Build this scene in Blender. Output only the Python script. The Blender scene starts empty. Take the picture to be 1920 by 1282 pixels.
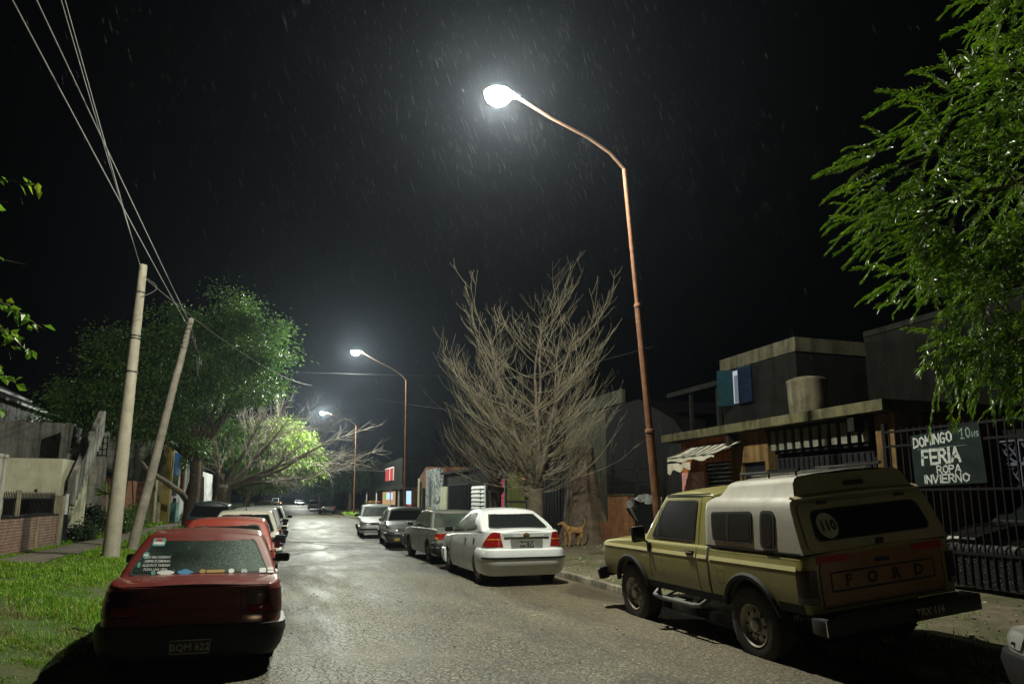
import bpy, bmesh, math, random
import numpy as np
from mathutils import Vector, Matrix, Quaternion
PI = math.pi
rad = math.radians
rng = random.Random(11)
scene = bpy.context.scene
COL = scene.collection

# ------------------------------------------------------------------ mesh builder
class MB:
    def __init__(s):
        s.v = []; s.f = []; s.m = []
    def add(s, vs, fs, m=0):
        b = len(s.v); s.v += [tuple(p) for p in vs]
        for f in fs:
            s.f.append(tuple(b + i for i in f)); s.m.append(m)
    def box(s, c, size, m=0, rz=0, rx=0, ry=0, bev=0):
        x, y, z = size[0]/2, size[1]/2, size[2]/2
        M = Matrix.Translation(c) @ Matrix.Rotation(rz, 4, 'Z') @ Matrix.Rotation(ry, 4, 'Y') @ Matrix.Rotation(rx, 4, 'X')
        if bev <= 0:
            vs = [M @ Vector((sx*x, sy*y, sz*z)) for sz in (-1, 1) for sy in (-1, 1) for sx in (-1, 1)]
            s.add(vs, [(0, 2, 3, 1), (4, 5, 7, 6), (0, 1, 5, 4), (1, 3, 7, 5), (3, 2, 6, 7), (2, 0, 4, 6)], m)
        else:
            bm = bmesh.new(); bmesh.ops.create_cube(bm, size=1)
            for v in bm.verts: v.co = Vector((v.co.x*2*x, v.co.y*2*y, v.co.z*2*z))
            bmesh.ops.bevel(bm, geom=list(bm.edges), offset=bev, segments=2, profile=0.5, affect='EDGES')
            bm.verts.index_update()
            s.add([M @ v.co for v in bm.verts], [[v.index for v in f.verts] for f in bm.faces], m); bm.free()
    def tube(s, pts, r, n=6, m=0, cap=True):
        pts = [Vector(p) for p in pts]
        k = len(pts)
        if not hasattr(r, '__len__'): r = [r]*k
        ref = None; rings = []
        for i in range(k):
            t = (pts[min(i+1, k-1)] - pts[max(i-1, 0)])
            if t.length < 1e-9: t = Vector((0, 0, 1))
            t.normalize()
            if ref is None:
                ref = Vector((1, 0, 0)) if abs(t.x) < 0.8 else Vector((0, 1, 0))
            a = ref - t*ref.dot(t)
            if a.length < 1e-6: a = t.orthogonal()
            a.normalize(); b = t.cross(a); ref = a
            rings.append([pts[i] + (a*math.cos(2*PI*j/n) + b*math.sin(2*PI*j/n))*r[i] for j in range(n)])
        vs = [p for rg in rings for p in rg]; fs = []
        for i in range(k-1):
            for j in range(n):
                j2 = (j+1) % n
                fs.append((i*n+j, i*n+j2, (i+1)*n+j2, (i+1)*n+j))
        if cap:
            fs.append(tuple(range(n-1, -1, -1))); fs.append(tuple((k-1)*n+j for j in range(n)))
        s.add(vs, fs, m)
    def lathe(s, prof, M, n=24, m=0, closed=False):
        # prof: (axial, radius) pairs; axis = local X of M
        k = len(prof); vs = []; fs = []
        for (a, r) in prof:
            for j in range(n):
                t = 2*PI*j/n
                vs.append(M @ Vector((a, r*math.cos(t), r*math.sin(t))))
        for i in range(k-1 if not closed else k):
            i2 = (i+1) % k
            for j in range(n):
                j2 = (j+1) % n
                fs.append((i*n+j, i2*n+j, i2*n+j2, i*n+j2))
        s.add(vs, fs, m)
    def poly(s, pts, d, m=0):
        # extruded flat polygon: pts list of Vector, d = extrusion vector
        n = len(pts); pts = [Vector(p) for p in pts]; d = Vector(d)
        vs = pts + [p + d for p in pts]
        fs = [tuple(range(n-1, -1, -1)), tuple(range(n, 2*n))]
        for i in range(n):
            j = (i+1) % n; fs.append((i, j, n+j, n+i))
        s.add(vs, fs, m)
    def grid(s, fn, us, vs_, m=0):
        b = [fn(u, v) for u in us for v in vs_]; nv = len(vs_)
        fs = []
        for i in range(len(us)-1):
            for j in range(nv-1):
                fs.append((i*nv+j, (i+1)*nv+j, (i+1)*nv+j+1, i*nv+j+1))
        s.add(b, fs, m)
    def build(s, name, mats, parent=None, ang=35, smooth=True, recalc=True, loc=None):
        me = bpy.data.meshes.new(name)
        me.from_pydata(s.v, [], s.f)
        if not isinstance(mats, (list, tuple)): mats = [mats]
        for x in mats: me.materials.append(x)
        me.polygons.foreach_set('material_index', s.m)
        if recalc:
            bm = bmesh.new(); bm.from_mesh(me)
            bmesh.ops.recalc_face_normals(bm, faces=bm.faces); bm.to_mesh(me); bm.free()
        if smooth:
            me.polygons.foreach_set('use_smooth', [True]*len(me.polygons))
            me.set_sharp_from_angle(angle=rad(ang))
        else:
            me.polygons.foreach_set('use_smooth', [False]*len(me.polygons))
        me.update()
        o = bpy.data.objects.new(name, me); COL.objects.link(o)
        if parent: o.parent = parent
        if loc is not None: o.location = loc
        return o

def tag(o, label=None, cat=None, group=None, kind=None):
    if label: o['label'] = label
    if cat: o['category'] = cat
    if group: o['group'] = group
    if kind: o['kind'] = kind
    return o
def empty(name, loc=(0, 0, 0), rz=0, label=None, cat=None, group=None, ry=0, rx=0):
    o = bpy.data.objects.new(name, None); COL.objects.link(o); o.empty_display_size = 0.2
    o.location = loc; o.rotation_euler = (rx, ry, rz)
    return tag(o, label, cat, group)
def copy_tree(o, parent=None):
    c = o.copy(); COL.objects.link(c); c.parent = parent
    for ch in list(o.children): copy_tree(ch, c)
    return c
def np_mesh(name, co, faces_flat, nper, mats, parent=None, smooth=False):
    # co (N,3); faces_flat ints, nper verts per face
    me = bpy.data.meshes.new(name)
    me.vertices.add(len(co)); me.vertices.foreach_set('co', np.asarray(co, dtype=np.float32).ravel())
    nf = len(faces_flat)//nper
    me.loops.add(len(faces_flat)); me.loops.foreach_set('vertex_index', np.asarray(faces_flat, dtype=np.int32))
    me.polygons.add(nf)
    me.polygons.foreach_set('loop_start', np.arange(0, nf*nper, nper, dtype=np.int32))
    try: me.polygons.foreach_set('loop_total', np.full(nf, nper, dtype=np.int32))
    except Exception: pass
    me.polygons.foreach_set('use_smooth', [smooth]*nf)
    for x in (mats if isinstance(mats, (list, tuple)) else [mats]): me.materials.append(x)
    me.update(calc_edges=True); me.validate()
    o = bpy.data.objects.new(name, me); COL.objects.link(o)
    if parent: o.parent = parent
    return o

# ------------------------------------------------------------------ text
_tc = {}
def text2d(body, size=1.0, res=2, shear=0.0, sx=1.0, bold=0.005):
    key = (body, size, res, shear, sx, bold)
    if key in _tc: return _tc[key]
    cu = bpy.data.curves.new('t', 'FONT'); cu.body = body; cu.size = size
    cu.align_x = 'CENTER'; cu.align_y = 'CENTER'; cu.resolution_u = res; cu.shear = shear; cu.offset = bold*size
    o = bpy.data.objects.new('t', cu); COL.objects.link(o)
    dg = bpy.context.evaluated_depsgraph_get()
    me = bpy.data.meshes.new_from_object(o.evaluated_get(dg))
    r = ([(v.co.x*sx, v.co.y) for v in me.vertices], [tuple(p.vertices) for p in me.polygons])
    bpy.data.objects.remove(o); bpy.data.curves.remove(cu); bpy.data.meshes.remove(me)
    _tc[key] = r; return r
def put_text(mb, body, size, fn, m=0, shear=0.0, sx=1.0, bold=0.005):
    v, f = text2d(body, size, 2, shear, sx, bold)
    mb.add([fn(x, y) for x, y in v], f, m)

# ------------------------------------------------------------------ curves
def tab(pts):
    # monotone cubic through (x, y) pairs
    xs = [p[0] for p in pts]; ys = [p[1] for p in pts]; n = len(xs)
    if n == 1: return lambda x: ys[0]
    h = [xs[i+1]-xs[i] for i in range(n-1)]; d = [(ys[i+1]-ys[i])/h[i] for i in range(n-1)]
    mm = [d[0]] + [0 if d[i-1]*d[i] <= 0 else 2*d[i-1]*d[i]/(d[i-1]+d[i]) for i in range(1, n-1)] + [d[-1]]
    def f(x):
        if x <= xs[0]: return ys[0]
        if x >= xs[-1]: return ys[-1]
        i = 0
        while x > xs[i+1]: i += 1
        t = (x-xs[i])/h[i]; t2 = t*t; t3 = t2*t
        return ys[i]*(2*t3-3*t2+1) + h[i]*mm[i]*(t3-2*t2+t) + ys[i+1]*(-2*t3+3*t2) + h[i]*mm[i+1]*(t3-t2)
    return f
def rpoly(pts, r=0.05, seg=4, step=0.08):
    out = []; n = len(pts)
    for i in range(n):
        p0 = Vector(pts[i-1]); p = Vector(pts[i]); p1 = Vector(pts[(i+1) % n])
        a = (p0-p); b = (p1-p); rr = min(r, a.length*0.45, b.length*0.45)
        A = p + a.normalized()*rr; B = p + b.normalized()*rr
        for k in range(seg+1):
            t = k/seg
            out.append(A*(1-t)**2 + p*2*t*(1-t) + B*t*t)
        # subdivide the straight run to the next corner
        q = Vector(pts[(i+1) % n]); b2 = (p-q)
        r2 = min(r, b2.length*0.45, (Vector(pts[(i+2) % n])-q).length*0.45)
        E_ = q + b2.normalized()*r2
        L = (E_-B).length; k = int(L/step)
        for j in range(1, k+1):
            out.append(B + (E_-B)*(j/(k+1)))
    return [(p.x, p.y) for p in out]
def normal_of(fn, u, v, want):
    e = 0.004
    du = fn(u+e, v)-fn(u-e, v); dv = fn(u, v+e)-fn(u, v-e)
    n = du.cross(dv)
    if n.length < 1e-12: return want.normalized()
    n.normalize()
    return n if n.dot(want) > 0 else -n
def patch(mb, fn, outline, want, off=0.006, rings=3, m=0, sink=0.004, bulge=0.0):
    want = Vector(want)
    n = len(outline); cu = sum(p[0] for p in outline)/n; cv = sum(p[1] for p in outline)/n
    nrm = [normal_of(fn, u, v, want) for u, v in outline]
    c_n = normal_of(fn, cu, cv, want)
    vs = [fn(cu, cv) + c_n*(off+bulge)]; fs = []
    for r in range(1, rings+1):
        t = r/rings
        for k, (u, v) in enumerate(outline):
            uu, vv = cu+(u-cu)*t, cv+(v-cv)*t
            nn = normal_of(fn, uu, vv, want) if r < rings else nrm[k]
            vs.append(fn(uu, vv) + nn*(off + bulge*(1-t**2)))
    for k, (u, v) in enumerate(outline): vs.append(fn(u, v) - nrm[k]*sink)
    for k in range(n): fs.append((0, 1+k, 1+(k+1) % n))
    for r in range(rings):
        a, b = 1+r*n, 1+(r+1)*n
        for k in range(n):
            k2 = (k+1) % n; fs.append((a+k, b+k, b+k2, a+k2))
    p0, p1, p2 = (Vector(vs[i]) for i in fs[0])
    if (p1-p0).cross(p2-p0).dot(c_n) < 0: fs = [tuple(reversed(f)) for f in fs]
    mb.add(vs, fs, m)
def strip(mb, fn, pts, w, want, off=0.003, m=0):
    # thin ribbon on a surface along a polyline in (u, v)
    want = Vector(want); L = []; Rr = []
    P = []
    for i in range(len(pts)-1):
        a = Vector(pts[i]); b = Vector(pts[i+1]); k = max(1, int((b-a).length/0.08))
        for j in range(k): P.append(a+(b-a)*(j/k))
    P.append(Vector(pts[-1]))
    for i, p in enumerate(P):
        t = (P[min(i+1, len(P)-1)]-P[max(i-1, 0)]).normalized(); q = Vector((-t.y, t.x))*w/2
        for lst, s_ in ((L, 1), (Rr, -1)):
            u, v = p.x+q.x*s_, p.y+q.y*s_
            lst.append(fn(u, v)+normal_of(fn, u, v, want)*off)
    n = len(P); fs = [(i, i+1, n+i+1, n+i) for i in range(n-1)]
    p0, p1, p2 = (Vector((L+Rr)[i]) for i in fs[0][:3])
    if (p1-p0).cross(p2-p0).dot(want) < 0: fs = [tuple(reversed(f)) for f in fs]
    mb.add(L+Rr, fs, m)
def sweep(mb, fn, al, section, want_fn, m=0):
    # closed section (out, z) swept along fn(a, z)
    k = len(section); vs = []; fs = []
    for a in al:
        for (o_, z) in section:
            vs.append(fn(a, z) + normal_of(fn, a, z, want_fn(a))*o_)
    for i in range(len(al)-1):
        for j in range(k):
            j2 = (j+1) % k; fs.append((i*k+j, (i+1)*k+j, (i+1)*k+j2, i*k+j2))
    fs.append(tuple(range(k))); fs.append(tuple((len(al)-1)*k+j for j in range(k-1, -1, -1)))
    mb.add(vs, fs, m)

# ------------------------------------------------------------------ materials
def nodes(name):
    m = bpy.data.materials.new(name); m.use_nodes = True
    nt = m.node_tree; nt.nodes.clear()
    out = nt.nodes.new('ShaderNodeOutputMaterial')
    return m, nt, out
def principled(nt, out, col=(0.5, 0.5, 0.5), rough=0.6, metal=0, coat=0, spec=0.5):
    b = nt.nodes.new('ShaderNodeBsdfPrincipled')
    b.inputs['Base Color'].default_value = (*col, 1); b.inputs['Roughness'].default_value = rough
    b.inputs['Metallic'].default_value = metal; b.inputs['Coat Weight'].default_value = coat
    b.inputs['Coat Roughness'].default_value = 0.06; b.inputs['Specular IOR Level'].default_value = spec
    nt.links.new(b.outputs[0], out.inputs[0]); return b
def noise(nt, scale, detail=4, rough=0.6, dist=0, vec=None):
    n = nt.nodes.new('ShaderNodeTexNoise'); n.inputs['Scale'].default_value = scale
    n.inputs['Detail'].default_value = detail; n.inputs['Roughness'].default_value = rough
    n.inputs['Distortion'].default_value = dist
    if vec is not None: nt.links.new(vec, n.inputs['Vector'])
    return n
def ramp(nt, fac, stops):
    r = nt.nodes.new('ShaderNodeValToRGB'); e = r.color_ramp.elements
    while len(e) < len(stops): e.new(0.5)
    for i, (p, c) in enumerate(stops):
        e[i].position = p; e[i].color = (*c, 1) if hasattr(c, '__len__') else (c, c, c, 1)
    nt.links.new(fac, r.inputs[0]); return r
def mix(nt, fac, a, b, mode='MIX'):
    m = nt.nodes.new('ShaderNodeMix'); m.data_type = 'RGBA'; m.blend_type = mode
    for s_, x in ((0, fac), (6, a), (7, b)):
        if hasattr(x, 'links') or hasattr(x, 'is_linked'): nt.links.new(x, m.inputs[s_])
        elif s_ == 0: m.inputs[0].default_value = x
        else: m.inputs[s_].default_value = (*x, 1)
    return m.outputs[2]
def coords(nt, obj=True):
    t = nt.nodes.new('ShaderNodeTexCoord'); return t.outputs['Object']
def wpos(nt):
    g = nt.nodes.new('ShaderNodeNewGeometry'); return g.outputs['Position']
def bump(nt, b, height, strength=0.3, dist=0.02):
    n = nt.nodes.new('ShaderNodeBump'); n.inputs['Strength'].default_value = strength
    n.inputs['Distance'].default_value = dist
    nt.links.new(height, n.inputs['Height']); nt.links.new(n.outputs[0], b.inputs['Normal']); return n
def scaled(nt, vec, s):
    m = nt.nodes.new('ShaderNodeMapping'); m.inputs['Scale'].default_value = s
    nt.links.new(vec, m.inputs['Vector']); return m.outputs[0]

def flat(name, col, rough=0.6, metal=0, var=0.15, sc=6, coat=0, spec=0.5, bmp=0.0):
    m, nt, out = nodes(name); b = principled(nt, out, col, rough, metal, coat, spec)
    n = noise(nt, sc, 5, 0.65, 0.2, coords(nt))
    lo = tuple(c*(1-var) for c in col); hi = tuple(min(1, c*(1+var)) for c in col)
    r = ramp(nt, n.outputs[0], [(0.3, lo), (0.7, hi)]); nt.links.new(r.outputs[0], b.inputs['Base Color'])
    if bmp: bump(nt, b, n.outputs[0], bmp)
    return m
def paint(name, col, dirt=0.25, rough=0.38, dirtcol=(0.09, 0.08, 0.06), metal=0.0):
    # wet car paint: road film, rain beads in the clear coat
    m, nt, out = nodes(name); b = principled(nt, out, col, rough, metal, 0.6)
    c = coords(nt)
    n = noise(nt, 3.0, 6, 0.7, 0.4, c)
    r = ramp(nt, n.outputs[0], [(0.35, 0.0), (0.75, 1.0)])
    mu = nt.nodes.new('ShaderNodeMath'); mu.operation = 'MULTIPLY'; mu.inputs[1].default_value = dirt
    nt.links.new(r.outputs[0], mu.inputs[0])
    cm = mix(nt, mu.outputs[0], col, dirtcol); nt.links.new(cm, b.inputs['Base Color'])
    v = nt.nodes.new('ShaderNodeTexVoronoi'); v.inputs['Scale'].default_value = 75; nt.links.new(c, v.inputs['Vector'])
    rr = ramp(nt, v.outputs['Distance'], [(0.12, 1.0), (0.38, 0.0)])
    bump(nt, b, rr.outputs[0], 0.22, 0.004)
    rn = ramp(nt, n.outputs[0], [(0.3, rough*0.8), (0.8, min(1, rough*1.5))]); nt.links.new(rn.outputs[0], b.inputs['Roughness'])
    return m
def emit(name, col, st, tex=None):
    m, nt, out = nodes(name); e = nt.nodes.new('ShaderNodeEmission')
    e.inputs[0].default_value = (*col, 1); e.inputs[1].default_value = st
    nt.links.new(e.outputs[0], out.inputs[0]); return m
def glassy(name, col=(0.012, 0.015, 0.015), rough=0.05, drops=0.0, alpha=1.0, dropcol=(0.5, 0.6, 0.58), side=0.0):
    # tinted car glass over a dark cabin; rain beads scatter light
    m, nt, out = nodes(name); b = principled(nt, out, col, rough, 0, 0.0, 0.6)
    b.inputs['IOR'].default_value = 1.5
    c = coords(nt)
    v = nt.nodes.new('ShaderNodeTexVoronoi'); v.inputs['Scale'].default_value = 55; nt.links.new(c, v.inputs['Vector'])
    rr = ramp(nt, v.outputs['Distance'], [(0.10, 1.0), (0.34, 0.0)])
    bump(nt, b, rr.outputs[0], 0.25+drops*0.6, 0.004)
    if drops > 0:
        n = noise(nt, 2.2, 3, 0.6, 0.3, c)
        n2 = noise(nt, 120, 2, 0.6, 0, c)
        if side:
            sx = nt.nodes.new('ShaderNodeSeparateXYZ'); nt.links.new(c, sx.inputs[0])
            mr = nt.nodes.new('ShaderNodeMapRange'); mr.inputs[1].default_value = -0.45; mr.inputs[2].default_value = 0.55
            nt.links.new(sx.outputs[0], mr.inputs[0])
            ad = nt.nodes.new('ShaderNodeMath'); ad.operation = 'MULTIPLY_ADD'; ad.inputs[1].default_value = 0.42
            nt.links.new(mr.outputs[0], ad.inputs[0]); nt.links.new(n2.outputs[0], ad.inputs[2]); src = ad.outputs[0]
            r2 = ramp(nt, src, [(0.76, 0.0), (0.98, 1.0)])
        else:
            r2 = ramp(nt, n2.outputs[0], [(0.62, 0.0), (0.70, 1.0)])
        mu = nt.nodes.new('ShaderNodeMath'); mu.operation = 'MULTIPLY'; mu.inputs[1].default_value = drops
        nt.links.new(r2.outputs[0], mu.inputs[0])
        haze = ramp(nt, n.outputs[0], [(0.3, col), (0.75, tuple(x*2.6+0.012 for x in col))])
        cm = mix(nt, mu.outputs[0], haze.outputs[0], dropcol); nt.links.new(cm, b.inputs['Base Color'])
    return m
M = {}
M['red'] = paint('wet_red_paint', (0.155, 0.016, 0.012), 0.2, 0.42, (0.07, 0.045, 0.03))
M['red2'] = paint('wet_bright_red_paint', (0.27, 0.03, 0.014), 0.2, 0.45)
M['white'] = paint('wet_white_paint', (0.60, 0.635, 0.65), 0.15, 0.34, (0.16, 0.16, 0.14))
M['cream'] = paint('wet_cream_paint', (0.62, 0.60, 0.52), 0.15, 0.36)
M['silver'] = paint('wet_silver_paint', (0.36, 0.37, 0.36), 0.3, 0.36, metal=0.35)
M['grey'] = paint('wet_grey_paint', (0.20, 0.21, 0.19), 0.35, 0.42, metal=0.2)
M['dgrey'] = paint('wet_dark_grey_paint', (0.10, 0.105, 0.115), 0.2, 0.36, metal=0.3)
M['blue'] = paint('wet_blue_grey_paint', (0.06, 0.085, 0.10), 0.2, 0.3)
M['blackp'] = paint('wet_black_paint', (0.012, 0.012, 0.013), 0.2, 0.25)
M['olive'] = paint('olive_truck_paint', (0.245, 0.225, 0.062), 0.25, 0.42, (0.13, 0.11, 0.05))
M['tgate'] = paint('brown_tailgate', (0.22, 0.105, 0.035), 0.4, 0.5, (0.10, 0.07, 0.035))  # browner tone than the olive sides
M['stripe'] = paint('pale_stripe_paint', (0.58, 0.53, 0.26), 0.25, 0.4)
M['shell'] = paint('grey_fibreglass_shell', (0.40, 0.39, 0.34), 0.35, 0.5)
M['tan'] = paint('warm_lit_fibreglass_hatch', (0.42, 0.36, 0.25), 0.3, 0.5)  # shell grey with warm street light tinted into the colour
M['glass'] = glassy('dark_car_glass')
M['glassw'] = glassy('wet_rear_glass', (0.012, 0.02, 0.017), 0.08, 0.60, dropcol=(0.36, 0.46, 0.42), side=1.0)
M['glassd'] = glassy('dusty_truck_glass', (0.004, 0.0045, 0.0045), 0.28)
M['arm'] = flat('dark_rusted_arm', (0.07, 0.035, 0.018), 0.8, 0, 0.3, 6)
M['gclad'] = flat('dark_cladding', (0.014, 0.014, 0.014), 0.7, 0, 0.3, 8, spec=0.3)
M['glassg'] = glassy('misted_car_glass', (0.03, 0.04, 0.033), 0.15, 0.25)
M['rubber'] = flat('black_rubber', (0.018, 0.018, 0.018), 0.75, 0, 0.3, 12)
M['tyre'] = flat('dusty_tyre_rubber', (0.035, 0.033, 0.03), 0.85, 0, 0.4, 9)
M['plast'] = flat('black_plastic_trim', (0.018, 0.018, 0.02), 0.5, 0, 0.2, 8, spec=0.3)
M['gplast'] = flat('grey_plastic_trim', (0.10, 0.10, 0.10), 0.5, 0, 0.2, 8)
M['steel'] = flat('painted_steel_rim', (0.30, 0.28, 0.24), 0.45, 0.4, 0.25, 10)
M['alloy'] = flat('silver_alloy', (0.45, 0.45, 0.44), 0.35, 0.6, 0.15, 10)
M['chrome'] = flat('chrome_trim', (0.70, 0.70, 0.70), 0.12, 1.0, 0.1, 6)
M['lampred'] = flat('red_lamp_lens', (0.22, 0.010, 0.007), 0.12, 0, 0.2, 20, 0.6)
M['lampdark'] = flat('smoked_red_lamp_lens', (0.028, 0.002, 0.003), 0.3, 0, 0.2, 20, 0.1)
M['lamporange'] = flat('amber_lamp_lens', (0.55, 0.18, 0.02), 0.12, 0, 0.2, 20, 0.6)
M['lampclear'] = flat('clear_lamp_lens', (0.55, 0.56, 0.55), 0.10, 0.3, 0.15, 30, 0.7)
M['platew'] = flat('white_plate', (0.46, 0.45, 0.42), 0.5, 0, 0.2, 30)
M['plateb'] = flat('black_plate', (0.012, 0.012, 0.012), 0.4, 0, 0.2, 30)
M['stick_w'] = flat('white_sticker', (0.60, 0.62, 0.60), 0.5)
M['stick_c'] = flat('teal_sticker', (0.10, 0.28, 0.26), 0.5)
M['stick_b'] = flat('blue_sticker', (0.04, 0.22, 0.42), 0.5)
M['stick_y'] = flat('ochre_sticker', (0.30, 0.20, 0.04), 0.5)
M['gold'] = flat('gold_emblem', (0.45, 0.33, 0.08), 0.3, 0.8)
M['redtape'] = flat('red_reflector_tape', (0.32, 0.015, 0.012), 0.35)
M['rust'] = None

def rusty(name, a=(0.20, 0.075, 0.025), b_=(0.34, 0.16, 0.06), c_=(0.10, 0.04, 0.02), rough=0.75):
    m, nt, out = nodes(name); b = principled(nt, out, a, rough)
    c = coords(nt); n = noise(nt, 5, 8, 0.7, 0.5, c)
    r = ramp(nt, n.outputs[0], [(0.30, c_), (0.5, a), (0.72, b_)]); nt.links.new(r.outputs[0], b.inputs['Base Color'])
    bump(nt, b, n.outputs[0], 0.3, 0.01); return m
M['rust'] = rusty('rusty_painted_steel', (0.115, 0.042, 0.014), (0.18, 0.085, 0.032), (0.05, 0.022, 0.011))
def concrete(name, col=(0.30, 0.29, 0.24), sc=2.5, dark=0.35, rough=0.85, stain=True):
    m, nt, out = nodes(name); b = principled(nt, out, col, rough, spec=0.12)
    c = wpos(nt); n = noise(nt, sc, 9, 0.72, 0.3, c); n2 = noise(nt, 30, 4, 0.6, 0, c)
    v = scaled(nt, c, (2.2, 2.2, 0.25)); n3 = noise(nt, 1.6, 6, 0.65, 0.4, v)
    r = ramp(nt, n.outputs[0], [(0.28, tuple(x*dark for x in col)), (0.5, col), (0.75, tuple(min(1, x*1.25) for x in col))])
    r3 = ramp(nt, n3.outputs[0], [(0.36, 0.35 if stain else 0.8), (0.58, 1.0)])
    cm = mix(nt, 1.0, r.outputs[0], r3.outputs[0], 'MULTIPLY'); nt.links.new(cm, b.inputs['Base Color'])
    ad = nt.nodes.new('ShaderNodeMath'); ad.operation = 'ADD'; nt.links.new(n.outputs[0], ad.inputs[0]); nt.links.new(n2.outputs[0], ad.inputs[1])
    bump(nt, b, ad.outputs[0], 0.35, 0.02); return m
M['conc'] = concrete('weathered_concrete', (0.46, 0.45, 0.40))
M['concd'] = concrete('dark_concrete', (0.014, 0.015, 0.012), 2.0, 0.25)  # very dark concrete tone with darker streaks
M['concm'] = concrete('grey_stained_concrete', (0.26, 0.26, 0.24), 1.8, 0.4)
M['concb'] = concrete('shade_darkened_render', (0.0065, 0.0068, 0.0055), 2.0, 0.4)  # shade on the walls beyond the lamp, painted in as near-black
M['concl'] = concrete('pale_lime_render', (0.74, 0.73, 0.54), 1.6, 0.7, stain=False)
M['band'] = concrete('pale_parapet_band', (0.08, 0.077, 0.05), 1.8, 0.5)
M['slat'] = flat('grimy_slat', (0.11, 0.11, 0.085), 0.8, 0, 0.3, 5)
M['slabm'] = concrete('mossy_slab_edge', (0.088, 0.083, 0.046), 2.8, 0.25)
M['white_w'] = concrete('white_rendered_wall', (0.70, 0.71, 0.72), 1.5, 0.5)
M['orange_w'] = concrete('orange_painted_wall', (0.36, 0.12, 0.04), 1.8, 0.55)
M['ochre_w'] = concrete('ochre_painted_wall', (0.16, 0.10, 0.042), 1.8, 0.5)
M['pink_w'] = concrete('pink_tile_dado', (0.50, 0.25, 0.23), 1.5, 0.7, 0.5, False)
M['salmon_w'] = concrete('salmon_brick_wall', (0.36, 0.15, 0.075), 2.0, 0.55)
M['cream_w'] = concrete('cream_painted_concrete', (0.42, 0.38, 0.26), 2.2, 0.5)
M['yellow_w'] = concrete('yellow_painted_column', (0.45, 0.34, 0.10), 2.5, 0.6)
M['polec'] = concrete('pole_concrete', (0.44, 0.41, 0.33), 3.0, 0.75, 0.85, False)
def bricks(name, c1, c2, mort, sc=1.0, bw=0.25, rh=0.075, ms=0.012, axis='YZ'):
    m, nt, out = nodes(name); b = principled(nt, out, c1, 0.85)
    g = wpos(nt); sx = nt.nodes.new('ShaderNodeSeparateXYZ'); nt.links.new(g, sx.inputs[0])
    cb = nt.nodes.new('ShaderNodeCombineXYZ')
    if axis == 'YZ': nt.links.new(sx.outputs[1], cb.inputs[0])
    else: nt.links.new(sx.outputs[0], cb.inputs[0])
    nt.links.new(sx.outputs[2], cb.inputs[1])
    t = nt.nodes.new('ShaderNodeTexBrick'); nt.links.new(cb.outputs[0], t.inputs['Vector'])
    t.inputs['Color1'].default_value = (*c1, 1); t.inputs['Color2'].default_value = (*c2, 1); t.inputs['Mortar'].default_value = (*mort, 1)
    t.inputs['Scale'].default_value = sc; t.inputs['Brick Width'].default_value = bw; t.inputs['Row Height'].default_value = rh
    t.inputs['Mortar Size'].default_value = ms; t.inputs['Mortar Smooth'].default_value = 0.3; t.inputs['Bias'].default_value = 0
    n = noise(nt, 4, 7, 0.7, 0.2, g); r = ramp(nt, n.outputs[0], [(0.3, 0.45), (0.6, 1.0)])
    cm = mix(nt, 1.0, t.outputs[0], r.outputs[0], 'MULTIPLY'); nt.links.new(cm, b.inputs['Base Color'])
    inv = nt.nodes.new('ShaderNodeMath'); inv.operation = 'SUBTRACT'; inv.inputs[0].default_value = 1; nt.links.new(t.outputs['Fac'], inv.inputs[1])
    bump(nt, b, inv.outputs[0], 0.6, 0.01); return m
M['brick'] = bricks('red_brick_wall_face', (0.30, 0.14, 0.085), (0.24, 0.10, 0.06), (0.34, 0.30, 0.25))
M['brickx'] = bricks('red_brick_return_face', (0.30, 0.14, 0.085), (0.24, 0.10, 0.06), (0.34, 0.30, 0.25), axis='XZ')
M['hollow'] = bricks('hollow_block_wall_face', (0.27, 0.10, 0.045), (0.22, 0.08, 0.035), (0.10, 0.07, 0.05), bw=0.34, rh=0.19, ms=0.014)
M['obrick'] = bricks('orange_brick_pier_face', (0.30, 0.12, 0.04), (0.24, 0.10, 0.035), (0.12, 0.09, 0.06), bw=0.24, rh=0.07, ms=0.01)
M['iron'] = flat('black_iron', (0.008, 0.008, 0.009), 0.75, 0, 0.3, 10, spec=0.10)
M['gate_y'] = flat('yellow_green_sheet_gate', (0.30, 0.31, 0.07), 0.55, 0, 0.35, 3)
M['shutm'] = flat('grey_steel_shutter', (0.22, 0.23, 0.23), 0.5, 0.3, 0.3, 3)
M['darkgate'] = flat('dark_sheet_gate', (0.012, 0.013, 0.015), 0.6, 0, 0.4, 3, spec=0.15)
M['bluesh2'] = flat('blue_roller_shutter', (0.03, 0.12, 0.30), 0.5, 0, 0.25, 4)
M['bluesh'] = flat('blue_wooden_shutter', (0.006, 0.014, 0.034), 0.6, 0, 0.25, 4, spec=0.08)
M['tealsh'] = flat('teal_wooden_shutter', (0.004, 0.022, 0.032), 0.6, 0, 0.25, 4, spec=0.05)
M['dwin'] = flat('dark_window', (0.01, 0.012, 0.014), 0.15, 0, 0.3, 3)
M['wood'] = flat('grey_weathered_pole_wood', (0.30, 0.275, 0.23), 0.85, 0, 0.35, 4, bmp=0.3)
M['whitefr'] = flat('white_painted_metal', (0.60, 0.61, 0.60), 0.5, 0, 0.2, 5)
M['awning'] = flat('white_awning_cloth', (0.40, 0.385, 0.31), 0.8, 0, 0.25, 5)
M['awningd'] = flat('dark_awning_stripe', (0.05, 0.05, 0.045), 0.8, 0, 0.25, 5)
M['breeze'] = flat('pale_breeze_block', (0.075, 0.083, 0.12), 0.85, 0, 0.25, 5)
M['board'] = flat('green_black_chalk_board', (0.010, 0.016, 0.016), 0.7, 0, 0.4, 4, spec=0.08)
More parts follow.
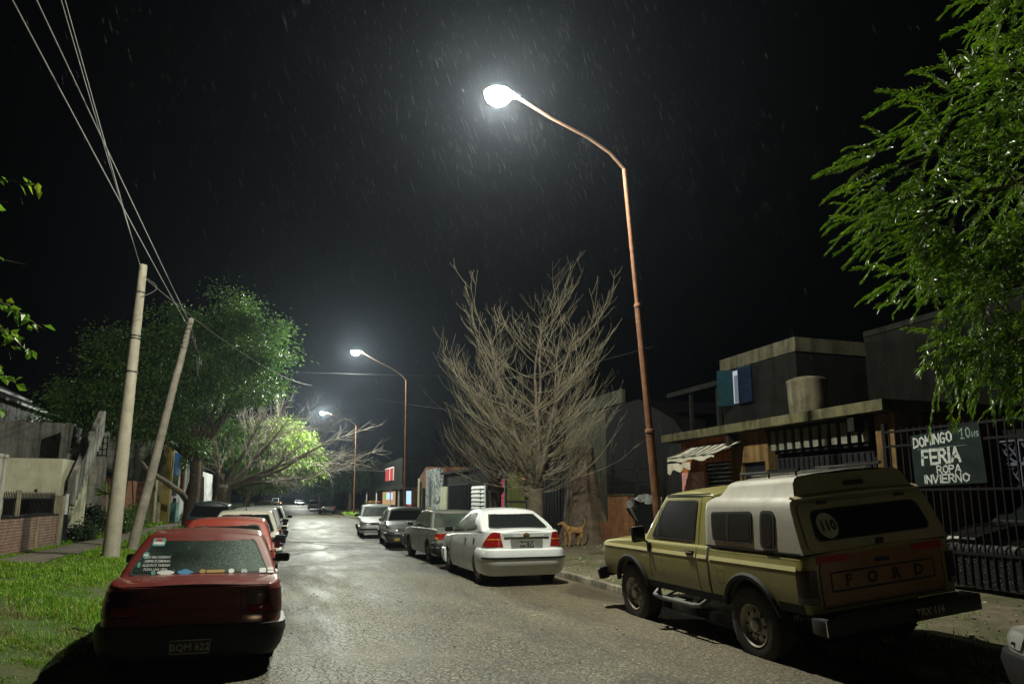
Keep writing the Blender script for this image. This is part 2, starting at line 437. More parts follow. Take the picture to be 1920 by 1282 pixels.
M['chalk'] = flat('white_hand_paint', (0.34, 0.37, 0.36), 0.8, 0, 0.5, 25)
M['chalkg'] = flat('faded_green_hand_paint', (0.14, 0.19, 0.17), 0.8, 0, 0.5, 25)
M['tank'] = concrete('fibre_cement_tank', (0.12, 0.11, 0.075), 3, 0.5)
M['plastbag'] = flat('clear_plastic_sheet', (0.16, 0.17, 0.17), 0.2, 0, 0.3, 4)
M['dogfur'] = flat('tan_dog_fur', (0.30, 0.17, 0.06), 0.9, 0, 0.55, 9, bmp=0.2)
M['dogfurw'] = flat('pale_dog_fur', (0.45, 0.34, 0.20), 0.9, 0, 0.3, 9)
M['cloth_d'] = flat('dark_clothing', (0.02, 0.02, 0.024), 0.9)
M['skin'] = flat('skin', (0.35, 0.2, 0.14), 0.6)
M['wire'] = flat('aerial_cable', (0.20, 0.20, 0.19), 0.5)
M['wireb'] = flat('black_cable', (0.03, 0.03, 0.03), 0.5)
M['cap_y'] = flat('faded_yellow_plastic', (0.5, 0.36, 0.08), 0.5)
M['fruit'] = flat('mixed_fruit', (0.35, 0.12, 0.05), 0.5, 0, 0.6, 14)
M['greenp'] = flat('green_leafy_goods', (0.12, 0.22, 0.05), 0.6, 0, 0.5, 14)
M['redpl'] = flat('red_plastic', (0.5, 0.02, 0.03), 0.4)
M['bark'] = rusty('grey_brown_bark', (0.13, 0.105, 0.075), (0.21, 0.18, 0.13), (0.055, 0.045, 0.03), 0.9)
M['barkl'] = rusty('pale_twig_bark', (0.24, 0.215, 0.15), (0.33, 0.30, 0.21), (0.14, 0.12, 0.085), 0.8)
M['barkp'] = rusty('pale_pinkish_twig_bark', (0.36, 0.32, 0.27), (0.48, 0.42, 0.36), (0.20, 0.17, 0.14), 0.8)
M['barkd'] = rusty('dark_wet_bark', (0.085, 0.06, 0.04), (0.15, 0.11, 0.075), (0.035, 0.025, 0.018), 0.8)
def leafmat(name, stops, rough=0.35, trans=0.35):
    m, nt, out = nodes(name)
    g = nt.nodes.new('ShaderNodeNewGeometry'); r = ramp(nt, g.outputs['Random Per Island'], stops)
    b = nt.nodes.new('ShaderNodeBsdfPrincipled'); b.inputs['Roughness'].default_value = rough
    b.inputs['Specular IOR Level'].default_value = 0.6
    nt.links.new(r.outputs[0], b.inputs['Base Color'])
    t = nt.nodes.new('ShaderNodeBsdfTranslucent'); nt.links.new(r.outputs[0], t.inputs[0])
    mx = nt.nodes.new('ShaderNodeMixShader'); mx.inputs[0].default_value = trans
    nt.links.new(b.outputs[0], mx.inputs[1]); nt.links.new(t.outputs[0], mx.inputs[2]); nt.links.new(mx.outputs[0], out.inputs[0])
    return m
M['leaf_r'] = leafmat('glossy_narrow_leaf', [(0.0, (0.06, 0.15, 0.006)), (0.5, (0.13, 0.27, 0.012)), (1.0, (0.25, 0.38, 0.02))], 0.36, 0.35)
M['leaf_e'] = leafmat('evergreen_leaf', [(0.0, (0.035, 0.10, 0.018)), (0.6, (0.11, 0.23, 0.045)), (1.0, (0.24, 0.37, 0.08))], 0.4, 0.3)
M['leaf_l'] = leafmat('light_green_leaf', [(0.0, (0.09, 0.16, 0.022)), (0.6, (0.19, 0.29, 0.045)), (1.0, (0.32, 0.42, 0.08))], 0.5, 0.4)
M['leaf_b'] = leafmat('broad_shrub_leaf', [(0.0, (0.09, 0.22, 0.015)), (0.6, (0.17, 0.34, 0.02)), (1.0, (0.30, 0.42, 0.03))], 0.35, 0.45)
M['leaf_d'] = leafmat('dark_leaf', [(0.0, (0.02, 0.045, 0.015)), (1.0, (0.05, 0.09, 0.03))], 0.6, 0.2)
M['leaf_dry'] = leafmat('dry_brown_leaf', [(0.0, (0.20, 0.09, 0.03)), (1.0, (0.36, 0.2, 0.08))], 0.6, 0.3)
M['dry'] = leafmat('dry_grass_blade', [(0.0, (0.16, 0.14, 0.03)), (0.6, (0.28, 0.24, 0.07)), (1.0, (0.36, 0.32, 0.14))], 0.7, 0.25)
M['grass'] = leafmat('grass_blade', [(0.0, (0.09, 0.26, 0.008)), (0.55, (0.18, 0.42, 0.012)), (0.85, (0.34, 0.48, 0.03)), (1.0, (0.44, 0.36, 0.10))], 0.55, 0.3)

def road_mat():
    m, nt, out = nodes('wet_cracked_asphalt'); b = principled(nt, out, (0.1, 0.1, 0.09), 0.5)
    g = wpos(nt)
    w = noise(nt, 1.3, 3, 0.5, 0, g)
    add = nt.nodes.new('ShaderNodeVectorMath'); add.operation = 'MULTIPLY_ADD'; add.inputs[1].default_value = (0.16, 0.16, 0.0)
    nt.links.new(w.outputs['Color'], add.inputs[0]); nt.links.new(g, add.inputs[2])
    v = nt.nodes.new('ShaderNodeTexVoronoi'); v.feature = 'DISTANCE_TO_EDGE'; v.inputs['Scale'].default_value = 12.5
    nt.links.new(add.outputs[0], v.inputs['Vector'])
    cr = ramp(nt, v.outputs['Distance'], [(0.0, 0.0), (0.085, 1.0)])
    big = noise(nt, 0.35, 4, 0.6, 0.3, g); area = ramp(nt, big.outputs[0], [(0.44, 1.0), (0.60, 0.12)])
    # cracked area is strongest in the wheel tracks
    crk = mix(nt, area.outputs[0], (1, 1, 1), cr.outputs[0])
    ag = nt.nodes.new('ShaderNodeTexVoronoi'); ag.inputs['Scale'].default_value = 48; nt.links.new(g, ag.inputs['Vector'])
    agr = ramp(nt, ag.outputs['Color'], [(0.1, (0.030, 0.029, 0.024)), (0.70, (0.115, 0.11, 0.09)), (0.93, (0.30, 0.29, 0.245))])
    pat = noise(nt, 0.8, 6, 0.65, 0.4, scaled(nt, g, (1.6, 0.35, 1))); pr = ramp(nt, pat.outputs[0], [(0.28, (0.62, 0.62, 0.62)), (0.5, (1.0, 0.99, 0.95)), (0.72, (1.3, 1.26, 1.14))])
    c1 = mix(nt, 1.0, agr.outputs[0], pr.outputs[0], 'MULTIPLY')
    c2 = mix(nt, 1.0, c1, mix(nt, 0.96, (1, 1, 1), crk), 'MULTIPLY')
    # brown grit washed toward the gutters, darker repair patches
    sx = nt.nodes.new('ShaderNodeSeparateXYZ'); nt.links.new(g, sx.inputs[0])
    gn = noise(nt, 0.9, 6, 0.7, 0.5, g)
    gm = nt.nodes.new('ShaderNodeMath'); gm.operation = 'MULTIPLY_ADD'; gm.inputs[1].default_value = 2.6; nt.links.new(gn.outputs[0], gm.inputs[0]); nt.links.new(sx.outputs[0], gm.inputs[2])
    gr = ramp(nt, gm.outputs[0], [(0.0, 0.0), (1.0, 1.0)]); mr = nt.nodes.new('ShaderNodeMapRange'); mr.inputs[1].default_value = 4.6; mr.inputs[2].default_value = 7.4; mr.inputs[4].default_value = 0.8; nt.links.new(gm.outputs[0], mr.inputs[0])
    c2 = mix(nt, mr.outputs[0], c2, (0.105, 0.085, 0.055))
    pn = noise(nt, 0.22, 2, 0.4, 0.2, scaled(nt, g, (1.5, 0.6, 1))); pc = ramp(nt, pn.outputs[0], [(0.56, (1, 1, 1)), (0.575, (0.62, 0.62, 0.62))])
    c2 = mix(nt, 1.0, c2, pc.outputs[0], 'MULTIPLY')
    c2 = mix(nt, 1.0, c2, (1.04, 1.0, 0.88), 'MULTIPLY')
    nt.links.new(c2, b.inputs['Base Color'])
    rr = ramp(nt, pat.outputs[0], [(0.3, 0.48), (0.7, 0.68)]); nt.links.new(rr.outputs[0], b.inputs['Roughness'])
    hs = nt.nodes.new('ShaderNodeMath'); hs.operation = 'MULTIPLY_ADD'; hs.inputs[1].default_value = 0.35
    n3 = noise(nt, 45, 3, 0.7, 0, g)
    nt.links.new(n3.outputs[0], hs.inputs[0]); nt.links.new(crk, hs.inputs[2])
    bump(nt, b, hs.outputs[0], 0.62, 0.014)
    return m
M['road'] = road_mat()
def soil_mat(name, a, b_, g_, gscale=0.6, gcut=0.52):
    m, nt, out = nodes(name); b = principled(nt, out, a, 0.9)
    g = wpos(nt); n = noise(nt, 5, 9, 0.75, 0.3, g); n2 = noise(nt, gscale, 5, 0.65, 0.3, g); n3 = noise(nt, 26, 5, 0.7, 0, g)
    r = ramp(nt, n.outputs[0], [(0.3, tuple(x*0.5 for x in a)), (0.52, a), (0.72, b_)])
    r2 = ramp(nt, n2.outputs[0], [(gcut-0.08, 0.0), (gcut+0.1, 1.0)])
    gc = ramp(nt, n3.outputs[0], [(0.3, tuple(x*0.5 for x in g_)), (0.7, tuple(x*1.4 for x in g_))])
    cm = mix(nt, r2.outputs[0], r.outputs[0], gc.outputs[0]); nt.links.new(cm, b.inputs['Base Color'])
    ad = nt.nodes.new('ShaderNodeMath'); ad.operation = 'ADD'; nt.links.new(n.outputs[0], ad.inputs[0]); nt.links.new(n3.outputs[0], ad.inputs[1])
    bump(nt, b, ad.outputs[0], 0.8, 0.04); return m
M['verge_r'] = soil_mat('worn_earth_pavement', (0.15, 0.125, 0.085), (0.24, 0.21, 0.15), (0.065, 0.075, 0.02))
M['verge_l'] = soil_mat('grassy_earth', (0.09, 0.075, 0.035), (0.13, 0.11, 0.05), (0.06, 0.11, 0.015), 0.5, 0.40)
M['path'] = soil_mat('worn_concrete_path', (0.24, 0.21, 0.16), (0.32, 0.29, 0.23), (0.12, 0.10, 0.07), 1.0, 0.6)
M['earth'] = soil_mat('dark_earth', (0.05, 0.045, 0.035), (0.07, 0.065, 0.05), (0.03, 0.045, 0.015))
M['kerb'] = concrete('worn_kerb_concrete', (0.24, 0.22, 0.17), 3.5, 0.45)
def sstep(t):
    t = max(0.0, min(1.0, t)); return t*t*(3-2*t)
class Hull:
    # lower body of a vehicle: side profile, plan corners and section profile
    def __init__(s, L, W, top, wz, zb=0.22, cf=(0.28, 0.55, 2.4), cr=(0.22, 0.45, 2.6), dr=None, df=None, arches=(), rs=0.05, crown=0.03, zbt=None):
        s.L, s.W = L, W; s.top = tab(top); s.wz = tab(wz); s.zb0 = zb; s.cf, s.cr = cf, cr
        s.dr = tab(dr) if dr else (lambda z: 0.0); s.df = tab(df) if df else (lambda z: 0.0)
        s.arches = arches; s.rs = rs; s.crown = crown; s.zbt = tab(zbt) if zbt else None
        half = [(0.0, -L/2), (s.plan(-L/2)*0.5, -L/2)]
        d = 0.0
        while d < 1.6:
            half.append((s.plan(-L/2+d), -L/2+d)); d += 0.004 if d < 0.03 else (0.02 if d < 0.5 else 0.1)
        s.orear = s._acc(half)
        half = [(0.0, L/2), (s.plan(L/2)*0.5, L/2)]; d = 0.0
        while d < 1.6:
            half.append((s.plan(L/2-d), L/2-d)); d += 0.004 if d < 0.03 else (0.02 if d < 0.5 else 0.1)
        s.ofront = s._acc(half)
    def _acc(s, h):
        a = 0.0; r = [(0.0, h[0])]
        for i in range(1, len(h)):
            a += math.hypot(h[i][0]-h[i-1][0], h[i][1]-h[i-1][1]); r.append((a, h[i]))
        return r
    def _at(s, o, a):
        b = abs(a)
        for i in range(1, len(o)):
            if b <= o[i][0] or i == len(o)-1:
                t = (b-o[i-1][0])/max(1e-9, o[i][0]-o[i-1][0])
                x = o[i-1][1][0]+(o[i][1][0]-o[i-1][1][0])*t; y = o[i-1][1][1]+(o[i][1][1]-o[i-1][1][1])*t
                return (x if a >= 0 else -x), y
    def plan(s, y):
        w = s.W/2
        for d, (c, R, n) in ((y+s.L/2, s.cr), (s.L/2-y, s.cf)):
            if d < R:
                t = max(0.0, min(1.0, (R-d)/R)); w -= c*(1-(max(0.0, 1-t**n))**(1/n))
        return w
    def yshift(s, y, z):
        d = y+s.L/2; e = s.L/2-y
        return s.dr(z)*sstep(1-d/0.7) - s.df(z)*sstep(1-e/0.7)
    def side(s, sx):
        return lambda y, z: Vector((sx*s.plan(y)*s.wz(z), y+s.yshift(y, z), z))
    def rear(s, a, z):
        x, y = s._at(s.orear, a); return Vector((x*s.wz(z), y+s.yshift(y, z), z))
    def front(s, a, z):
        x, y = s._at(s.ofront, a); return Vector((x*s.wz(z), y+s.yshift(y, z), z))
    def rwant(s, a, z=0): 
        x, y = s._at(s.orear, a); return Vector((x*1.2, y+s.L/2-0.75, 0))
    def fwant(s, a, z=0):
        x, y = s._at(s.ofront, a); return Vector((x*1.2, y-s.L/2+0.75, 0))
    def zb(s, y):
        z = s.zb0 if s.zbt is None else s.zbt(y)
        for (yc, zc, Ra) in s.arches:
            if abs(y-yc) < Ra: z = max(z, zc+math.sqrt(max(0, Ra*Ra-(y-yc)**2)))
        return z
    def mesh(s, mb, m=0, mu=1):
        L = s.L; ys = [-L/2, -L/2+0.004, -L/2+0.015, -L/2+0.04, -L/2+0.08]
        y = -L/2+0.14
        while y < L/2-0.14: ys.append(y); y += 0.09
        ys += [L/2-0.14, L/2-0.08, L/2-0.04, L/2-0.015, L/2-0.004, L/2]
        for (yc, zc, Ra) in s.arches:
            for k in range(17):
                ys.append(yc-Ra*math.cos(PI*k/16))
            ys += [yc-Ra-0.004, yc+Ra+0.004]
        ys = sorted(set(round(q, 5) for q in ys if -L/2 <= q <= L/2))
        q2 = [ys[0]]
        for q in ys[1:]:
            if q-q2[-1] > 0.003: q2.append(q)
        ys = q2; K = 9; rows = []
        for y in ys:
            zb = s.zb(y); zt = s.top(y); rs = s.rs; row = []
            inset = 0.12
            p = s.side(1)(y, zb); row.append((max(0.05, p.x-inset), p.y, zb))
            for k in range(K+1):
                z = zb+(zt-rs-zb)*k/K; p = s.side(1)(y, z); row.append((p.x, p.y, z))
            pe = s.side(1)(y, zt-rs)
            for k in range(1, 4):
                t = k/4*PI/2; row.append((pe.x-rs*(1-math.cos(t)), pe.y, zt-rs+rs*math.sin(t)))
            xe = pe.x-rs; pt = s.side(1)(y, zt)
            for k in range(4):
                t = 1-k/4; row.append((xe*t, pt.y, zt+s.crown*(1-t*t)))
            row.append((0, pt.y, zt+s.crown)); rows.append(row)
        nr = len(rows[0]); vs = []; fs = []
        for row in rows:
            vs += [Vector(p) for p in row] + [Vector((-p[0], p[1], p[2])) for p in row[:-1]]
        per = 2*nr-1
        def R(i, k): return i*per+k
        def Lf(i, k): return i*per+(nr+k if k < nr-1 else nr-1)
        for i in range(len(rows)-1):
            for k in range(nr-1):
                fs.append((R(i, k), R(i+1, k), R(i+1, k+1), R(i, k+1)))
                fs.append((Lf(i, k), Lf(i, k+1), Lf(i+1, k+1), Lf(i+1, k)))
        for i in (0, len(rows)-1):
            for k in range(nr-2):
                fs.append((R(i, k), R(i, k+1), Lf(i, k+1), Lf(i, k)))
            fs.append((R(i, nr-2), R(i, nr-1), Lf(i, nr-2)))
        mb.add(vs, fs, m)

class Cabin:
    # greenhouse: windscreen base / top, rear screen base / top (y, z), half widths
    def __init__(s, hull, fb, ft, rb, rt, w0, w1, roof, crown=0.04, bf=0.10, br=0.08, bs=0.02, drop=0.03, rad_=0.05):
        s.h = hull; s.fb, s.ft, s.rb, s.rt = fb, ft, rb, rt; s.w0, s.w1 = w0, w1; s.roof = tab(roof)
        s.crown, s.bf, s.br, s.bs, s.drop, s.rad = crown, bf, br, bs, drop, rad_
    def zbase(s, y):
        if y >= s.fb[0]: return s.fb[1]
        if y <= s.rb[0]: return s.rb[1]
        return s.h.top(y)-s.drop
    def ylim(s, v):
        return s.rb[0]+(s.rt-s.rb[0])*v, s.fb[0]+(s.ft-s.fb[0])*v
    def w(s, v): return s.w0+(s.w1-s.w0)*v + s.bs*4*v*(1-v)
    def side(s, sx):
        def f(y, z):
            z0 = s.zbase(y); z1 = s.roof(y); v = (z-z0)/max(0.05, z1-z0)
            return Vector((sx*s.w(max(0, min(1.05, v))), y, z))
        return f
    def rear(s, x, z):
        v = (z-s.rb[1])/(s.roof(s.rt)-s.rb[1]); y = s.rb[0]+(s.rt-s.rb[0])*v
        return Vector((x, y-s.br*(1-(x/s.w(max(0, min(1, v))))**2), z))
    def front(s, x, z):
        v = (z-s.fb[1])/(s.roof(s.ft)-s.fb[1]); y = s.fb[0]+(s.ft-s.fb[0])*v
        return Vector((x, y+s.bf*(1-(x/s.w(max(0, min(1, v))))**2), z))
    def mesh(s, mb, m=0):
        NV, NX, NS = 5, 8, 12
        bm = bmesh.new(); g = {}
        def put(key, p):
            g[key] = bm.verts.new(p); return g[key]
        for i in range(NV+1):
            v = i/NV; yr, yf = s.ylim(v); w = s.w(v)
            for j in range(NS+1):
                t = j/NS; y = yr+(yf-yr)*t
                for sx, nm in ((-1, 0), (1, NX)):
                    zb_ = s.zbase(s.rb[0]+(s.fb[0]-s.rb[0])*t) if 0 < j < NS else (s.rb[1] if j == 0 else s.fb[1])
                    z1 = s.roof(s.rt+(s.ft-s.rt)*t)
                    put((i, nm, j), (sx*w, y, zb_+(z1-zb_)*v))
            for k in range(1, NX):
                x = -w+2*w*k/NX; q = 1-(x/w)**2
                put((i, k, 0), (x, yr-s.br*q, s.rb[1]+(s.roof(s.rt)-s.rb[1])*v + (s.crown*q if i == NV else 0)))
                put((i, k, NS), (x, yf+s.bf*q, s.fb[1]+(s.roof(s.ft)-s.fb[1])*v + (s.crown*q if i == NV else 0)))
        for j in range(1, NS):
            t = j/NS
            for k in range(1, NX):
                w = s.w1; x = -w+2*w*k/NX; q = 1-(x/w)**2
                y = s.rt+(s.ft-s.rt)*t - s.br*q*(1-t)+s.bf*q*t
                put((NV, k, j), (x, y, s.roof(s.rt+(s.ft-s.rt)*t)+s.crown*q))
        F = []
        for i in range(NV):
            for j in range(NS):
                for k in (0, NX): F.append([(i, k, j), (i, k, j+1), (i+1, k, j+1), (i+1, k, j)])
            for k in range(NX):
                for j in (0, NS): F.append([(i, k, j), (i, k+1, j), (i+1, k+1, j), (i+1, k, j)])
        for j in range(NS):
            for k in range(NX): F.append([(NV, k, j), (NV, k+1, j), (NV, k+1, j+1), (NV, k, j+1)])
        for f in F: bm.faces.new([g[q] for q in f])
        bmesh.ops.recalc_face_normals(bm, faces=bm.faces)
        es = []
        def edge(a, b):
            e = bm.edges.get((g[a], g[b]))
            if e: es.append(e)
        for i in range(NV):
            for k in (0, NX):
                for j in (0, NS): edge((i, k, j), (i+1, k, j))
        for j in range(NS):
            for k in (0, NX): edge((NV, k, j), (NV, k, j+1))
        for k in range(NX):
            for j in (0, NS): edge((NV, k, j), (NV, k+1, j))
        bmesh.ops.bevel(bm, geom=es, offset=s.rad, segments=3, profile=0.6, affect='EDGES', clamp_overlap=True)
        bm.verts.index_update()
        mb.add([v.co.copy() for v in bm.verts], [[v.index for v in f.verts] for f in bm.faces], m); bm.free()

_wheels = {}
def wheel_meshes(style, r, w):
    key = (style, r, w)
    if key in _wheels: return _wheels[key]
    I = Matrix.Identity(4); rr = r*(0.62 if style != 'truck' else 0.56)
    mb = MB()
    prof = [(-w/2, rr), (-w/2-0.008, rr+(r-rr)*0.35), (-w/2+0.0, r*0.93), (-w/2+0.018, r*0.985), (-w/2+0.04, r), (w/2-0.04, r),
            (w/2-0.018, r*0.985), (w/2, r*0.93), (w/2+0.010, rr+(r-rr)*0.45), (w/2+0.002, rr+0.006), (w/2-0.012, rr)]
    mb.lathe(prof, I, 40)
    for a in (-0.25, 0, 0.25):                   # tread grooves read as thin dark bands
        mb.lathe([(a*w-0.004, r+0.0005), (a*w+0.004, r+0.0005)], I, 40)
    nb = 36
    for k in range(nb):
        t = 2*PI*k/nb
        mb.box((w*0.36*(1 if k % 2 else -1), (r-0.001)*math.cos(t), (r-0.001)*math.sin(t)), (w*0.22, 0.016, 0.012), rx=t-PI/2)
    tyre = mb
    rb = MB(); d = w/2
    rb.lathe([(d-0.004, rr+0.004), (d+0.006, rr-0.004), (d-0.006, rr-0.018), (d-0.05, rr-0.035), (d-0.06, rr*0.78), (-w*0.3, rr*0.8), (-w*0.45, rr)], I, 36)
    if style == 'alloy':
        rb.lathe([(d-0.055, rr*0.7), (d-0.06, 0.001)], I, 30, 1)
        for k in range(5):
            t = 2*PI*k/5
            Rm = Matrix.Rotation(t, 4, 'X')
            vs = []
            for (rad_, hw, a) in ((0.03, 0.034, d-0.012), (rr*0.6, 0.026, d-0.014), (rr-0.012, 0.036, d-0.006)):
                vs += [Rm @ Vector((a, -hw, rad_)), Rm @ Vector((a, hw, rad_)), Rm @ Vector((a-0.035, hw*1.2, rad_)), Rm @ Vector((a-0.035, -hw*1.2, rad_))]
            fs = []
            for q in range(2):
                for j in range(4):
                    j2 = (j+1) % 4; fs.append((q*4+j, q*4+j2, q*4+4+j2, q*4+4+j))
            rb.add(vs, fs)
        rb.lathe([(d-0.03, 0.062), (d-0.006, 0.058), (d-0.002, 0.03), (d-0.002, 0.001)], I, 20)
    elif style == 'cap':
        rb.lathe([(d-0.012, rr-0.03), (d-0.004, rr*0.82), (d-0.016, rr*0.55), (d-0.004, rr*0.36), (d+0.004, rr*0.2), (d+0.004, 0.001)], I, 30)
        for k in range(8):
            t = 2*PI*k/8; rb.box((d-0.009, rr*0.66*math.cos(t), rr*0.66*math.sin(t)), (0.012, 0.024, 0.05), 1, rx=t-PI/2)
    else:
        rb.lathe([(d-0.05, rr*0.80), (d-0.035, rr*0.70), (d-0.03, rr*0.50), (d-0.045, rr*0.42), (d-0.05, rr*0.40), (d-0.05, 0.001)], I, 32)
        for k in range(8):
            t = 2*PI*k/8; rb.box((d-0.037, rr*0.63*math.cos(t), rr*0.63*math.sin(t)), (0.012, 0.034, 0.05), 1, rx=t-PI/2, bev=0.005)
        rb.lathe([(d-0.05, rr*0.34), (d-0.005, rr*0.32), (d+0.005, rr*0.24), (d+0.006, 0.001)], I, 24)
        for k in range(5):
            t = 2*PI*k/5+0.3; rb.lathe([(d-0.05, 0.012), (d-0.034, 0.012), (d-0.032, 0.001)], Matrix.Translation((0, rr*0.50*math.cos(t), rr*0.50*math.sin(t))), 8)
    _wheels[key] = (tyre, rb); return _wheels[key]
_wobj = {}
def add_wheel(root, x, y, r, w, style, rim, steer=0):
    key = (style, r, w, rim)
    rot = (0, 0, (0 if x > 0 else PI)+steer)
    if key not in _wobj:
        t, rb = wheel_meshes(style, r, w)
        wo = t.build('wheel', M['tyre'], root); ro = rb.build('rim', [M[rim], M['iron']], wo)
        _wobj[key] = (wo.data, ro.data)
    else:
        dw, dr_ = _wobj[key]
        wo = bpy.data.objects.new('wheel', dw); COL.objects.link(wo); wo.parent = root
        ro = bpy.data.objects.new('rim', dr_); COL.objects.link(ro); ro.parent = wo
    wo.location = (x, y, r); wo.rotation_euler = rot
    return wo

def part(root, name, mats, fill, ang=35, label=None):
    mb = MB(); fill(mb); o = mb.build(name, mats, root, ang, recalc=False)
    if label: o['label'] = label
    return o
def plate(root, fn, want, text, z, w=0.32, h=0.12, white=False, off=0.012, ang=None):
    def fill(mb):
        pts = rpoly([(-w/2, z-h/2), (w/2, z-h/2), (w/2, z+h/2), (-w/2, z+h/2)], 0.015, 3)
        patch(mb, fn, pts, want, off, 2, 0 if white else 1)
        ring = [(-w/2+0.008, z-h/2+0.008), (w/2-0.008, z-h/2+0.008), (w/2-0.008, z+h/2-0.008), (-w/2+0.008, z+h/2-0.008), (-w/2+0.008, z-h/2+0.008)]
        strip(mb, fn, ring, 0.006, want, off+0.002, 1 if white else 0)
        dirn = 1 if Vector(want).y < 0 else -1
        put_text(mb, text, h*0.68, lambda x, y: fn(dirn*x, z-h*0.03+y)+normal_of(fn, dirn*x, z, Vector(want))*(off+0.003), 1 if white else 0, sx=1.0, bold=0.0)
    return part(root, 'number_plate', [M['platew'], M['plateb']], fill)

def car(name, label, cat, group, S, loc, rz=0, roll=0, pitch=0):
    root = empty(name, loc, rad(rz), label, cat, group, ry=rad(roll), rx=rad(pitch))
    P = S['paint']; L, W = S['L'], S['W']
    arches = [(yc, S['wr']+0.0, S['wr']+S.get('gap', 0.055)) for yc in S['axles']]
    h = Hull(L, W, S['top'], S['wz'], S.get('zb', 0.21), S.get('cf', (0.28, 0.6, 2.4)), S.get('cr', (0.2, 0.4, 2.6)), S.get('dr'), S.get('df'), arches, S.get('rs', 0.05), S.get('crown', 0.025), S.get('zbt'))
    c = Cabin(h, **S['cabin'])
    mb = MB(); h.mesh(mb, 0); c.mesh(mb, 0)
    # dark floor pan and wheel wells
    mb.box((0, 0, S.get('zb', 0.21)+0.10), (W*0.60, L*0.93, 0.16), 1)
    mb.box((0, 0, S['wr']*2+0.02), (W*0.86, L*0.9, 0.02), 1)
    for seam in S.get('seams', []):
        for sx in (-1, 1): strip(mb, h.side(sx), seam, 0.009, (sx, 0, 0), 0.0015, 1)
    for seam in S.get('cseams', []):
        for sx in (-1, 1): strip(mb, c.side(sx), seam, 0.009, (sx, 0, 0), 0.0015, 1)
    for seam in S.get('rseams', []):
        strip(mb, h.rear, seam, 0.010, (0, -1, 0), 0.0015, 1)
    for f in S.get('flares', []):
        pass
    mb.build('body', [M[P], M['rubber']], root, 32)
    # glass
    def win(nm, fn, poly, want, r=0.05, glass='glass', border=0.022, extra=None):
        def fill(b):
            o1 = rpoly(poly, r, 4); cu = sum(p[0] for p in o1)/len(o1); cv = sum(p[1] for p in o1)/len(o1)
            patch(b, fn, o1, want, 0.004, 3, 1)
            wdt = max(p[0] for p in o1)-min(p[0] for p in o1); hgt = max(p[1] for p in o1)-min(p[1] for p in o1)
            o2 = [(cu+(u-cu)*(1-2*border/wdt), cv+(v-cv)*(1-2*border/hgt)) for u, v in o1]
            patch(b, fn, o2, want, 0.007, 3, 0)
            if extra: extra(b)
        mats = [M[glass], M['rubber']] + S.get('stick_mats', []) if extra else [M[glass], M['rubber']]
        return part(root, nm, mats, fill, 50)
    win('windscreen', c.front, S['wind'], (0, 1, 0.6), 0.06, S.get('fglass', 'glass'))
    win('rear_window', c.rear, S['rwin'], (0, -1, 0.6), S.get('rwr', 0.06), S.get('rglass', 'glass'), extra=(lambda b: S['stickers'](b, c.rear)) if S.get('stickers') else None)
    for poly in S['swins']:
        for sx in (-1, 1): win('side_window', c.side(sx), poly, (sx, 0, 0.2), S.get('swr', 0.04), S.get('sglass', 'glass'), 0.016)
    # bumpers
    for nm, fn, wf, sp in (('rear_bumper', h.rear, h.rwant, S.get('rb')), ('front_bumper', h.front, h.fwant, S.get('fb'))):
        if not sp: continue
        def fill(b, sp=sp, fn=fn, wf=wf):
            al = [-sp['a']+2*sp['a']*k/48 for k in range(49)]
            sweep(b, fn, al, sp['sec'], wf, 0)
            if sp.get('strip'):
                z0, z1, o_ = sp['strip']; a2 = sp.get('sa', sp['a'])
                sweep(b, fn, [-a2+2*a2*k/40 for k in range(41)], [(o_-0.01, z0), (o_+0.008, z0), (o_+0.008, z1), (o_-0.01, z1)], wf, 1)
        part(root, nm, [M[sp['mat']], M[sp.get('smat', 'plast')]], fill, 40)
    for nm, polys, mat, z3 in S.get('rlamps', []):
        for sx in (-1, 1):
            def fill(b, sx=sx, polys=polys):
                for (poly, mi) in polys:
                    o1 = rpoly([(sx*u, v) for u, v in poly], 0.02, 3, 0.05)
                    a_ = sum(p[0] for p in poly)/len(poly)*sx
                    patch(b, h.rear, o1, h.rwant(a_), 0.010 + (0.004 if mi else 0), 3, mi, bulge=0.004)
            part(root, nm, [M[x] for x in mat], fill, 50)
    for nm, polys, mat, z3 in S.get('flamps', []):
        for sx in (-1, 1):
            def fill(b, sx=sx, polys=polys):
                for (poly, mi) in polys:
                    o1 = rpoly([(sx*u, v) for u, v in poly], 0.02, 3, 0.05)
                    a_ = sum(p[0] for p in poly)/len(poly)*sx
                    patch(b, h.front, o1, h.fwant(a_), 0.010 + (0.004 if mi else 0), 3, mi, bulge=0.004)
            part(root, nm, [M[x] for x in mat], fill, 50)
    if S.get('grille'):
        def fill(b):
            for poly, mi in S['grille']:
                patch(b, h.front, rpoly(poly, 0.015, 3, 0.05), (0, 1, 0), 0.012+0.004*mi, 3, mi)
        part(root, 'grille', [M['plast'], M['chrome']], fill, 50)
    for (a0, z, n_) in S.get('handles', []):
        for sx in (-1, 1):
            def fill(b, sx=sx):
                p = h.side(sx)(a0, z); b.box((p.x+sx*0.012, p.y, z), (0.03, 0.15, 0.032), 0, bev=0.006)
            part(root, 'door_handle', M[n_], fill, 60)
    if S.get('trim'):
        for sx in (-1, 1):
            def fill(b, sx=sx):
                for (y0, y1, z0, z1, mm, o_) in S['trim']:
                    n = max(2, int((y1-y0)/0.1)); al = [y0+(y1-y0)*k/n for k in range(n+1)]
                    sweep(b, h.side(sx), al, [(-0.004, z0), (o_, z0+0.004), (o_, z1-0.004), (-0.004, z1)], lambda a: Vector((sx, 0, 0)), mm)
            part(root, 'side_trim', [M['plast'], M['chrome'], M[P]], fill, 40)
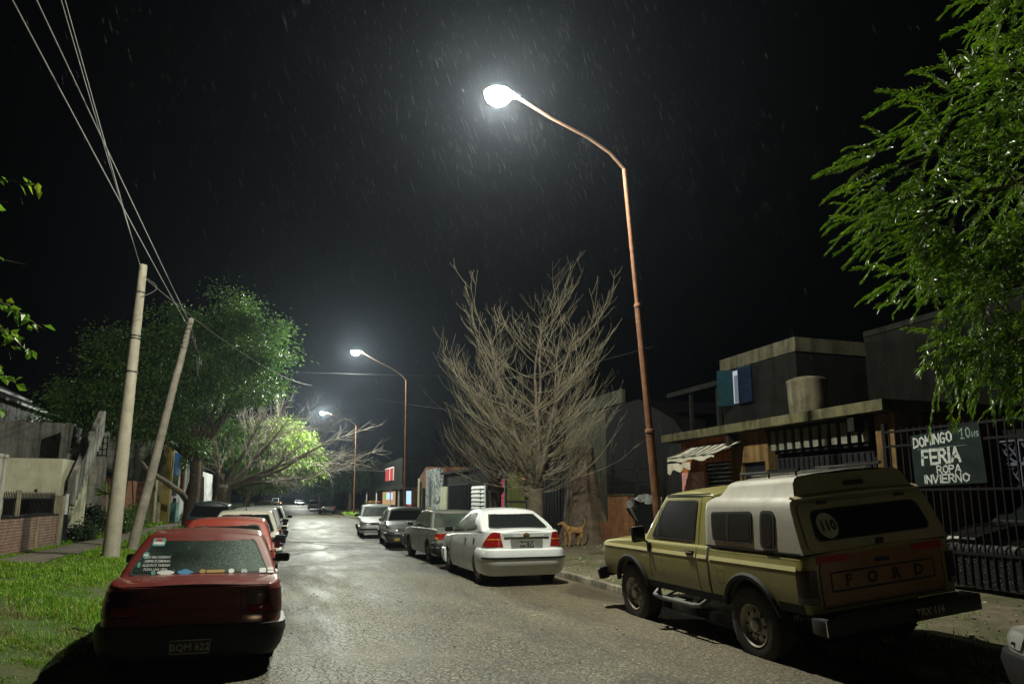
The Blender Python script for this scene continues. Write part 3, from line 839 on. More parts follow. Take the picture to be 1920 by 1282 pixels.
    if S.get('rtrim'):
        def fill(b):
            for (a, z0, z1, mm, o_) in S['rtrim']:
                sweep(b, h.rear, [-a+2*a*k/30 for k in range(31)], [(-0.004, z0), (o_, z0+0.003), (o_, z1-0.003), (-0.004, z1)], h.rwant, mm)
        part(root, 'boot_trim', [M['plast'], M['chrome'], M[P], M[S.get('rtm', 'plast')]], fill, 40)
    # mirrors
    for sx in S.get('mirrors', (-1, 1)):
        def fill(b, sx=sx):
            y, z = S['mir']; x0 = c.w0*sx
            b.box((x0+sx*0.14, y, z), (0.20, 0.09, 0.125), 0, bev=0.035, rz=sx*0.15)
            b.box((x0+sx*0.03, y+0.01, z-0.035), (0.10, 0.05, 0.04), 0, bev=0.01)
            b.box((x0+sx*0.145, y-0.047, z), (0.15, 0.006, 0.085), 1, rz=sx*0.15)
        part(root, 'wing_mirror', [M[S.get('mirmat', 'plast')], M['dwin']], fill, 40)
    if S.get('antenna'):
        y, z = S['antenna']
        part(root, 'antenna', M['rubber'], lambda b: (b.box((0, y, z+0.02), (0.03, 0.07, 0.04), bev=0.008), b.tube([(0, y, z+0.03), (0, y-0.06, z+0.08)], 0.005, 5)), 40)
    for yc in S['axles']:
        for sx in (-1, 1):
            add_wheel(root, sx*(W/2-0.015-S.get('ww', 0.175)/2-S.get('wi', 0.02)), yc, S['wr'], S.get('ww', 0.175), S.get('wheel', 'steel'), S.get('rim', 'steel'))
    return root, h, c

# ---- section profiles
WZ = [(0.18, 0.90), (0.30, 0.955), (0.50, 1.0), (0.65, 1.0), (0.80, 0.985), (1.0, 0.945), (1.15, 0.92)]
def sedan(L=4.25, W=1.69, H=1.41, **kw):
    b = -L/2
    S = dict(paint='silver', L=L, W=W, wr=0.29, axles=(L/2-0.80, b+0.95), wz=WZ, rs=0.055,
        top=[(b, 0.90), (b+0.05, 0.925), (b+0.6, 0.955), (b+1.2, 0.93), (0.2, 0.91), (0.85, 0.90), (L/2-0.5, 0.79), (L/2-0.12, 0.71), (L/2, 0.66)],
        dr=[(0.2, 0.03), (0.45, 0.0), (0.60, 0.03), (0.95, 0.10)], df=[(0.2, 0.06), (0.45, 0.0), (0.62, 0.02), (0.75, 0.12)],
        cabin=dict(fb=(L/2-1.25, 0.88), ft=L/2-2.0, rb=(b+0.62, 0.93), rt=b+1.28, w0=W/2-0.055, w1=W/2-0.235, roof=[(b+1.2, H-0.05), (b+1.8, H-0.015), (0.0, H-0.03), (0.6, H-0.07)], crown=0.035),
        wind=[(-W/2+0.14, 0.92), (W/2-0.14, 0.92), (W/2-0.30, H-0.10), (-W/2+0.30, H-0.10)],
        rwin=[(-W/2+0.14, 0.96), (W/2-0.14, 0.96), (W/2-0.31, H-0.085), (-W/2+0.31, H-0.085)],
        swins=[[(b+1.0, 0.95), (-0.12, 0.95), (-0.12, H-0.10), (b+1.32, H-0.13)], [(-0.07, 0.95), (L/2-1.32, 0.95), (L/2-2.0, H-0.12), (-0.07, H-0.10)]],
        seams=[[(-0.10, 0.28), (-0.10, 0.90)], [(L/2-1.28, 0.28), (L/2-1.28, 0.88)], [(b+1.28, 0.62), (b+1.02, 0.90)]],
        handles=[(-0.28, 0.80, 'plast'), (b+1.25, 0.82, 'plast')],
        mir=(L/2-1.45, 0.98),
        rb=dict(a=1.55, mat='plast', sec=[(-0.02, 0.24), (0.035, 0.25), (0.055, 0.32), (0.06, 0.46), (0.045, 0.53), (-0.02, 0.55)]),
        fb=dict(a=1.45, mat='plast', sec=[(-0.02, 0.22), (0.03, 0.24), (0.05, 0.32), (0.055, 0.46), (0.04, 0.52), (-0.02, 0.54)]),
        rlamps=[('tail_light', [([(0.46, 0.62), (0.95, 0.62), (0.98, 0.86), (0.50, 0.86)], 0), ([(0.50, 0.64), (0.72, 0.64), (0.73, 0.72), (0.50, 0.72)], 1)], ['lampdark', 'lampred'], 0)],
        flamps=[('headlight', [([(0.42, 0.56), (0.88, 0.56), (0.92, 0.68), (0.44, 0.68)], 0)], ['lampclear'], 0)],
        grille=[([(-0.38, 0.57), (0.38, 0.57), (0.38, 0.67), (-0.38, 0.67)], 0)])
    S.update(kw); return S
def hatch(L=3.85, W=1.62, H=1.42, **kw):
    b = -L/2
    S = dict(paint='white', L=L, W=W, wr=0.285, axles=(L/2-0.78, b+0.70), wz=WZ, rs=0.055,
        top=[(b, 0.86), (b+0.05, 0.90), (b+0.5, 0.93), (0.2, 0.91), (0.75, 0.90), (L/2-0.45, 0.80), (L/2-0.1, 0.71), (L/2, 0.65)],
        dr=[(0.2, 0.03), (0.45, 0.0), (0.60, 0.03), (0.95, 0.08)], df=[(0.2, 0.06), (0.45, 0.0), (0.62, 0.02), (0.75, 0.12)],
        cabin=dict(fb=(L/2-1.12, 0.88), ft=L/2-1.85, rb=(b+0.10, 0.90), rt=b+0.52, w0=W/2-0.05, w1=W/2-0.21, roof=[(b+0.4, H-0.06), (b+1.0, H-0.015), (0.1, H-0.03), (0.6, H-0.07)], crown=0.035, br=0.07),
        wind=[(-W/2+0.13, 0.92), (W/2-0.13, 0.92), (W/2-0.28, H-0.10), (-W/2+0.28, H-0.10)],
        rwin=[(-W/2+0.15, 0.95), (W/2-0.15, 0.95), (W/2-0.30, H-0.10), (-W/2+0.30, H-0.10)],
        swins=[[(b+0.38, 0.95), (-0.10, 0.95), (-0.10, H-0.10), (b+0.66, H-0.13)], [(-0.05, 0.95), (L/2-1.2, 0.95), (L/2-1.86, H-0.12), (-0.05, H-0.10)]],
        seams=[[(-0.08, 0.28), (-0.08, 0.90)], [(L/2-1.16, 0.28), (L/2-1.16, 0.88)]],
        handles=[(-0.25, 0.80, 'plast')], mir=(L/2-1.32, 0.98),
        rb=dict(a=1.45, mat='plast', sec=[(-0.02, 0.24), (0.035, 0.25), (0.055, 0.32), (0.06, 0.46), (0.045, 0.53), (-0.02, 0.55)]),
        fb=dict(a=1.40, mat='plast', sec=[(-0.02, 0.22), (0.03, 0.24), (0.05, 0.32), (0.055, 0.46), (0.04, 0.52), (-0.02, 0.54)]),
        rlamps=[('tail_light', [([(0.55, 0.60), (0.86, 0.60), (0.88, 0.84), (0.58, 0.84)], 0)], ['lampred'], 0)],
        flamps=[('headlight', [([(0.40, 0.56), (0.84, 0.56), (0.88, 0.68), (0.42, 0.68)], 0)], ['lampclear'], 0)],
        grille=[([(-0.36, 0.57), (0.36, 0.57), (0.36, 0.67), (-0.36, 0.67)], 0)])
    S.update(kw); return S
# ------------------------------------------------------------------ the parked cars
def stick_red(b, fn):
    w = (0, -1, 0.6)
    def box(x0, x1, z0, z1, m, r=0.01, off=0.010):
        patch(b, fn, rpoly([(x0, z0), (x1, z0), (x1, z1), (x0, z1)], r, 3), w, off, 2, m)
    def oval(x, z, a, c, m, off=0.010):
        patch(b, fn, [(x+a*math.cos(2*PI*k/18), z+c*math.sin(2*PI*k/18)) for k in range(18)], w, off, 2, m)
    box(-0.545, -0.415, 1.235, 1.315, 3, 0.02); box(-0.51, -0.45, 1.285, 1.305, 6, 0.005, 0.012); box(-0.535, -0.425, 1.25, 1.275, 2, 0.008, 0.012)
    oval(-0.575, 1.145, 0.034, 0.034, 3); oval(-0.575, 1.145, 0.024, 0.012, 2, 0.012)
    for i, tx in enumerate(('LOS MAS RAPIDOS', 'SIEMPRE SE DEMORAN', 'ALGUNOS TARDAN', 'TODA UNA VIDA')):
        put_text(b, tx, 0.034, lambda x, y, i=i: fn(x-0.45, 1.125-0.038*i+y)+normal_of(fn, x-0.45, 1.1, Vector(w))*0.011, 2, 0.25, 0.88 if i != 1 else 0.74)
    oval(-0.62, 1.055, 0.016, 0.026, 3); oval(-0.46, 0.985, 0.022, 0.02, 3)
    oval(-0.34, 0.985, 0.085, 0.020, 2); patch(b, fn, rpoly([(-0.24, 0.985), (-0.15, 0.96), (-0.06, 0.985), (-0.15, 1.018)], 0.02, 3), w, 0.010, 2, 4)
    oval(0.02, 0.992, 0.030, 0.018, 5); box(0.06, 0.24, 0.978, 1.004, 5); oval(0.31, 0.99, 0.03, 0.021, 2)
    put_text(b, 'life', 0.055, lambda x, y: fn(x+0.44, 0.985+y)+normal_of(fn, x+0.44, 0.985, Vector(w))*0.011, 2, 0.3)
    box(0.60, 0.67, 0.967, 1.010, 2, 0.006); box(0.685, 0.75, 0.99, 1.012, 2, 0.006); box(0.685, 0.75, 0.962, 0.984, 2, 0.006)
red_spec = sedan(paint='red', H=1.40, stickers=stick_red, rglass='glassw', rim='steel', wheel='cap',
    stick_mats=[M['stick_w'], M['stick_c'], M['stick_b'], M['stick_y'], M['redpl']],
    rseams=[[(-0.80, 0.905), (0.80, 0.905)], [(-0.44, 0.58), (-0.44, 0.88)], [(0.44, 0.58), (0.44, 0.88)]],
    rtrim=[(0.45, 0.60, 0.68, 3, 0.008)], rtm='red',
    trim=[(-1.1, 1.35, 0.47, 0.54, 0, 0.014)], rs=0.05, zb=0.27)
car_red, hr, cr_ = car('parked_sedan', 'dark red sedan with stickers on its wet rear window, nearest car on the left', 'car', 'cars parked along the left kerb', red_spec, (-0.915, 9.88, -0.07), 2.5, 0.9)
plate(car_red, hr.rear, (0, -1, 0), 'BQM 622', 0.36, 0.38, 0.135, False, 0.068)
def fill(b):
    put_text(b, 'RENAULT', 0.055, lambda x, y: hr.rear(x-0.40, 0.775+y)+Vector((0, -0.010, 0)), 0, 0, 1.0)
part(car_red, 'badge', M['chrome'], fill)
part(car_red, 'badge', M['chrome'], lambda b: put_text(b, '19', 0.055, lambda x, y: hr.rear(x-0.20, 0.775+y)+Vector((0, -0.010, 0)), 0, 0, 1.0))
part(car_red, 'badge', M['gplast'], lambda b: put_text(b, 'RE', 0.05, lambda x, y: hr.rear(x+0.36, 0.80+y)+Vector((0, -0.010, 0)), 0, 0, 1.0))
car('parked_hatchback', 'bright red hatchback with dark rear window behind the dark red sedan', 'car', 'cars parked along the left kerb',
    hatch(paint='red2', H=1.42, rim='steel'), (-0.95, 14.6, -0.06), 1.0)
wl_spec = sedan(paint='cream', L=4.1, W=1.68, H=1.47, rim='alloy', antenna=(-0.75, 1.47), mirmat='cream',
    rb=dict(a=1.5, mat='cream', smat='plast', strip=(0.5, 0.54, 0.06), sec=[(-0.02, 0.24), (0.035, 0.25), (0.055, 0.32), (0.06, 0.48), (0.04, 0.58), (-0.02, 0.60)]))
wl, hw_, cw_ = car('parked_sedan', 'cream white sedan with a roof aerial, ahead of the bright red hatchback', 'car', 'cars parked along the left kerb', wl_spec, (-0.92, 19.6, -0.05), 0.5)
part(wl, 'brake_light', M['lampdark'], lambda b: patch(b, cw_.rear, rpoly([(-0.16, 1.335), (0.16, 1.335), (0.15, 1.365), (-0.15, 1.365)], 0.01, 2), (0, -1, 0.6), 0.012, 2, 0))
car('parked_hatchback', 'white hatchback with black door mirrors, fourth from the camera on the left', 'car', 'cars parked along the left kerb',
    hatch(paint='white', H=1.44, rim='alloy', wheel='cap'), (-0.86, 24.6, 0), 0)
car('parked_sedan', 'silver sedan in the left row ahead of the white hatchback', 'car', 'cars parked along the left kerb',
    sedan(paint='silver', H=1.43, wheel='cap', rim='alloy'), (-0.72, 30.2, 0), 0)
car('parked_van', 'tall blue grey van with an arched roof standing half on the left verge', 'van', 'cars parked along the left kerb',
    hatch(paint='blue', L=4.1, W=1.75, H=1.56, rim='steel', cabin=dict(fb=(0.95, 0.88), ft=0.3, rb=(-2.0, 0.90), rt=-1.82, w0=0.83, w1=0.62, roof=[(-2.0, 1.42), (-1.2, 1.47), (0.4, 1.44)], crown=0.11, br=0.05)), (-2.75, 31.0, 0.05), 0, 3)
car('parked_hatchback', 'black hatchback, last of the left row under the far trees', 'car', 'cars parked along the left kerb',
    hatch(paint='blackp', H=1.55), (-1.0, 47.5, 0), 0)

# ---- right kerb
aveo = sedan(paint='white', L=4.05, W=1.70, H=1.50, wr=0.295, rim='alloy', wheel='alloy', mirmat='plast', fglass='glassg', sglass='glassg', gap=0.05,
    top=[(-2.025, 1.04), (-1.98, 1.075), (-1.5, 1.09), (-1.0, 1.04), (0.1, 0.97), (0.75, 0.93), (1.5, 0.86), (1.9, 0.74), (2.025, 0.68)],
    wz=[(0.18, 0.93), (0.32, 0.975), (0.52, 1.0), (0.70, 1.0), (0.88, 0.975), (1.06, 0.93), (1.2, 0.90)],
    dr=[(0.2, 0.06), (0.42, 0.0), (0.55, 0.0), (0.72, 0.045), (0.76, 0.06), (1.08, 0.10)], cr=(0.30, 0.42, 2.2), axles=(1.25, -1.23), crown=0.035, rs=0.06,
    cabin=dict(fb=(0.98, 0.90), ft=0.12, rb=(-1.52, 1.06), rt=-0.82, w0=0.80, w1=0.58, roof=[(-1.0, 1.42), (-0.5, 1.48), (-0.1, 1.475), (0.2, 1.43)], crown=0.045, br=0.14, bs=0.05, rad_=0.07),
    wind=[(-0.70, 0.95), (0.70, 0.95), (0.52, 1.39), (-0.52, 1.39)],
    rwin=[(-0.66, 1.11), (0.66, 1.11), (0.50, 1.415), (-0.50, 1.415)],
    swins=[[(-1.12, 1.09), (-0.22, 1.03), (-0.22, 1.40), (-0.62, 1.41), (-1.0, 1.30)], [(-0.17, 1.03), (0.84, 0.98), (0.10, 1.36), (-0.17, 1.40)]], swr=0.07,
    seams=[[(-0.20, 0.30), (-0.20, 0.98)], [(0.92, 0.30), (0.90, 0.92)], [(-0.92, 0.68), (-1.16, 1.02)]],
    handles=[(-0.40, 0.88, 'chrome'), (-1.02, 0.90, 'chrome')], mir=(0.72, 1.03), antenna=(-0.72, 1.52),
    rb=dict(a=1.42, mat='white', smat='plast', strip=(0.535, 0.57, 0.058), sa=0.98, sec=[(-0.02, 0.23), (0.02, 0.235), (0.045, 0.30), (0.058, 0.44), (0.058, 0.58), (0.045, 0.69), (0.0, 0.735), (-0.02, 0.735)]),
    fb=dict(a=1.40, mat='white', sec=[(-0.02, 0.20), (0.03, 0.24), (0.05, 0.32), (0.055, 0.46), (0.04, 0.54), (-0.02, 0.58)]),
    rlamps=[('tail_light', [([(0.50, 0.765), (1.06, 0.765), (1.02, 0.81), (0.80, 1.03), (0.73, 1.055), (0.60, 1.045)], 0), ([(0.545, 0.90), (0.90, 0.895), (0.88, 0.915), (0.55, 0.92)], 1)], ['lampred', 'lamporange'], 0)],
    rseams=[[(-0.60, 1.045), (-0.505, 0.76), (-0.45, 0.63), (0.45, 0.63), (0.505, 0.76), (0.60, 1.045)]],
    rtrim=[(0.50, 0.935, 0.962, 1, 0.012)])
car_w, ha, ca = car('parked_sedan', 'white rounded sedan with red triangular tail lights parked at the right kerb', 'car', 'cars parked along the right kerb', aveo, (4.62, 15.45, -0.01), 1.3, 0.0)
def fill(b):
    patch(b, ha.rear, rpoly([(-0.335, 0.675), (0.335, 0.675), (0.375, 0.93), (-0.375, 0.93)], 0.03, 3), (0, -1, 0), 0.004, 2, 0)
    strip(b, ha.rear, [(-0.375, 0.92), (-0.335, 0.675), (0.335, 0.675), (0.375, 0.92)], 0.022, (0, -1, 0), 0.010, 1)
part(car_w, 'boot_recess', [M['grey'], M['white']], fill)
plate(car_w, ha.rear, (0, -1, 0), 'AWJ 723', 0.82, 0.34, 0.135, False, 0.012)
def fill(b):
    w = (0, -1, 0)
    def cross(s_, off, m):
        patch(b, ha.rear, rpoly([(-0.075*s_, 1.005-0.016*s_), (0.062*s_, 1.005-0.016*s_), (0.075*s_, 1.005+0.016*s_), (-0.062*s_, 1.005+0.016*s_)], 0.004, 2), w, off, 2, m)
        patch(b, ha.rear, rpoly([(-0.032*s_, 1.005-0.034*s_), (0.024*s_, 1.005-0.034*s_), (0.032*s_, 1.005+0.034*s_), (-0.024*s_, 1.005+0.034*s_)], 0.004, 2), w, off+0.001, 2, m)
    cross(1.0, 0.010, 1); cross(0.82, 0.012, 0)
part(car_w, 'emblem', [M['gold'], M['chrome']], fill)
part(car_w, 'badge', M['plast'], lambda b: put_text(b, 'CHEVROLET', 0.042, lambda x, y: ha.rear(x-0.42, 0.985+y)+Vector((0, -0.012, 0)), 0))
part(car_w, 'badge', M['plast'], lambda b: put_text(b, 'AVEO', 0.042, lambda x, y: ha.rear(x+0.45, 0.985+y)+Vector((0, -0.012, 0)), 0))
def fill(b):    # body-colour arch lips
    for sx in (-1, 1):
        for (yc, zc, Ra) in ha.arches:
            strip(b, ha.side(sx), [(yc-Ra*1.05*math.cos(PI*k/14), zc+Ra*1.05*math.sin(PI*k/14)) for k in range(15)], 0.055, (sx, 0, 0), 0.010, 0)
part(car_w, 'wheel_arch_lip', M['white'], fill)

old = sedan(paint='grey', L=4.20, W=1.64, H=1.39, rs=0.035, wheel='steel', rim='steel', crown=0.012, fglass='glassg', rglass='glassg', sglass='glassg',
    wz=[(0.18, 0.93), (0.30, 0.97), (0.50, 1.0), (0.66, 1.0), (0.70, 0.985), (0.92, 0.96), (1.1, 0.95)], cr=(0.07, 0.14, 2.4), cf=(0.08, 0.16, 2.4),
    top=[(-2.1, 0.87), (-2.05, 0.89), (-1.3, 0.905), (0.2, 0.89), (1.0, 0.87), (1.9, 0.80), (2.1, 0.77)], dr=[(0.2, 0.03), (0.5, 0.0), (0.9, 0.05)], df=[(0.2, 0.05), (0.5, 0.0), (0.8, 0.05)],
    cabin=dict(fb=(0.95, 0.86), ft=0.38, rb=(-1.38, 0.885), rt=-0.98, w0=0.77, w1=0.64, roof=[(-1.1, 1.35), (-0.3, 1.38), (0.5, 1.34)], crown=0.02, br=0.04, bf=0.06, bs=0.012, rad_=0.03),
    wind=[(-0.70, 0.90), (0.70, 0.90), (0.59, 1.31), (-0.59, 1.31)], rwin=[(-0.69, 0.93), (0.69, 0.93), (0.58, 1.315), (-0.58, 1.315)], rwr=0.03,
    swins=[[(-1.12, 0.93), (-0.22, 0.92), (-0.22, 1.325), (-0.90, 1.32)], [(-0.16, 0.92), (0.80, 0.91), (0.38, 1.30), (-0.16, 1.325)]], swr=0.025,
    seams=[[(-0.19, 0.28), (-0.19, 0.88)], [(0.90, 0.28), (0.90, 0.86)], [(-1.12, 0.5), (-1.12, 0.88)]],
    handles=[(-0.35, 0.78, 'chrome'), (-1.0, 0.79, 'chrome')], mirrors=(-1,), mirmat='grey',
    trim=[(-1.95, 2.0, 0.685, 0.70, 1, 0.008)],
    rb=dict(a=1.02, mat='plast', smat='chrome', strip=(0.44, 0.47, 0.075), sec=[(-0.02, 0.28), (0.06, 0.29), (0.085, 0.34), (0.085, 0.52), (0.06, 0.56), (-0.02, 0.57)]),
    fb=dict(a=1.02, mat='plast', sec=[(-0.02, 0.28), (0.06, 0.29), (0.085, 0.34), (0.085, 0.52), (0.06, 0.56), (-0.02, 0.57)]),
    rlamps=[('tail_light', [([(0.50, 0.64), (0.86, 0.64), (0.86, 0.79), (0.50, 0.79)], 0), ([(0.76, 0.645), (0.86, 0.645), (0.86, 0.70), (0.76, 0.70)], 1)], ['lampred', 'lamporange'], 0)])
car('parked_sedan', 'old boxy grey sedan with chrome waist strip in front of the white rounded sedan', 'car', 'cars parked along the right kerb', old, (4.52, 20.4, 0.0), 2.5, 0.3)
esc = hatch(paint='dgrey', L=4.05, W=1.68, H=1.39, wheel='cap', rim='alloy', mirmat='dgrey',
    top=[(-2.02, 0.90), (-1.9, 0.95), (-1.2, 0.94), (0.2, 0.92), (0.8, 0.92), (1.5, 0.82), (1.88, 0.70), (2.02, 0.62)], cf=(0.32, 0.6, 2.2),
    cabin=dict(fb=(0.95, 0.90), ft=0.12, rb=(-1.85, 0.92), rt=-1.25, w0=0.78, w1=0.60, roof=[(-1.3, 1.32), (-0.5, 1.385), (0.2, 1.34)], crown=0.035),
    wind=[(-0.70, 0.94), (0.70, 0.94), (0.54, 1.30), (-0.54, 1.30)],
    flamps=[('headlight', [([(0.44, 0.55), (0.98, 0.58), (1.02, 0.68), (0.46, 0.66)], 0)], ['lampclear', 'lamporange'], 0)],
    grille=[([(-0.30, 0.57), (0.30, 0.57), (0.28, 0.63), (-0.28, 0.63)], 0), ([(-0.55, 0.27), (0.55, 0.27), (0.50, 0.36), (-0.50, 0.36)], 0)],
    fb=dict(a=1.42, mat='dgrey', smat='plast', strip=(0.43, 0.48, 0.058), sec=[(-0.02, 0.20), (0.03, 0.22), (0.055, 0.30), (0.06, 0.46), (0.045, 0.53), (-0.02, 0.55)]))
e_, he, ce = car('parked_hatchback', 'dark metallic grey car facing the camera with a small yellow plate on its bumper', 'car', 'cars parked along the right kerb', esc, (4.33, 26.6, 0.0), 180-3.0)
plate(e_, he.front, (0, 1, 0), 'CRT 018', 0.40, 0.32, 0.11, False, 0.066)
part(e_, 'fog_light', M['cap_y'], lambda b: patch(b, he.front, rpoly([(0.40, 0.29), (0.58, 0.29), (0.58, 0.37), (0.40, 0.37)], 0.02, 3), (0.3, 1, 0), 0.066, 2, 0))
wh = hatch(paint='white', L=3.75, W=1.62, H=1.44, wheel='cap', rim='alloy', fglass='glassg', mirmat='plast', smat='plast',
    trim=[(-1.2, 1.1, 0.47, 0.53, 0, 0.012)], fb=dict(a=1.40, mat='white', smat='plast', strip=(0.36, 0.42, 0.05), sec=[(-0.02, 0.22), (0.03, 0.24), (0.05, 0.32), (0.055, 0.46), (0.04, 0.52), (-0.02, 0.54)]))
car('parked_hatchback', 'white five door hatchback facing the camera, last of the right row before the grass', 'car', 'cars parked along the right kerb', wh, (4.08, 33.4, 0.0), 180-3)
car('parked_hatchback', 'black car parked far down the right side beneath dark trees', 'car', None, hatch(paint='blackp', L=4.2, W=1.75, H=1.6), (4.6, 84, 0.0), 0)
car('parked_sedan', 'white sedan with its rear lit, far down the road beside a black car', 'car', None, sedan(paint='white', H=1.45), (4.4, 118, 0.0), 0)
car('parked_hatchback', 'white hatchback, tiny in the distance at the right of the far lit road', 'car', 'cars far down the lit road', hatch(paint='white'), (3.4, 212, 0.0), 180)
car('parked_sedan', 'pale sedan, tiny in the distance behind the far white hatchback', 'car', 'cars far down the lit road', sedan(paint='silver'), (3.9, 190, 0.0), 180)
car('parked_van', 'white van, tiny in the distance at the left of the far lit road', 'van', 'cars far down the lit road', hatch(paint='white', H=1.9, L=4.4, cabin=dict(fb=(1.0, 0.88), ft=0.5, rb=(-2.1, 0.9), rt=-2.0, w0=0.76, w1=0.66, roof=[(-2.1, 1.85), (0.5, 1.85)], crown=0.03)), (-2.0, 160, 0.0), 0)
near = sedan(paint='silver', L=4.2, W=1.70, H=1.45, mirmat='silver', cf=(0.45, 0.8, 2.0))
car('parked_sedan', 'silver car behind the pickup, only its front corner inside the frame at bottom right', 'car', 'cars parked along the right kerb', near, (5.84, 2.05, 0.06), 0)
yard = hatch(paint='dgrey', L=3.9, H=1.42)
car('parked_hatchback', 'dark car with a pale front bumper standing in the yard behind the iron fence', 'car', None,
    hatch(paint='blackp', L=3.9, H=1.42, fb=dict(a=1.4, mat='plast', sec=[(-0.02, 0.30), (0.05, 0.30), (0.07, 0.38), (0.07, 0.50), (0.04, 0.56), (-0.02, 0.58)])), (12.7, 8.6, 0.40), 90)

# ------------------------------------------------------------------ the pickup
def pickup():
    L, W = 4.75, 1.96
    root = empty('pickup_truck', (5.97, 8.19, 0.0), rad(0.0), 'olive green pickup with grey fibreglass canopy, two wheels up on the right kerb', 'pickup truck', 'cars parked along the right kerb', ry=rad(-5.0))
    rw = 0.36; RT = 0.415; LIFT = 0.10; ax = (1.36, -1.43)
    h = Hull(L, W, [(-L/2, 1.12), (-0.7, 1.12), (0.0, 1.12), (0.75, 1.12), (1.3, 1.11), (2.1, 1.06), (2.28, 1.02), (L/2, 0.93)],
             [(0.45, 0.955), (0.60, 0.985), (0.78, 1.0), (0.97, 1.0), (1.0, 0.99), (1.12, 0.965)], 0.50, (0.14, 0.22, 2.2), (0.07, 0.10, 2.4), arches=[(ax[0], rw, 0.47), (ax[1], rw, 0.47)], rs=0.05, crown=0.02,
             df=[(0.4, 0.02), (0.6, 0.0), (0.9, 0.0), (1.0, 0.05)], zbt=[(-L/2, 0.56), (-1.9, 0.56), (-0.8, 0.48), (0.8, 0.48), (1.9, 0.54), (L/2, 0.54)])
    mb = MB(); h.mesh(mb, 0)
    mb.box((0, 0.0, 0.50), (W*0.62, L*0.92, 0.12), 1); mb.box((0, 0, 0.86), (W*0.9, L*0.92, 0.02), 1)
    for sx in (-1, 1):
        S_ = h.side(sx); w_ = (sx, 0, 0)
        strip(mb, S_, [(-0.70, 0.50), (-0.70, 1.10)], 0.035, w_, 0.002, 1)          # gap between cab and bed
        strip(mb, S_, [(-0.50, 0.54), (-0.46, 0.70), (-0.44, 1.10)], 0.012, w_, 0.002, 1)
        strip(mb, S_, [(0.72, 0.54), (0.74, 1.10)], 0.012, w_, 0.002, 1)
        strip(mb, S_, [(-0.50, 0.54), (0.72, 0.54)], 0.010, w_, 0.002, 1)
        strip(mb, S_, [(-1.0, 0.72), (-0.88, 0.72), (-0.88, 0.86), (-1.0, 0.86), (-1.0, 0.72)], 0.006, w_, 0.002, 1)
    # lift-gate edge and tailgate pressing
    R_ = h.rear; w_ = (0, -1, 0)
    strip(mb, R_, [(-0.80, 0.60), (-0.80, 1.10)], 0.014, w_, 0.002, 1); strip(mb, R_, [(0.80, 0.60), (0.80, 1.10)], 0.014, w_, 0.002, 1)
    strip(mb, R_, [(-0.80, 0.60), (0.80, 0.60)], 0.014, w_, 0.002, 1)
    c = Cabin(h, (0.98, 1.10), 0.50, (-0.68, 1.10), -0.63, 0.925, 0.745, [(-0.7, 1.72), (-0.1, 1.76), (0.52, 1.72)], 0.04, 0.10, 0.02, 0.012, 0.03, 0.055)
    c.mesh(mb, 0)
    for sx in (-1, 1):
        strip(mb, c.side(sx), [(-0.45, 1.12), (-0.42, 1.70), (0.45, 1.70)], 0.012, (sx, 0, 0), 0.002, 1)
        strip(mb, c.side(sx), [(-0.60, 1.735), (0.46, 1.715)], 0.020, (sx, 0, 0), 0.008, 1)
    mb.build('body', [M['olive'], M['rubber']], root, 30)
    # pale stripe along the shoulder, sill and arch cladding
    for sx in (-1, 1):
        part(root, 'side_stripe', M['stripe'], lambda b: [strip(b, h.side(sx), [(y0, 0.992), (y1, 0.992)], 0.045, (sx, 0, 0), 0.004, 0) for (y0, y1) in ((-2.25, -0.73), (-0.67, -0.46), (-0.43, 0.71), (0.745, 2.2))])
        def fill(b):
            for (y0, y1) in ((-0.92, 0.86),):
                strip(b, h.side(sx), [(y0, 0.525), (y1, 0.525)], 0.085, (sx, 0, 0), 0.005, 0)
            strip(b, h.side(sx), [(-2.3, 0.60), (-1.92, 0.60)], 0.085, (sx, 0, 0), 0.005, 0)
            for yc in ax:
                Ra = 0.47; S_ = h.side(sx); wv = Vector((sx, 0, 0)); vs = []; n = 20
                for k in range(n+1):
                    t = PI*(0.0+k/n)
                    for (rr_, o_) in ((Ra-0.012, -0.03), (Ra-0.012, 0.028), (Ra+0.03, 0.030), (Ra+0.055, 0.0)):
                        y, z = yc-rr_*math.cos(t), rw+rr_*math.sin(t); z = max(z, 0.47)
                        vs.append(S_(y, z)+wv*o_)
                b.add(vs, [(i*4+j, i*4+j+1, (i+1)*4+j+1, (i+1)*4+j) for i in range(n) for j in range(3)])
        part(root, 'wheel_arch_cladding', M['gclad'], fill, 40)
    def win(nm, fn, poly, want, r, frame=0.022, mullion=None, glass='glassd', fm='rubber'):
        def fill(b):
            o1 = rpoly(poly, r, 6); cu = sum(p[0] for p in poly)/len(poly); cv = sum(p[1] for p in poly)/len(poly)
            patch(b, fn, o1, want, 0.012, 2, 1)
            wd = max(p[0] for p in o1)-min(p[0] for p in o1); hg = max(p[1] for p in o1)-min(p[1] for p in o1)
            patch(b, fn, [(cu+(u-cu)*(1-2*frame/wd), cv+(v-cv)*(1-2*frame/hg)) for u, v in o1], want, 0.015, 2, 0)
            if mullion is not None: strip(b, fn, [(mullion, min(p[1] for p in poly)+0.02), (mullion, max(p[1] for p in poly)-0.02)], 0.026, want, 0.020, 1)
        return part(root, nm, [M[glass], M[fm]], fill, 50)
    win('windscreen', c.front, [(-0.80, 1.16), (0.80, 1.16), (0.66, 1.66), (-0.66, 1.66)], (0, 1, 0.5), 0.07)
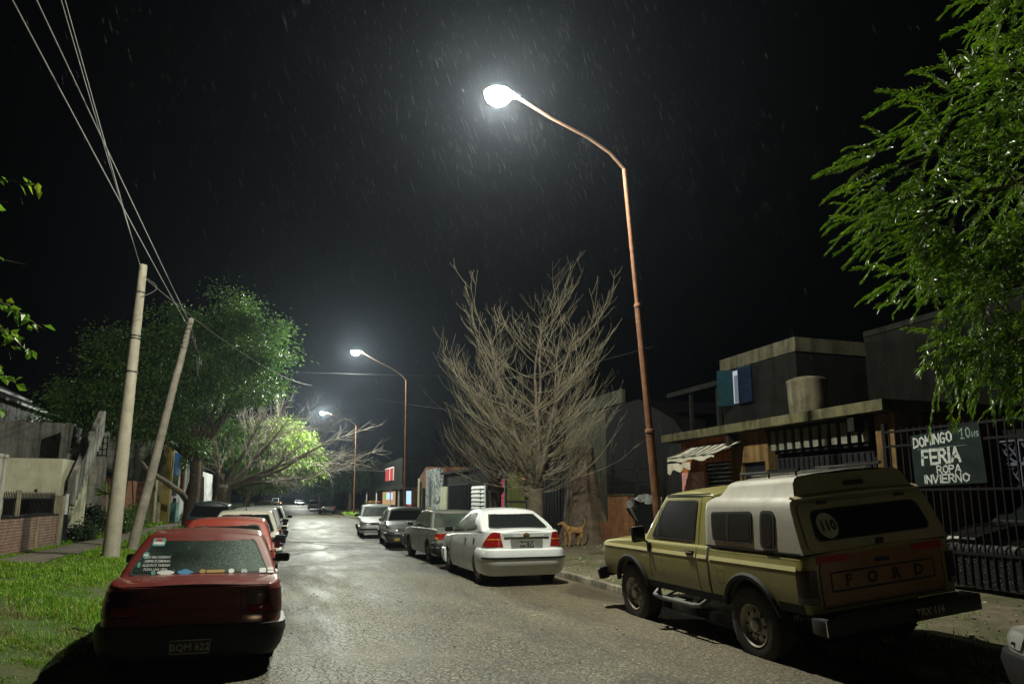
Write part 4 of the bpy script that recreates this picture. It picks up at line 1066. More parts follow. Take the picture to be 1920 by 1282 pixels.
    for sx in (-1, 1):
        win('side_window', c.side(sx), [(-0.36, 1.16), (0.72, 1.16), (0.42, 1.65), (-0.34, 1.66)], (sx, 0, 0.2), 0.05, 0.02, 0.56, 'glassd')
        def fill(b):
            b.box((sx*1.13, 0.72, 1.22), (0.20, 0.07, 0.22), 0, bev=0.025)
            b.box((sx*1.13, 0.682, 1.22), (0.16, 0.006, 0.18), 1)
            b.tube([(sx*0.95, 0.70, 1.06), (sx*1.06, 0.72, 1.13)], 0.012, 6); b.tube([(sx*0.95, 0.78, 1.08), (sx*1.06, 0.73, 1.15)], 0.012, 6)
            b.box((sx*0.985, 0.71, 1.03), (0.05, 0.06, 0.12), 0, bev=0.01)
        part(root, 'wing_mirror', [M['plast'], M['dwin']], fill, 40)
        def fill(b):
            p = h.side(sx)(-0.30, 1.02); b.box((p.x+sx*0.006, p.y, 1.02), (0.02, 0.17, 0.065), 1, bev=0.008); b.box((p.x+sx*0.022, p.y, 1.035), (0.02, 0.15, 0.028), 0, bev=0.008)
        part(root, 'door_handle', [M['chrome'], M['rubber']], fill, 40)
        part(root, 'wing_badge', M['chrome'], lambda b: put_text(b, 'F-100', 0.05, lambda x, y: h.side(sx)(1.78-0.9+(-sx*x*-1 if False else sx*x), 0.90+y)+Vector((sx*0.006, 0, 0)), 0))
        def fill(b):
            b.tube([(sx*0.90, 0.66, 0.48), (sx*1.02, 0.62, 0.40), (sx*1.03, 0.45, 0.385), (sx*1.03, -0.35, 0.385), (sx*1.02, -0.50, 0.40), (sx*0.90, -0.54, 0.48)], 0.030, 10)
            b.box((sx*0.93, 0.06, 0.40), (0.16, 0.26, 0.02), 1, bev=0.006)
            for y in (-0.3, 0.4): b.tube([(sx*1.0, y, 0.39), (sx*0.6, y, 0.50)], 0.014, 6)
        part(root, 'side_step', [M['gplast'], M['gplast']], fill, 40)
        def fill(b):
            patch(b, h.rear, rpoly([(sx*0.855, 0.66), (sx*1.06, 0.66), (sx*1.06, 0.98), (sx*0.855, 0.98)], 0.03, 4, 0.04), h.rwant(sx*0.95), 0.022, 3, 0)
            patch(b, h.rear, rpoly([(sx*0.87, 0.67), (sx*1.07, 0.67), (sx*1.07, 0.72), (sx*0.87, 0.72)], 0.015, 3, 0.04), h.rwant(sx*0.95), 0.026, 2, 1)
        part(root, 'tail_light', [M['lampdark'], M['gplast']], fill, 50)
        part(root, 'reflector_tape', M['redtape'], lambda b: patch(b, h.rear, rpoly([(sx*0.42, 1.035), (sx*0.84, 1.035), (sx*0.84, 1.105), (sx*0.42, 1.105)], 0.006, 2), (0, -1, 0), 0.006, 2, 0))
        part(root, 'headlight', M['lampclear'], lambda b: patch(b, h.front, rpoly([(sx*0.58, 0.72), (sx*0.86, 0.72), (sx*0.86, 0.90), (sx*0.58, 0.90)], 0.02, 3), (0, 1, 0), 0.015, 2, 0))
    part(root, 'grille', [M['plast'], M['chrome']], lambda b: (patch(b, h.front, rpoly([(-0.56, 0.70), (0.56, 0.70), (0.56, 0.92), (-0.56, 0.92)], 0.02, 3), (0, 1, 0), 0.012, 2, 0),
        [strip(b, h.front, [(-0.55, z), (0.55, z)], 0.015, (0, 1, 0), 0.02, 1) for z in (0.75, 0.81, 0.87)]))
    sec = [(0.0, 0.46), (0.10, 0.45), (0.15, 0.48), (0.15, 0.60), (0.10, 0.63), (0.0, 0.63)]
    part(root, 'front_bumper', M['plast'], lambda b: sweep(b, h.front, [-1.08+2.16*k/30 for k in range(31)], sec, h.fwant), 40)
    part(root, 'rear_bumper', [M['plast'], M['chrome']], lambda b: (b.box((0, -L/2-0.12, 0.475), (1.98, 0.22, 0.17), 0, bev=0.02), b.box((0, -L/2-0.135, 0.565), (1.70, 0.16, 0.015), 0),
        b.box((-0.985, -L/2-0.13, 0.475), (0.02, 0.20, 0.14), 0, bev=0.006), b.tube([(-1.0, -L/2-0.235, 0.40), (-1.0, -L/2-0.235, 0.55)], 0.007, 5, 1), b.tube([(0.05, -L/2-0.24, 0.46), (0.05, -L/2-0.31, 0.47)], 0.022, 8, 1)), 40)
    def fill(b):
        b.box((0.28, -L/2-0.236, 0.475), (0.33, 0.008, 0.13), 0, bev=0.003)
        put_text(b, 'TRX 114', 0.10, lambda x, y: Vector((0.28+x, -L/2-0.242, 0.475+y)), 1)
    part(root, 'number_plate', [M['plateb'], M['platew']], fill)
    def fill(b):
        patch(b, h.rear, rpoly([(-0.785, 0.61), (0.785, 0.61), (0.785, 1.10), (-0.785, 1.10)], 0.012, 3), (0, -1, 0), 0.003, 3, 0)
        ring = [(-0.67, 0.75), (0.67, 0.75), (0.67, 0.93), (-0.67, 0.93), (-0.67, 0.75)]
        strip(b, h.rear, ring, 0.020, (0, -1, 0), 0.006, 1)
        for ch, x0 in zip('FORD', (-0.46, -0.155, 0.155, 0.46)):
            put_text(b, ch, 0.155, lambda x, y, x0=x0: h.rear(x*1.15+x0, 0.838+y)+Vector((0, -0.008, 0)), 1, bold=0.04)
        b.box((0.0, -L/2-0.010, 1.00), (0.18, 0.02, 0.04), 1, bev=0.005)
    part(root, 'tailgate', [M['tgate'], M['rubber']], fill, 40)
    # canopy: three-tier section lofted over the bed
    def sec_at(t):      # t 0 front .. 1 rear ; returns (y, half widths, heights)
        return t
    def canopy_pt(y, k):
        # k indexes the section from the rail up to the centre line
        f = sstep((-0.66-y)/0.36); rise = 1.66+ (1.865-1.66)*f + 0.035*max(0, min(1, (-0.9-y)/1.4))
        sec_ = [(0.955, 1.13), (0.950, 1.20), (0.925, 1.42), (0.900, 1.58), (0.875, 1.64), (0.83, 1.675), (0.79, 1.70), (0.745, rise-0.07), (0.70, rise-0.018), (0.63, rise), (0.40, rise+0.018), (0.0, rise+0.026)]
        if f < 0.25:
            sec_ = [(w, min(z, rise)) if i < 11 else (w, rise+0.02) for i, (w, z) in enumerate(sec_)]
        return sec_[k]
    def yrear(z): return -2.36 + 0.28*max(0, (z-1.13)/0.75)
    mb = MB(); ys = [-0.66, -0.68, -0.72, -0.78, -0.86, -0.95, -1.02, -1.2, -1.4, -1.6, -1.8, -2.0, -2.15, -2.28, -2.34, -2.36]
    NK = 12; rows = []
    for y in ys:
        row = []
        for k in range(NK):
            w, z = canopy_pt(y, k); t = (y+0.66)/(-2.36+0.66)
            yy = -0.66+(yrear(z)+0.66)*t
            row.append((w*(1-0.012*(1 if y > -0.67 else 0)), yy, z))
        rows.append([Vector((-a, b_, c_)) for a, b_, c_ in row]+[Vector(p) for p in reversed(row[:-1])])
    n = len(rows[0]); vs = [p for r_ in rows for p in r_]
    fs = [(i*n+j, i*n+j+1, (i+1)*n+j+1, (i+1)*n+j) for i in range(len(rows)-1) for j in range(n-1)]
    fs.append(tuple(range(n)));
    mb.add(vs, fs, 0)
    zr = lambda x, z: Vector((x, yrear(z), z))
    # hatch opening rim: rear lip
    lip = [Vector((sx_*w, yrear(z)-0.012, z)) for sx_ in (-1,) for (w, z) in [(0.95, 1.14), (0.925, 1.42), (0.90, 1.59), (0.85, 1.66)]]
    can = mb.build('canopy', [M['shell']], root, 62)
    rise = canopy_pt(-2.36, 9)[1]
    def fill(b):
        out = [(-0.955, 1.135), (0.955, 1.135), (0.925, 1.42), (0.895, 1.60), (0.84, 1.665), (0.765, 1.69), (0.73, 1.85), (0.66, rise), (-0.66, rise), (-0.73, 1.85), (-0.765, 1.69), (-0.84, 1.665), (-0.895, 1.60), (-0.925, 1.42)]
        patch(b, zr, out, (0, -1, 0.2), 0.004, 2, 0)
        patch(b, zr, rpoly([(-0.88, 1.15), (0.88, 1.15), (0.83, 1.61), (-0.83, 1.61)], 0.07, 5), (0, -1, 0.2), 0.028, 2, 0, sink=0.002)
        # roof spoiler lip
        sp = [(-0.80, 1.70), (0.80, 1.70)]
        vs = []
        for x in [(-0.84+1.68*k/24) for k in range(25)]:
            dz = 0.018*(1-(x/0.84)**2)
            for (dy, z) in ((0.03, 1.645), (-0.035, 1.655), (-0.045, 1.675), (-0.01, 1.70), (0.06, 1.71)):
                vs.append(Vector((x, yrear(z)+dy, z+dz)))
        b.add(vs, [(i*5+j, i*5+j+1, (i+1)*5+j+1, (i+1)*5+j) for i in range(24) for j in range(4)], 0)
        for x in (-0.52, 0.52):
            b.box((x, yrear(1.62)-0.045, 1.615), (0.13, 0.02, 0.03), 1, bev=0.006)
        b.box((0.0, yrear(1.18)-0.045, 1.185), (0.09, 0.03, 0.06), 1, bev=0.012)
        b.box((0.02, yrear(1.80)-0.02, 1.785), (0.26, 0.02, 0.05), 1, bev=0.008)
    hatch_ = part(root, 'canopy_hatch', [M['tan'], M['plast']], fill, 30)
    def fill(b):
        o1 = rpoly([(-0.76, 1.23), (0.76, 1.23), (0.71, 1.54), (-0.71, 1.54)], 0.09, 6)
        patch(b, zr, o1, (0, -1, 0.2), 0.033, 2, 1)
        patch(b, zr, [(u*0.97, 1.385+(v-1.385)*0.9) for u, v in o1], (0, -1, 0.2), 0.036, 2, 0)
        cx, cz = -0.56, 1.375
        patch(b, zr, [(cx+0.125*math.cos(2*PI*k/28), cz+0.125*math.sin(2*PI*k/28)) for k in range(28)], (0, -1, 0.2), 0.040, 2, 2)
        put_text(b, '110', 0.135, lambda x, y: zr(cx+x, cz+y)+Vector((0, -0.044, 0.01)), 3, bold=0.045)
    part(root, 'hatch_window', [M['glass'], M['rubber'], M['stick_y2'] if 'stick_y2' in M else M['platew'], M['rubber']], fill, 40)
    def cs(sx):
        def f(y, z):
            pts = [(0.955, 1.13), (0.950, 1.20), (0.925, 1.42), (0.895, 1.60), (0.86, 1.655)]
            for i in range(len(pts)-1):
                if z <= pts[i+1][1] or i == len(pts)-2:
                    t = (z-pts[i][1])/(pts[i+1][1]-pts[i][1]); w = pts[i][0]+(pts[i+1][0]-pts[i][0])*t
                    return Vector((sx*w, y, z))
        return f
    for sx in (-1, 1):
        win('canopy_window', cs(sx), [(-1.57, 1.20), (-0.83, 1.20), (-0.80, 1.53), (-1.57, 1.55)], (sx, 0, 0.1), 0.05, 0.026, -1.14)
        win('canopy_window', cs(sx), [(-1.95, 1.16), (-1.72, 1.16), (-1.72, 1.56), (-1.95, 1.56)], (sx, 0, 0.1), 0.07, 0.030)
        part(root, 'canopy_seal', M['rubber'], lambda b: strip(b, lambda u, v: Vector((sx*0.957, u, v)), [(-2.34, 1.135), (-0.68, 1.135)], 0.02, (sx, 0, 0), 0.004, 0))
        def fill(b):
            x = sx*0.56
            b.tube([(x, -0.98, 1.945), (x, -1.6, 1.955), (x, -2.0, 1.965)], 0.016, 8)
            for y in (-1.02, -1.5, -1.95): b.tube([(x, y, 1.86), (x, y, 1.95)], 0.012, 6)
            b.box((x, -1.75, 1.975), (0.03, 0.5, 0.02), 0)
        part(root, 'roof_rail', M['plast'], fill, 40)
    part(root, 'roof_bar', M['alloy'], lambda b: [b.box((0, y, 1.925), (1.12, 0.035, 0.02), 0, bev=0.006) for y in (-1.2, -1.8)], 40)
    for yc in ax:
        for sx in (-1, 1):
            add_wheel(root, sx*(W/2-0.14), yc, RT, 0.245, 'truck', 'steel', 0)
    for o in root.children:
        if not o.name.startswith('wheel') or o.name.startswith('wheel_'): o.location.z = LIFT
    return root
pickup()
# ------------------------------------------------------------------ camera, sky, lamps, air
world = bpy.data.worlds.new('World'); scene.world = world; world.use_nodes = True
wn = world.node_tree; wn.nodes.clear()
wo = wn.nodes.new('ShaderNodeOutputWorld'); bg = wn.nodes.new('ShaderNodeBackground'); sky = wn.nodes.new('ShaderNodeTexSky')
sky.sky_type = 'NISHITA'; sky.sun_disc = False; sky.sun_elevation = rad(-6.0); sky.sun_rotation = rad(200)
wn.links.new(sky.outputs[0], bg.inputs[0]); bg.inputs[1].default_value = 0.015; wn.links.new(bg.outputs[0], wo.inputs[0])
cam = bpy.data.cameras.new('Camera'); camo = bpy.data.objects.new('Camera', cam); COL.objects.link(camo); scene.camera = camo
cam.sensor_width = 36; cam.lens = 1300/1920*36; cam.shift_y = 79/1920; cam.clip_end = 2500; cam.clip_start = 0.05
camo.location = (0, 0, 1.70); camo.rotation_euler = (rad(90+9.39), 0, rad(-17.877))
scene.view_settings.view_transform = 'Standard'; scene.view_settings.look = 'None'; scene.view_settings.exposure = 0; scene.view_settings.gamma = 1
scene.cycles.use_denoising = True
scene.cycles.max_bounces = 5; scene.cycles.diffuse_bounces = 2; scene.cycles.glossy_bounces = 2; scene.cycles.transmission_bounces = 2
scene.cycles.volume_bounces = 0; scene.cycles.caustics_reflective = False; scene.cycles.caustics_refractive = False
scene.cycles.sample_clamp_indirect = 3.0; scene.cycles.use_light_tree = True

# ------------------------------------------------------------------ ground, road, verges
def sheet(name, xs, ys, zf, mat, label=None, kind='structure'):
    mb = MB(); mb.grid(lambda x, y: Vector((x, y, zf(x, y))), xs, ys)
    o = mb.build(name, mat, None, 60, recalc=False)
    if o.data.polygons[0].normal.z < 0: o.data.flip_normals()
    tag(o, None, None, None, kind); return o
def hsh(x, y):
    from mathutils import noise as mn
    return mn.noise(Vector((x, y, 0.3)))
KR, KL = 5.86, -2.26
def zr_(x, y):
    if x < KR+0.16: return 0.115
    b = tabr(x); f = max(0, min(1, (x-KR-0.16)/0.4))
    return b + f*(0.03*hsh(x*1.3, y*1.3)+0.015*hsh(x*5, y*5))
tabr = tab([(6.0, 0.115), (7.0, 0.14), (8.3, 0.20), (10, 0.29), (14, 0.33), (60, 0.35)])
def zl_(x, y):
    b = tabl(-x); f = max(0, min(1, (-x-2.15)/0.5))
    return b + f*(0.05*hsh(x*1.1, y*1.1)+0.02*hsh(x*4, y*4))*(1 if -x < 4.9 else 0.2)
tabl = tab([(2.2, -0.03), (2.35, 0.05), (2.9, 0.18), (3.6, 0.35), (5.0, 0.40), (6.5, 0.37), (12, 0.37), (60, 0.37)])
sheet('ground', [-150, -60, 60, 150], [-40, 0, 60, 150, 430], lambda x, y: -0.06, M['earth'])
sheet('road', [KL-0.02, -1.2, -0.6, 0, 0.6, 2, 3, 4, 5, KR+0.02], [-40, 0, 5, 10, 20, 40, 60, 100, 200, 330], lambda x, y: -0.07*max(0, min(1, (0.6-x)/1.8)), M['road'])
frange = lambda a, b, s: [a+s*i for i in range(int(round((b-a)/s))+1)]
ysn = frange(-6, 2, 1.0)+frange(2.2, 30, 0.25)+frange(31, 80, 2)+[90, 110, 140, 200, 330]
sheet('pavement', [KR+0.15, KR+0.3]+frange(6.25, 10.5, 0.25)+[11, 12, 14, 20, 40], ysn, zr_, M['verge_r'])
sheet('verge', [-40, -20, -12, -8, -6.6]+frange(-6.4, -2.6, 0.2)+[-2.45, -2.3, -2.15], ysn, zl_, M['verge_l'])
sheet('path', frange(-5.9, -4.7, 0.3), frange(17.0, 48, 0.5), lambda x, y: zl_(x, y)+0.012, M['path'])
def kerb(x0, x1, ya, yb, z, nm):
    mb = MB(); n = int((yb-ya)/1.0)
    for i in range(n):
        y0 = ya+(yb-ya)*i/n; y1 = ya+(yb-ya)*(i+1)/n-0.012
        j = 0.012*hsh(y0*3.1, x0); dz = 0.012*hsh(y0*1.7, x1)
        mb.box(((x0+x1)/2+j, (y0+y1)/2, z/2-0.1+dz), (x1-x0, y1-y0, z+0.2), 0, bev=0.02)
    tag(mb.build(nm, M['kerb'], None, 40), None, None, None, 'structure')
kerb(KR, KR+0.16, 1.0, 75, 0.12, 'kerb')

# ------------------------------------------------------------------ street lamps
def bowl_mat():
    # prismatic glass bowl: lets the burner's light out and glows itself
    m, nt, out = nodes('lamp_bowl_glass'); e = nt.nodes.new('ShaderNodeEmission'); e.inputs[0].default_value = (0.95, 1.0, 0.97, 1); e.inputs[1].default_value = 120
    t = nt.nodes.new('ShaderNodeBsdfTransparent'); mx = nt.nodes.new('ShaderNodeMixShader'); mx.inputs[0].default_value = 0.25
    nt.links.new(t.outputs[0], mx.inputs[1]); nt.links.new(e.outputs[0], mx.inputs[2]); nt.links.new(mx.outputs[0], out.inputs[0]); return m
lamp_glow = bowl_mat()
def street_lamp(base, top, head, label, watts, col=(0.95, 1.0, 0.86)):
    root = empty('street_lamp', base, 0, label, 'street lamp', 'rusty street lamps along the right kerb')
    B = Vector(base); T = Vector(top)-B; Hd = Vector(head)-B
    mb = MB(); n = 9
    def rp(t): return 0.080 if t < 0.36 else (0.064 if t < 0.66 else 0.048)
    for a, b_ in ((0, 0.36), (0.36, 0.66), (0.66, 1.0)):
        mb.tube([T*a, T*b_], [rp(a+0.01)]*2, 14)
        mb.lathe([(0, rp(a+0.01)+0.0), (0, rp(a+0.01)+0.010), (0.05, rp(a+0.01)+0.010), (0.07, rp(a+0.01))], Matrix.Translation(T*b_) @ T.to_track_quat('X', 'Z').to_matrix().to_4x4() @ Matrix.Translation((-0.06, 0, 0)), 14) if b_ < 1 else None
    mb.build('pole', M['rust'], root, 40)
    d = (Hd-T); mid = T+d*0.5+Vector((0, 0, 0.10*d.length))
    arm = [T+Vector((0, 0, -0.25)), T+Vector((0, 0, 0.0)), T+d*0.12+Vector((0, 0, 0.17)), T+d*0.3+Vector((0, 0, 0.22)), T+d*0.6+Vector((0, 0, 0.16)), Hd+Vector((0, 0, 0.17))-d.normalized()*0.25]
    part(root, 'arm', M['arm'], lambda b: b.tube(arm, 0.032, 8), 40)
    dx = Vector((d.x, d.y, 0)).normalized(); Mx = Matrix.Translation(Hd) @ dx.to_track_quat('X', 'Z').to_matrix().to_4x4()
    def fill(b):
        prof = [(-0.40, 0.02), (-0.38, 0.07), (-0.2, 0.14), (0.05, 0.20), (0.22, 0.17), (0.30, 0.06), (0.31, 0.01)]
        vs = []; nn = 14
        for (a, r) in prof:
            for j in range(nn):
                t = PI*j/(nn-1); vs.append(Mx @ Vector((a, r*math.cos(t), 0.03+0.75*r*math.sin(t))))
        b.add(vs, [(i*nn+j, i*nn+j+1, (i+1)*nn+j+1, (i+1)*nn+j) for i in range(len(prof)-1) for j in range(nn-1)])
    part(root, 'lamp_housing', M['plast'], fill, 40)
    bw = 0.26
    def fill(b):
        vs = [Vector((0, 0, -bw*0.86))]; nn = 24; rings = 7
        for i in range(1, rings+1):
            t = PI/2*i/rings
            for j in range(nn):
                p = 2*PI*j/nn; vs.append(Vector((bw*1.0*math.sin(t)*math.cos(p), bw*math.sin(t)*math.sin(p), -bw*0.86*math.cos(t))))
        fs = [(0, 1+j, 1+(j+1) % nn) for j in range(nn)]
        for i in range(rings-1):
            for j in range(nn):
                j2 = (j+1) % nn; fs.append((1+i*nn+j, 1+(i+1)*nn+j, 1+(i+1)*nn+j2, 1+i*nn+j2))
        b.add([Mx @ (v+Vector((0.05, 0, 0.02))) for v in vs], fs)
    part(root, 'lamp_bowl', lamp_glow, fill, 60)
    l = bpy.data.lights.new('lamp_light', 'POINT'); l.energy = watts*1.3; l.color = col; l.shadow_soft_size = 0.08 if watts > 1000 else 0.5
    lo = bpy.data.objects.new('lamp_light', l); COL.objects.link(lo); lo.parent = root; lo.location = Mx @ Vector((0.05, 0, -0.10))
    return root
SODIUM = (1.0, 0.62, 0.28)
LW = 5500
street_lamp((6.62, 11.5, 0.10), (6.04, 11.5, 8.10), (3.50, 11.55, 9.24), 'nearest rusty street lamp, tall leaning pole behind the pickup with the brightest lamp', LW, (1.0, 0.98, 0.80))
street_lamp((6.50, 40.0, 0.10), (6.40, 40.0, 8.55), (3.50, 40.3, 10.12), 'second rusty street lamp, its lit head above the middle of the street', LW*0.95)
street_lamp((6.60, 72.0, 0.10), (6.50, 72.0, 9.1), (3.10, 70.5, 10.1), 'third rusty street lamp down the street, its small lit head beside the bare branches', LW*2.0)
street_lamp((6.60, 150.0, 0.10), (6.50, 150.0, 8.6), (3.5, 150.0, 9.6), 'far street lamp lighting the road beyond the crossing', LW*1.5)
street_lamp((6.60, 205.0, 0.10), (6.50, 205.0, 8.6), (3.5, 205.0, 9.6), 'farthest street lamp at the end of the lit road', LW*1.8)

street_lamp((6.60, -19.0, 0.10), (6.50, -19.0, 8.3), (3.6, -19.0, 9.2), 'amber street lamp back up the street behind the camera', 120, SODIUM)

# ------------------------------------------------------------------ utility poles and cables
def upole(name, base, top, r0, r1, mat, label, bands=()):
    root = empty(name, base, 0, label, 'utility pole'); T = Vector(top)-Vector(base)
    mb = MB(); mb.tube([T*(i/10)+(Vector((0.02*hsh(i*0.7, base[0]), 0.02*hsh(i*0.9, 5), 0)) if name == 'wooden_pole' else Vector()) for i in range(11)], [r0+(r1-r0)*i/10 for i in range(11)], 20)
    mb.build('pole', mat, root, 40)
    for t in bands:
        def fill(b, t=t):
            c = T*t; r = r0+(r1-r0)*t+0.003
            b.lathe([(-0.02, r), (-0.018, r+0.006), (0.018, r+0.006), (0.02, r)], Matrix.Translation(c) @ (T.normalized()+Vector((0.04, 0, 0))).to_track_quat('X', 'Z').to_matrix().to_4x4(), 20)
        part(root, 'band', M['wireb'], fill, 40)
    return root, T
PC0 = Vector((-3.76, 18.41, 0.34)); PC1 = Vector((-3.63, 18.41, 7.39))
PW0 = Vector((-3.82, 21.11, 0.34)); PW1 = Vector((-2.82, 21.11, 6.78))
upole('concrete_pole', PC0, PC1, 0.185, 0.095, M['polec'], 'tall pale concrete utility pole with black bands at the edge of the grass', (0.62, 0.735, 0.745, 0.90))
upole('wooden_pole', PW0, PW1, 0.138, 0.08, M['wood'], 'leaning weathered wooden utility pole with tangled cables at its top')
def cable(a, b, sag, r, label, group='overhead cables', mat='wire', n=26):
    a, b = Vector(a), Vector(b); mb = MB()
    pts = [a+(b-a)*(i/n)+Vector((0, 0, -sag*4*(i/n)*(1-i/n))) for i in range(n+1)]
    mb.tube(pts, r, 5); o = mb.build('overhead_cable', M[mat]); tag(o, label, 'cable', group); return o
wt = Vector((-2.88, 21.05, 6.54)); ct = Vector((-3.66, 18.36, 7.30))
def far_end(a, p, k): return a+(Vector(p)-a)*k
cable(wt, far_end(wt, (-2.41, 6.43, 5.96), 1.9), 0.10, 0.008, 'pale overhead cable, leftmost of those running from the wooden pole toward the camera')
cable(wt+Vector((0.03, 0, 0.12)), far_end(wt, (-2.29, 6.39, 5.96), 1.9), 0.04, 0.007, 'pale overhead cable passing right of the concrete pole top to the wooden pole')
for i, (dx, s_) in enumerate(((0, 0.10), (0.02, 0.06))):
    cable(ct+Vector((dx*0.5, 0, -0.05*i)), far_end(ct, (-2.03+dx, 6.31, 5.96), 1.9), s_, 0.005, ('grey strand of the bundle ending on the concrete pole top, ' + ('upper', 'lower')[i] + ' of two'))
cable(ct+Vector((0.1, 0, -0.25)), (1.2, 44.0, 8.6), 0.5, 0.010, 'thin cable from the concrete pole into the dark tree crown')
cable((-8.0, 42.0, 9.0), (14.0, 42.0, 9.5), 0.15, 0.006, 'thin cable crossing high over the street beside the second lamp', mat='wireb')
cable((5.5, 47, 8.4), (16.0, 30, 5.6), 0.4, 0.010, 'thin cable sloping down behind the bare tree on the right', mat='wireb')
cable((2.0, 72, 5.1), (14.0, 72, 4.6), 0.3, 0.014, 'low cable across the far street by the third lamp pole')
cable((12.5, 22, 7.2), (9.5, 33, 7.6), 0.2, 0.010, 'short cable running from the dark roof into the bare tree', mat='wireb')
def fill(b):
    r2 = random.Random(3)
    for k in range(7):
        a = wt-PW0+Vector((0.05, 0, -0.1-0.03*k)); p = [a]
        for q in range(9): p.append(a+Vector((0.05+0.05*math.sin(q*0.9+k)+0.035*q+0.01*k, -0.06*math.cos(q+k), -0.13*q*(0.7+0.1*k))))
        b.tube(p, 0.006, 4)
    for k in range(6):
        c = wt-PW0+Vector((0.02, 0, -0.05-0.13*k)); b.tube([c+Vector((0.12*math.cos(t*0.9), 0.12*math.sin(t*0.9), 0.015*t+0.04*math.sin(t*2.3+k))) for t in range(8)], 0.008, 4)
bpy.data.objects['wooden_pole']
part(bpy.data.objects['wooden_pole'], 'loose_cables', M['wireb'], fill)
def fill(b):
    a = ct-PC0+Vector((0.10, 0, -0.25)); b.tube([a+Vector((0.30*math.sin(t/8*PI)*1.0, -0.1, -0.5*t/8)) for t in range(9)], 0.008, 4)
part(bpy.data.objects['concrete_pole'], 'cable_loop', M['wire'], fill)
# ------------------------------------------------------------------ buildings and walls
def bld(name, label, cat='house', group=None, loc=(0, 0, 0)):
    return empty(name, loc, 0, label, cat, group)
def blk(root, nm, mat, x0, x1, y0, y1, z0, z1, bev=0.0, label=None):
    mb = MB(); o = root.location if root else Vector()
    mb.box(((x0+x1)/2-o.x, (y0+y1)/2-o.y, (z0+z1)/2-o.z), (abs(x1-x0), abs(y1-y0), abs(z1-z0)), 0, bev=bev)
    r = mb.build(nm, mat if isinstance(mat, list) else M[mat], root, 40)
    if label: r['label'] = label
    return r
def multi(root, nm, mats, boxes, ang=40):
    o = root.location
    def fill(b):
        for bx in boxes:
            x0, x1, y0, y1, z0, z1 = bx[:6]; m = bx[6] if len(bx) > 6 else 0
            b.box(((x0+x1)/2-o.x, (y0+y1)/2-o.y, (z0+z1)/2-o.z), (abs(x1-x0), abs(y1-y0), abs(z1-z0)), m)
    return part(root, nm, [M[x] for x in mats], fill, ang)
GZ = 0.30
# -- house with the slab terrace (right, behind the pickup)
r = bld('terrace_house', 'two storey house with a mossy slab terrace, striped awning and dark garage, behind the pickup', loc=(11, 13.5, GZ))
multi(r, 'wall', ['ochre_w', 'orange_w', 'pink_w', 'salmon_w'], [
    (10.36, 17, 13.22, 13.34, 0.2, 3.25), (10.36, 17, 9.7, 10.15, 0.2, 3.25),
    (10.36, 10.6, 13.34, 14.62, 2.55, 3.25), (10.36, 10.6, 13.34, 14.62, 0.2, 1.95), (10.36, 10.6, 14.2, 14.62, 1.95, 2.55),
    (10.36, 10.6, 14.62, 15.75, 2.62, 3.25, 1), (10.36, 10.6, 14.62, 15.75, 0.2, 1.2, 1),
    (10.36, 17, 15.75, 16.85, 2.40, 3.25, 1), (10.34, 17, 15.75, 16.85, 0.2, 2.40, 2)])
multi(r, 'slab', ['slabm'], [(10.0, 17, 9.6, 17.3, 3.26, 3.46)])
multi(r, 'beam', ['concd'], [(10.30, 10.55, 10.15, 13.22, 3.19, 3.255), (10.06, 10.30, 14.25, 14.36, 2.95, 3.255), (10.06, 10.3, 10.34, 10.50, 2.95, 3.255)])
gr_ = part(r, 'garage_gate', [M['darkgate'], M['iron']], lambda b: (b.box((-0.40+0.0, -1.82, 0.95), (0.05, 3.04, 2.7), 0), [b.box((-0.44, -3.3+0.152*k, 0.95), (0.03, 0.03, 2.66), 1) for k in range(20)], b.box((-0.45, -1.82, 2.42), (0.04, 3.04, 0.05), 1)))
for k in range(11):
    y = 10.36+0.262*k; part(r, 'grille_slat', M['slat'], lambda b, y=y: b.box((10.42-11, y+0.08-13.5, 2.98-GZ), (0.05, 0.155, 0.42), 0))
multi(r, 'window', ['dwin', 'ochre_w'], [(10.46, 10.5, 13.34, 14.2, 1.95, 2.55)])
sh = multi(r, 'door', ['darkgate'], [(10.44, 10.5, 14.62, 15.75, 0.2, 2.62)])
part(r, 'door_shutter', M['shutm'], lambda b: [b.box((10.41-11, 15.2-13.5, 1.30-GZ+0.105*k), (0.03, 1.06, 0.018), 0, ry=0.5) for k in range(13)])
def fill(b):
    yA, yB = 14.05, 16.15; n = 14
    for k in range(n):
        y0 = yA+(yB-yA)*k/n; y1 = yA+(yB-yA)*(k+1)/n; m = 0 if k % 2 == 0 else (1 if k in (3, 5, 7, 9, 11) else 0)
        def P(y, t): return Vector((10.34-0.85*t-11, y-13.5, 3.10-0.34*t-0.05*math.sin(PI*t)-GZ + 0.006*math.sin(y*9)))
        b.grid(lambda u, v: P(u, v), [y0, y1], [0, 0.25, 0.5, 0.75, 1.0], m)
        b.grid(lambda u, v: P(u, 1.0)+Vector((0.01*math.sin(u*14), 0, -v*(0.12+0.03*math.sin(u*7)))), [y0, (y0+y1)/2, y1], [0, 0.5, 1], 0 if k % 2 == 0 else 0)
    # torn lower valance sagging at the far end
    b.grid(lambda u, v: Vector((9.50-11+0.03*math.sin(u*11), u-13.5, 2.60-GZ-v*(0.14+0.10*(u-15.1)+0.05*math.sin(u*13)))), frange(15.1, 16.2, 0.1), [0, 0.33, 0.66, 1], 0)
    for y in (14.05, 16.15): b.tube([(10.34-11, y-13.5, 3.08-GZ), (9.49-11, y-13.5, 2.74-GZ)], 0.014, 6, 1)
    b.tube([(9.49-11, yA-13.5, 2.74-GZ), (9.49-11, yB-13.5, 2.74-GZ)], 0.014, 6, 1)
part(r, 'awning', [M['awning'], M['awningd']], fill, 40)
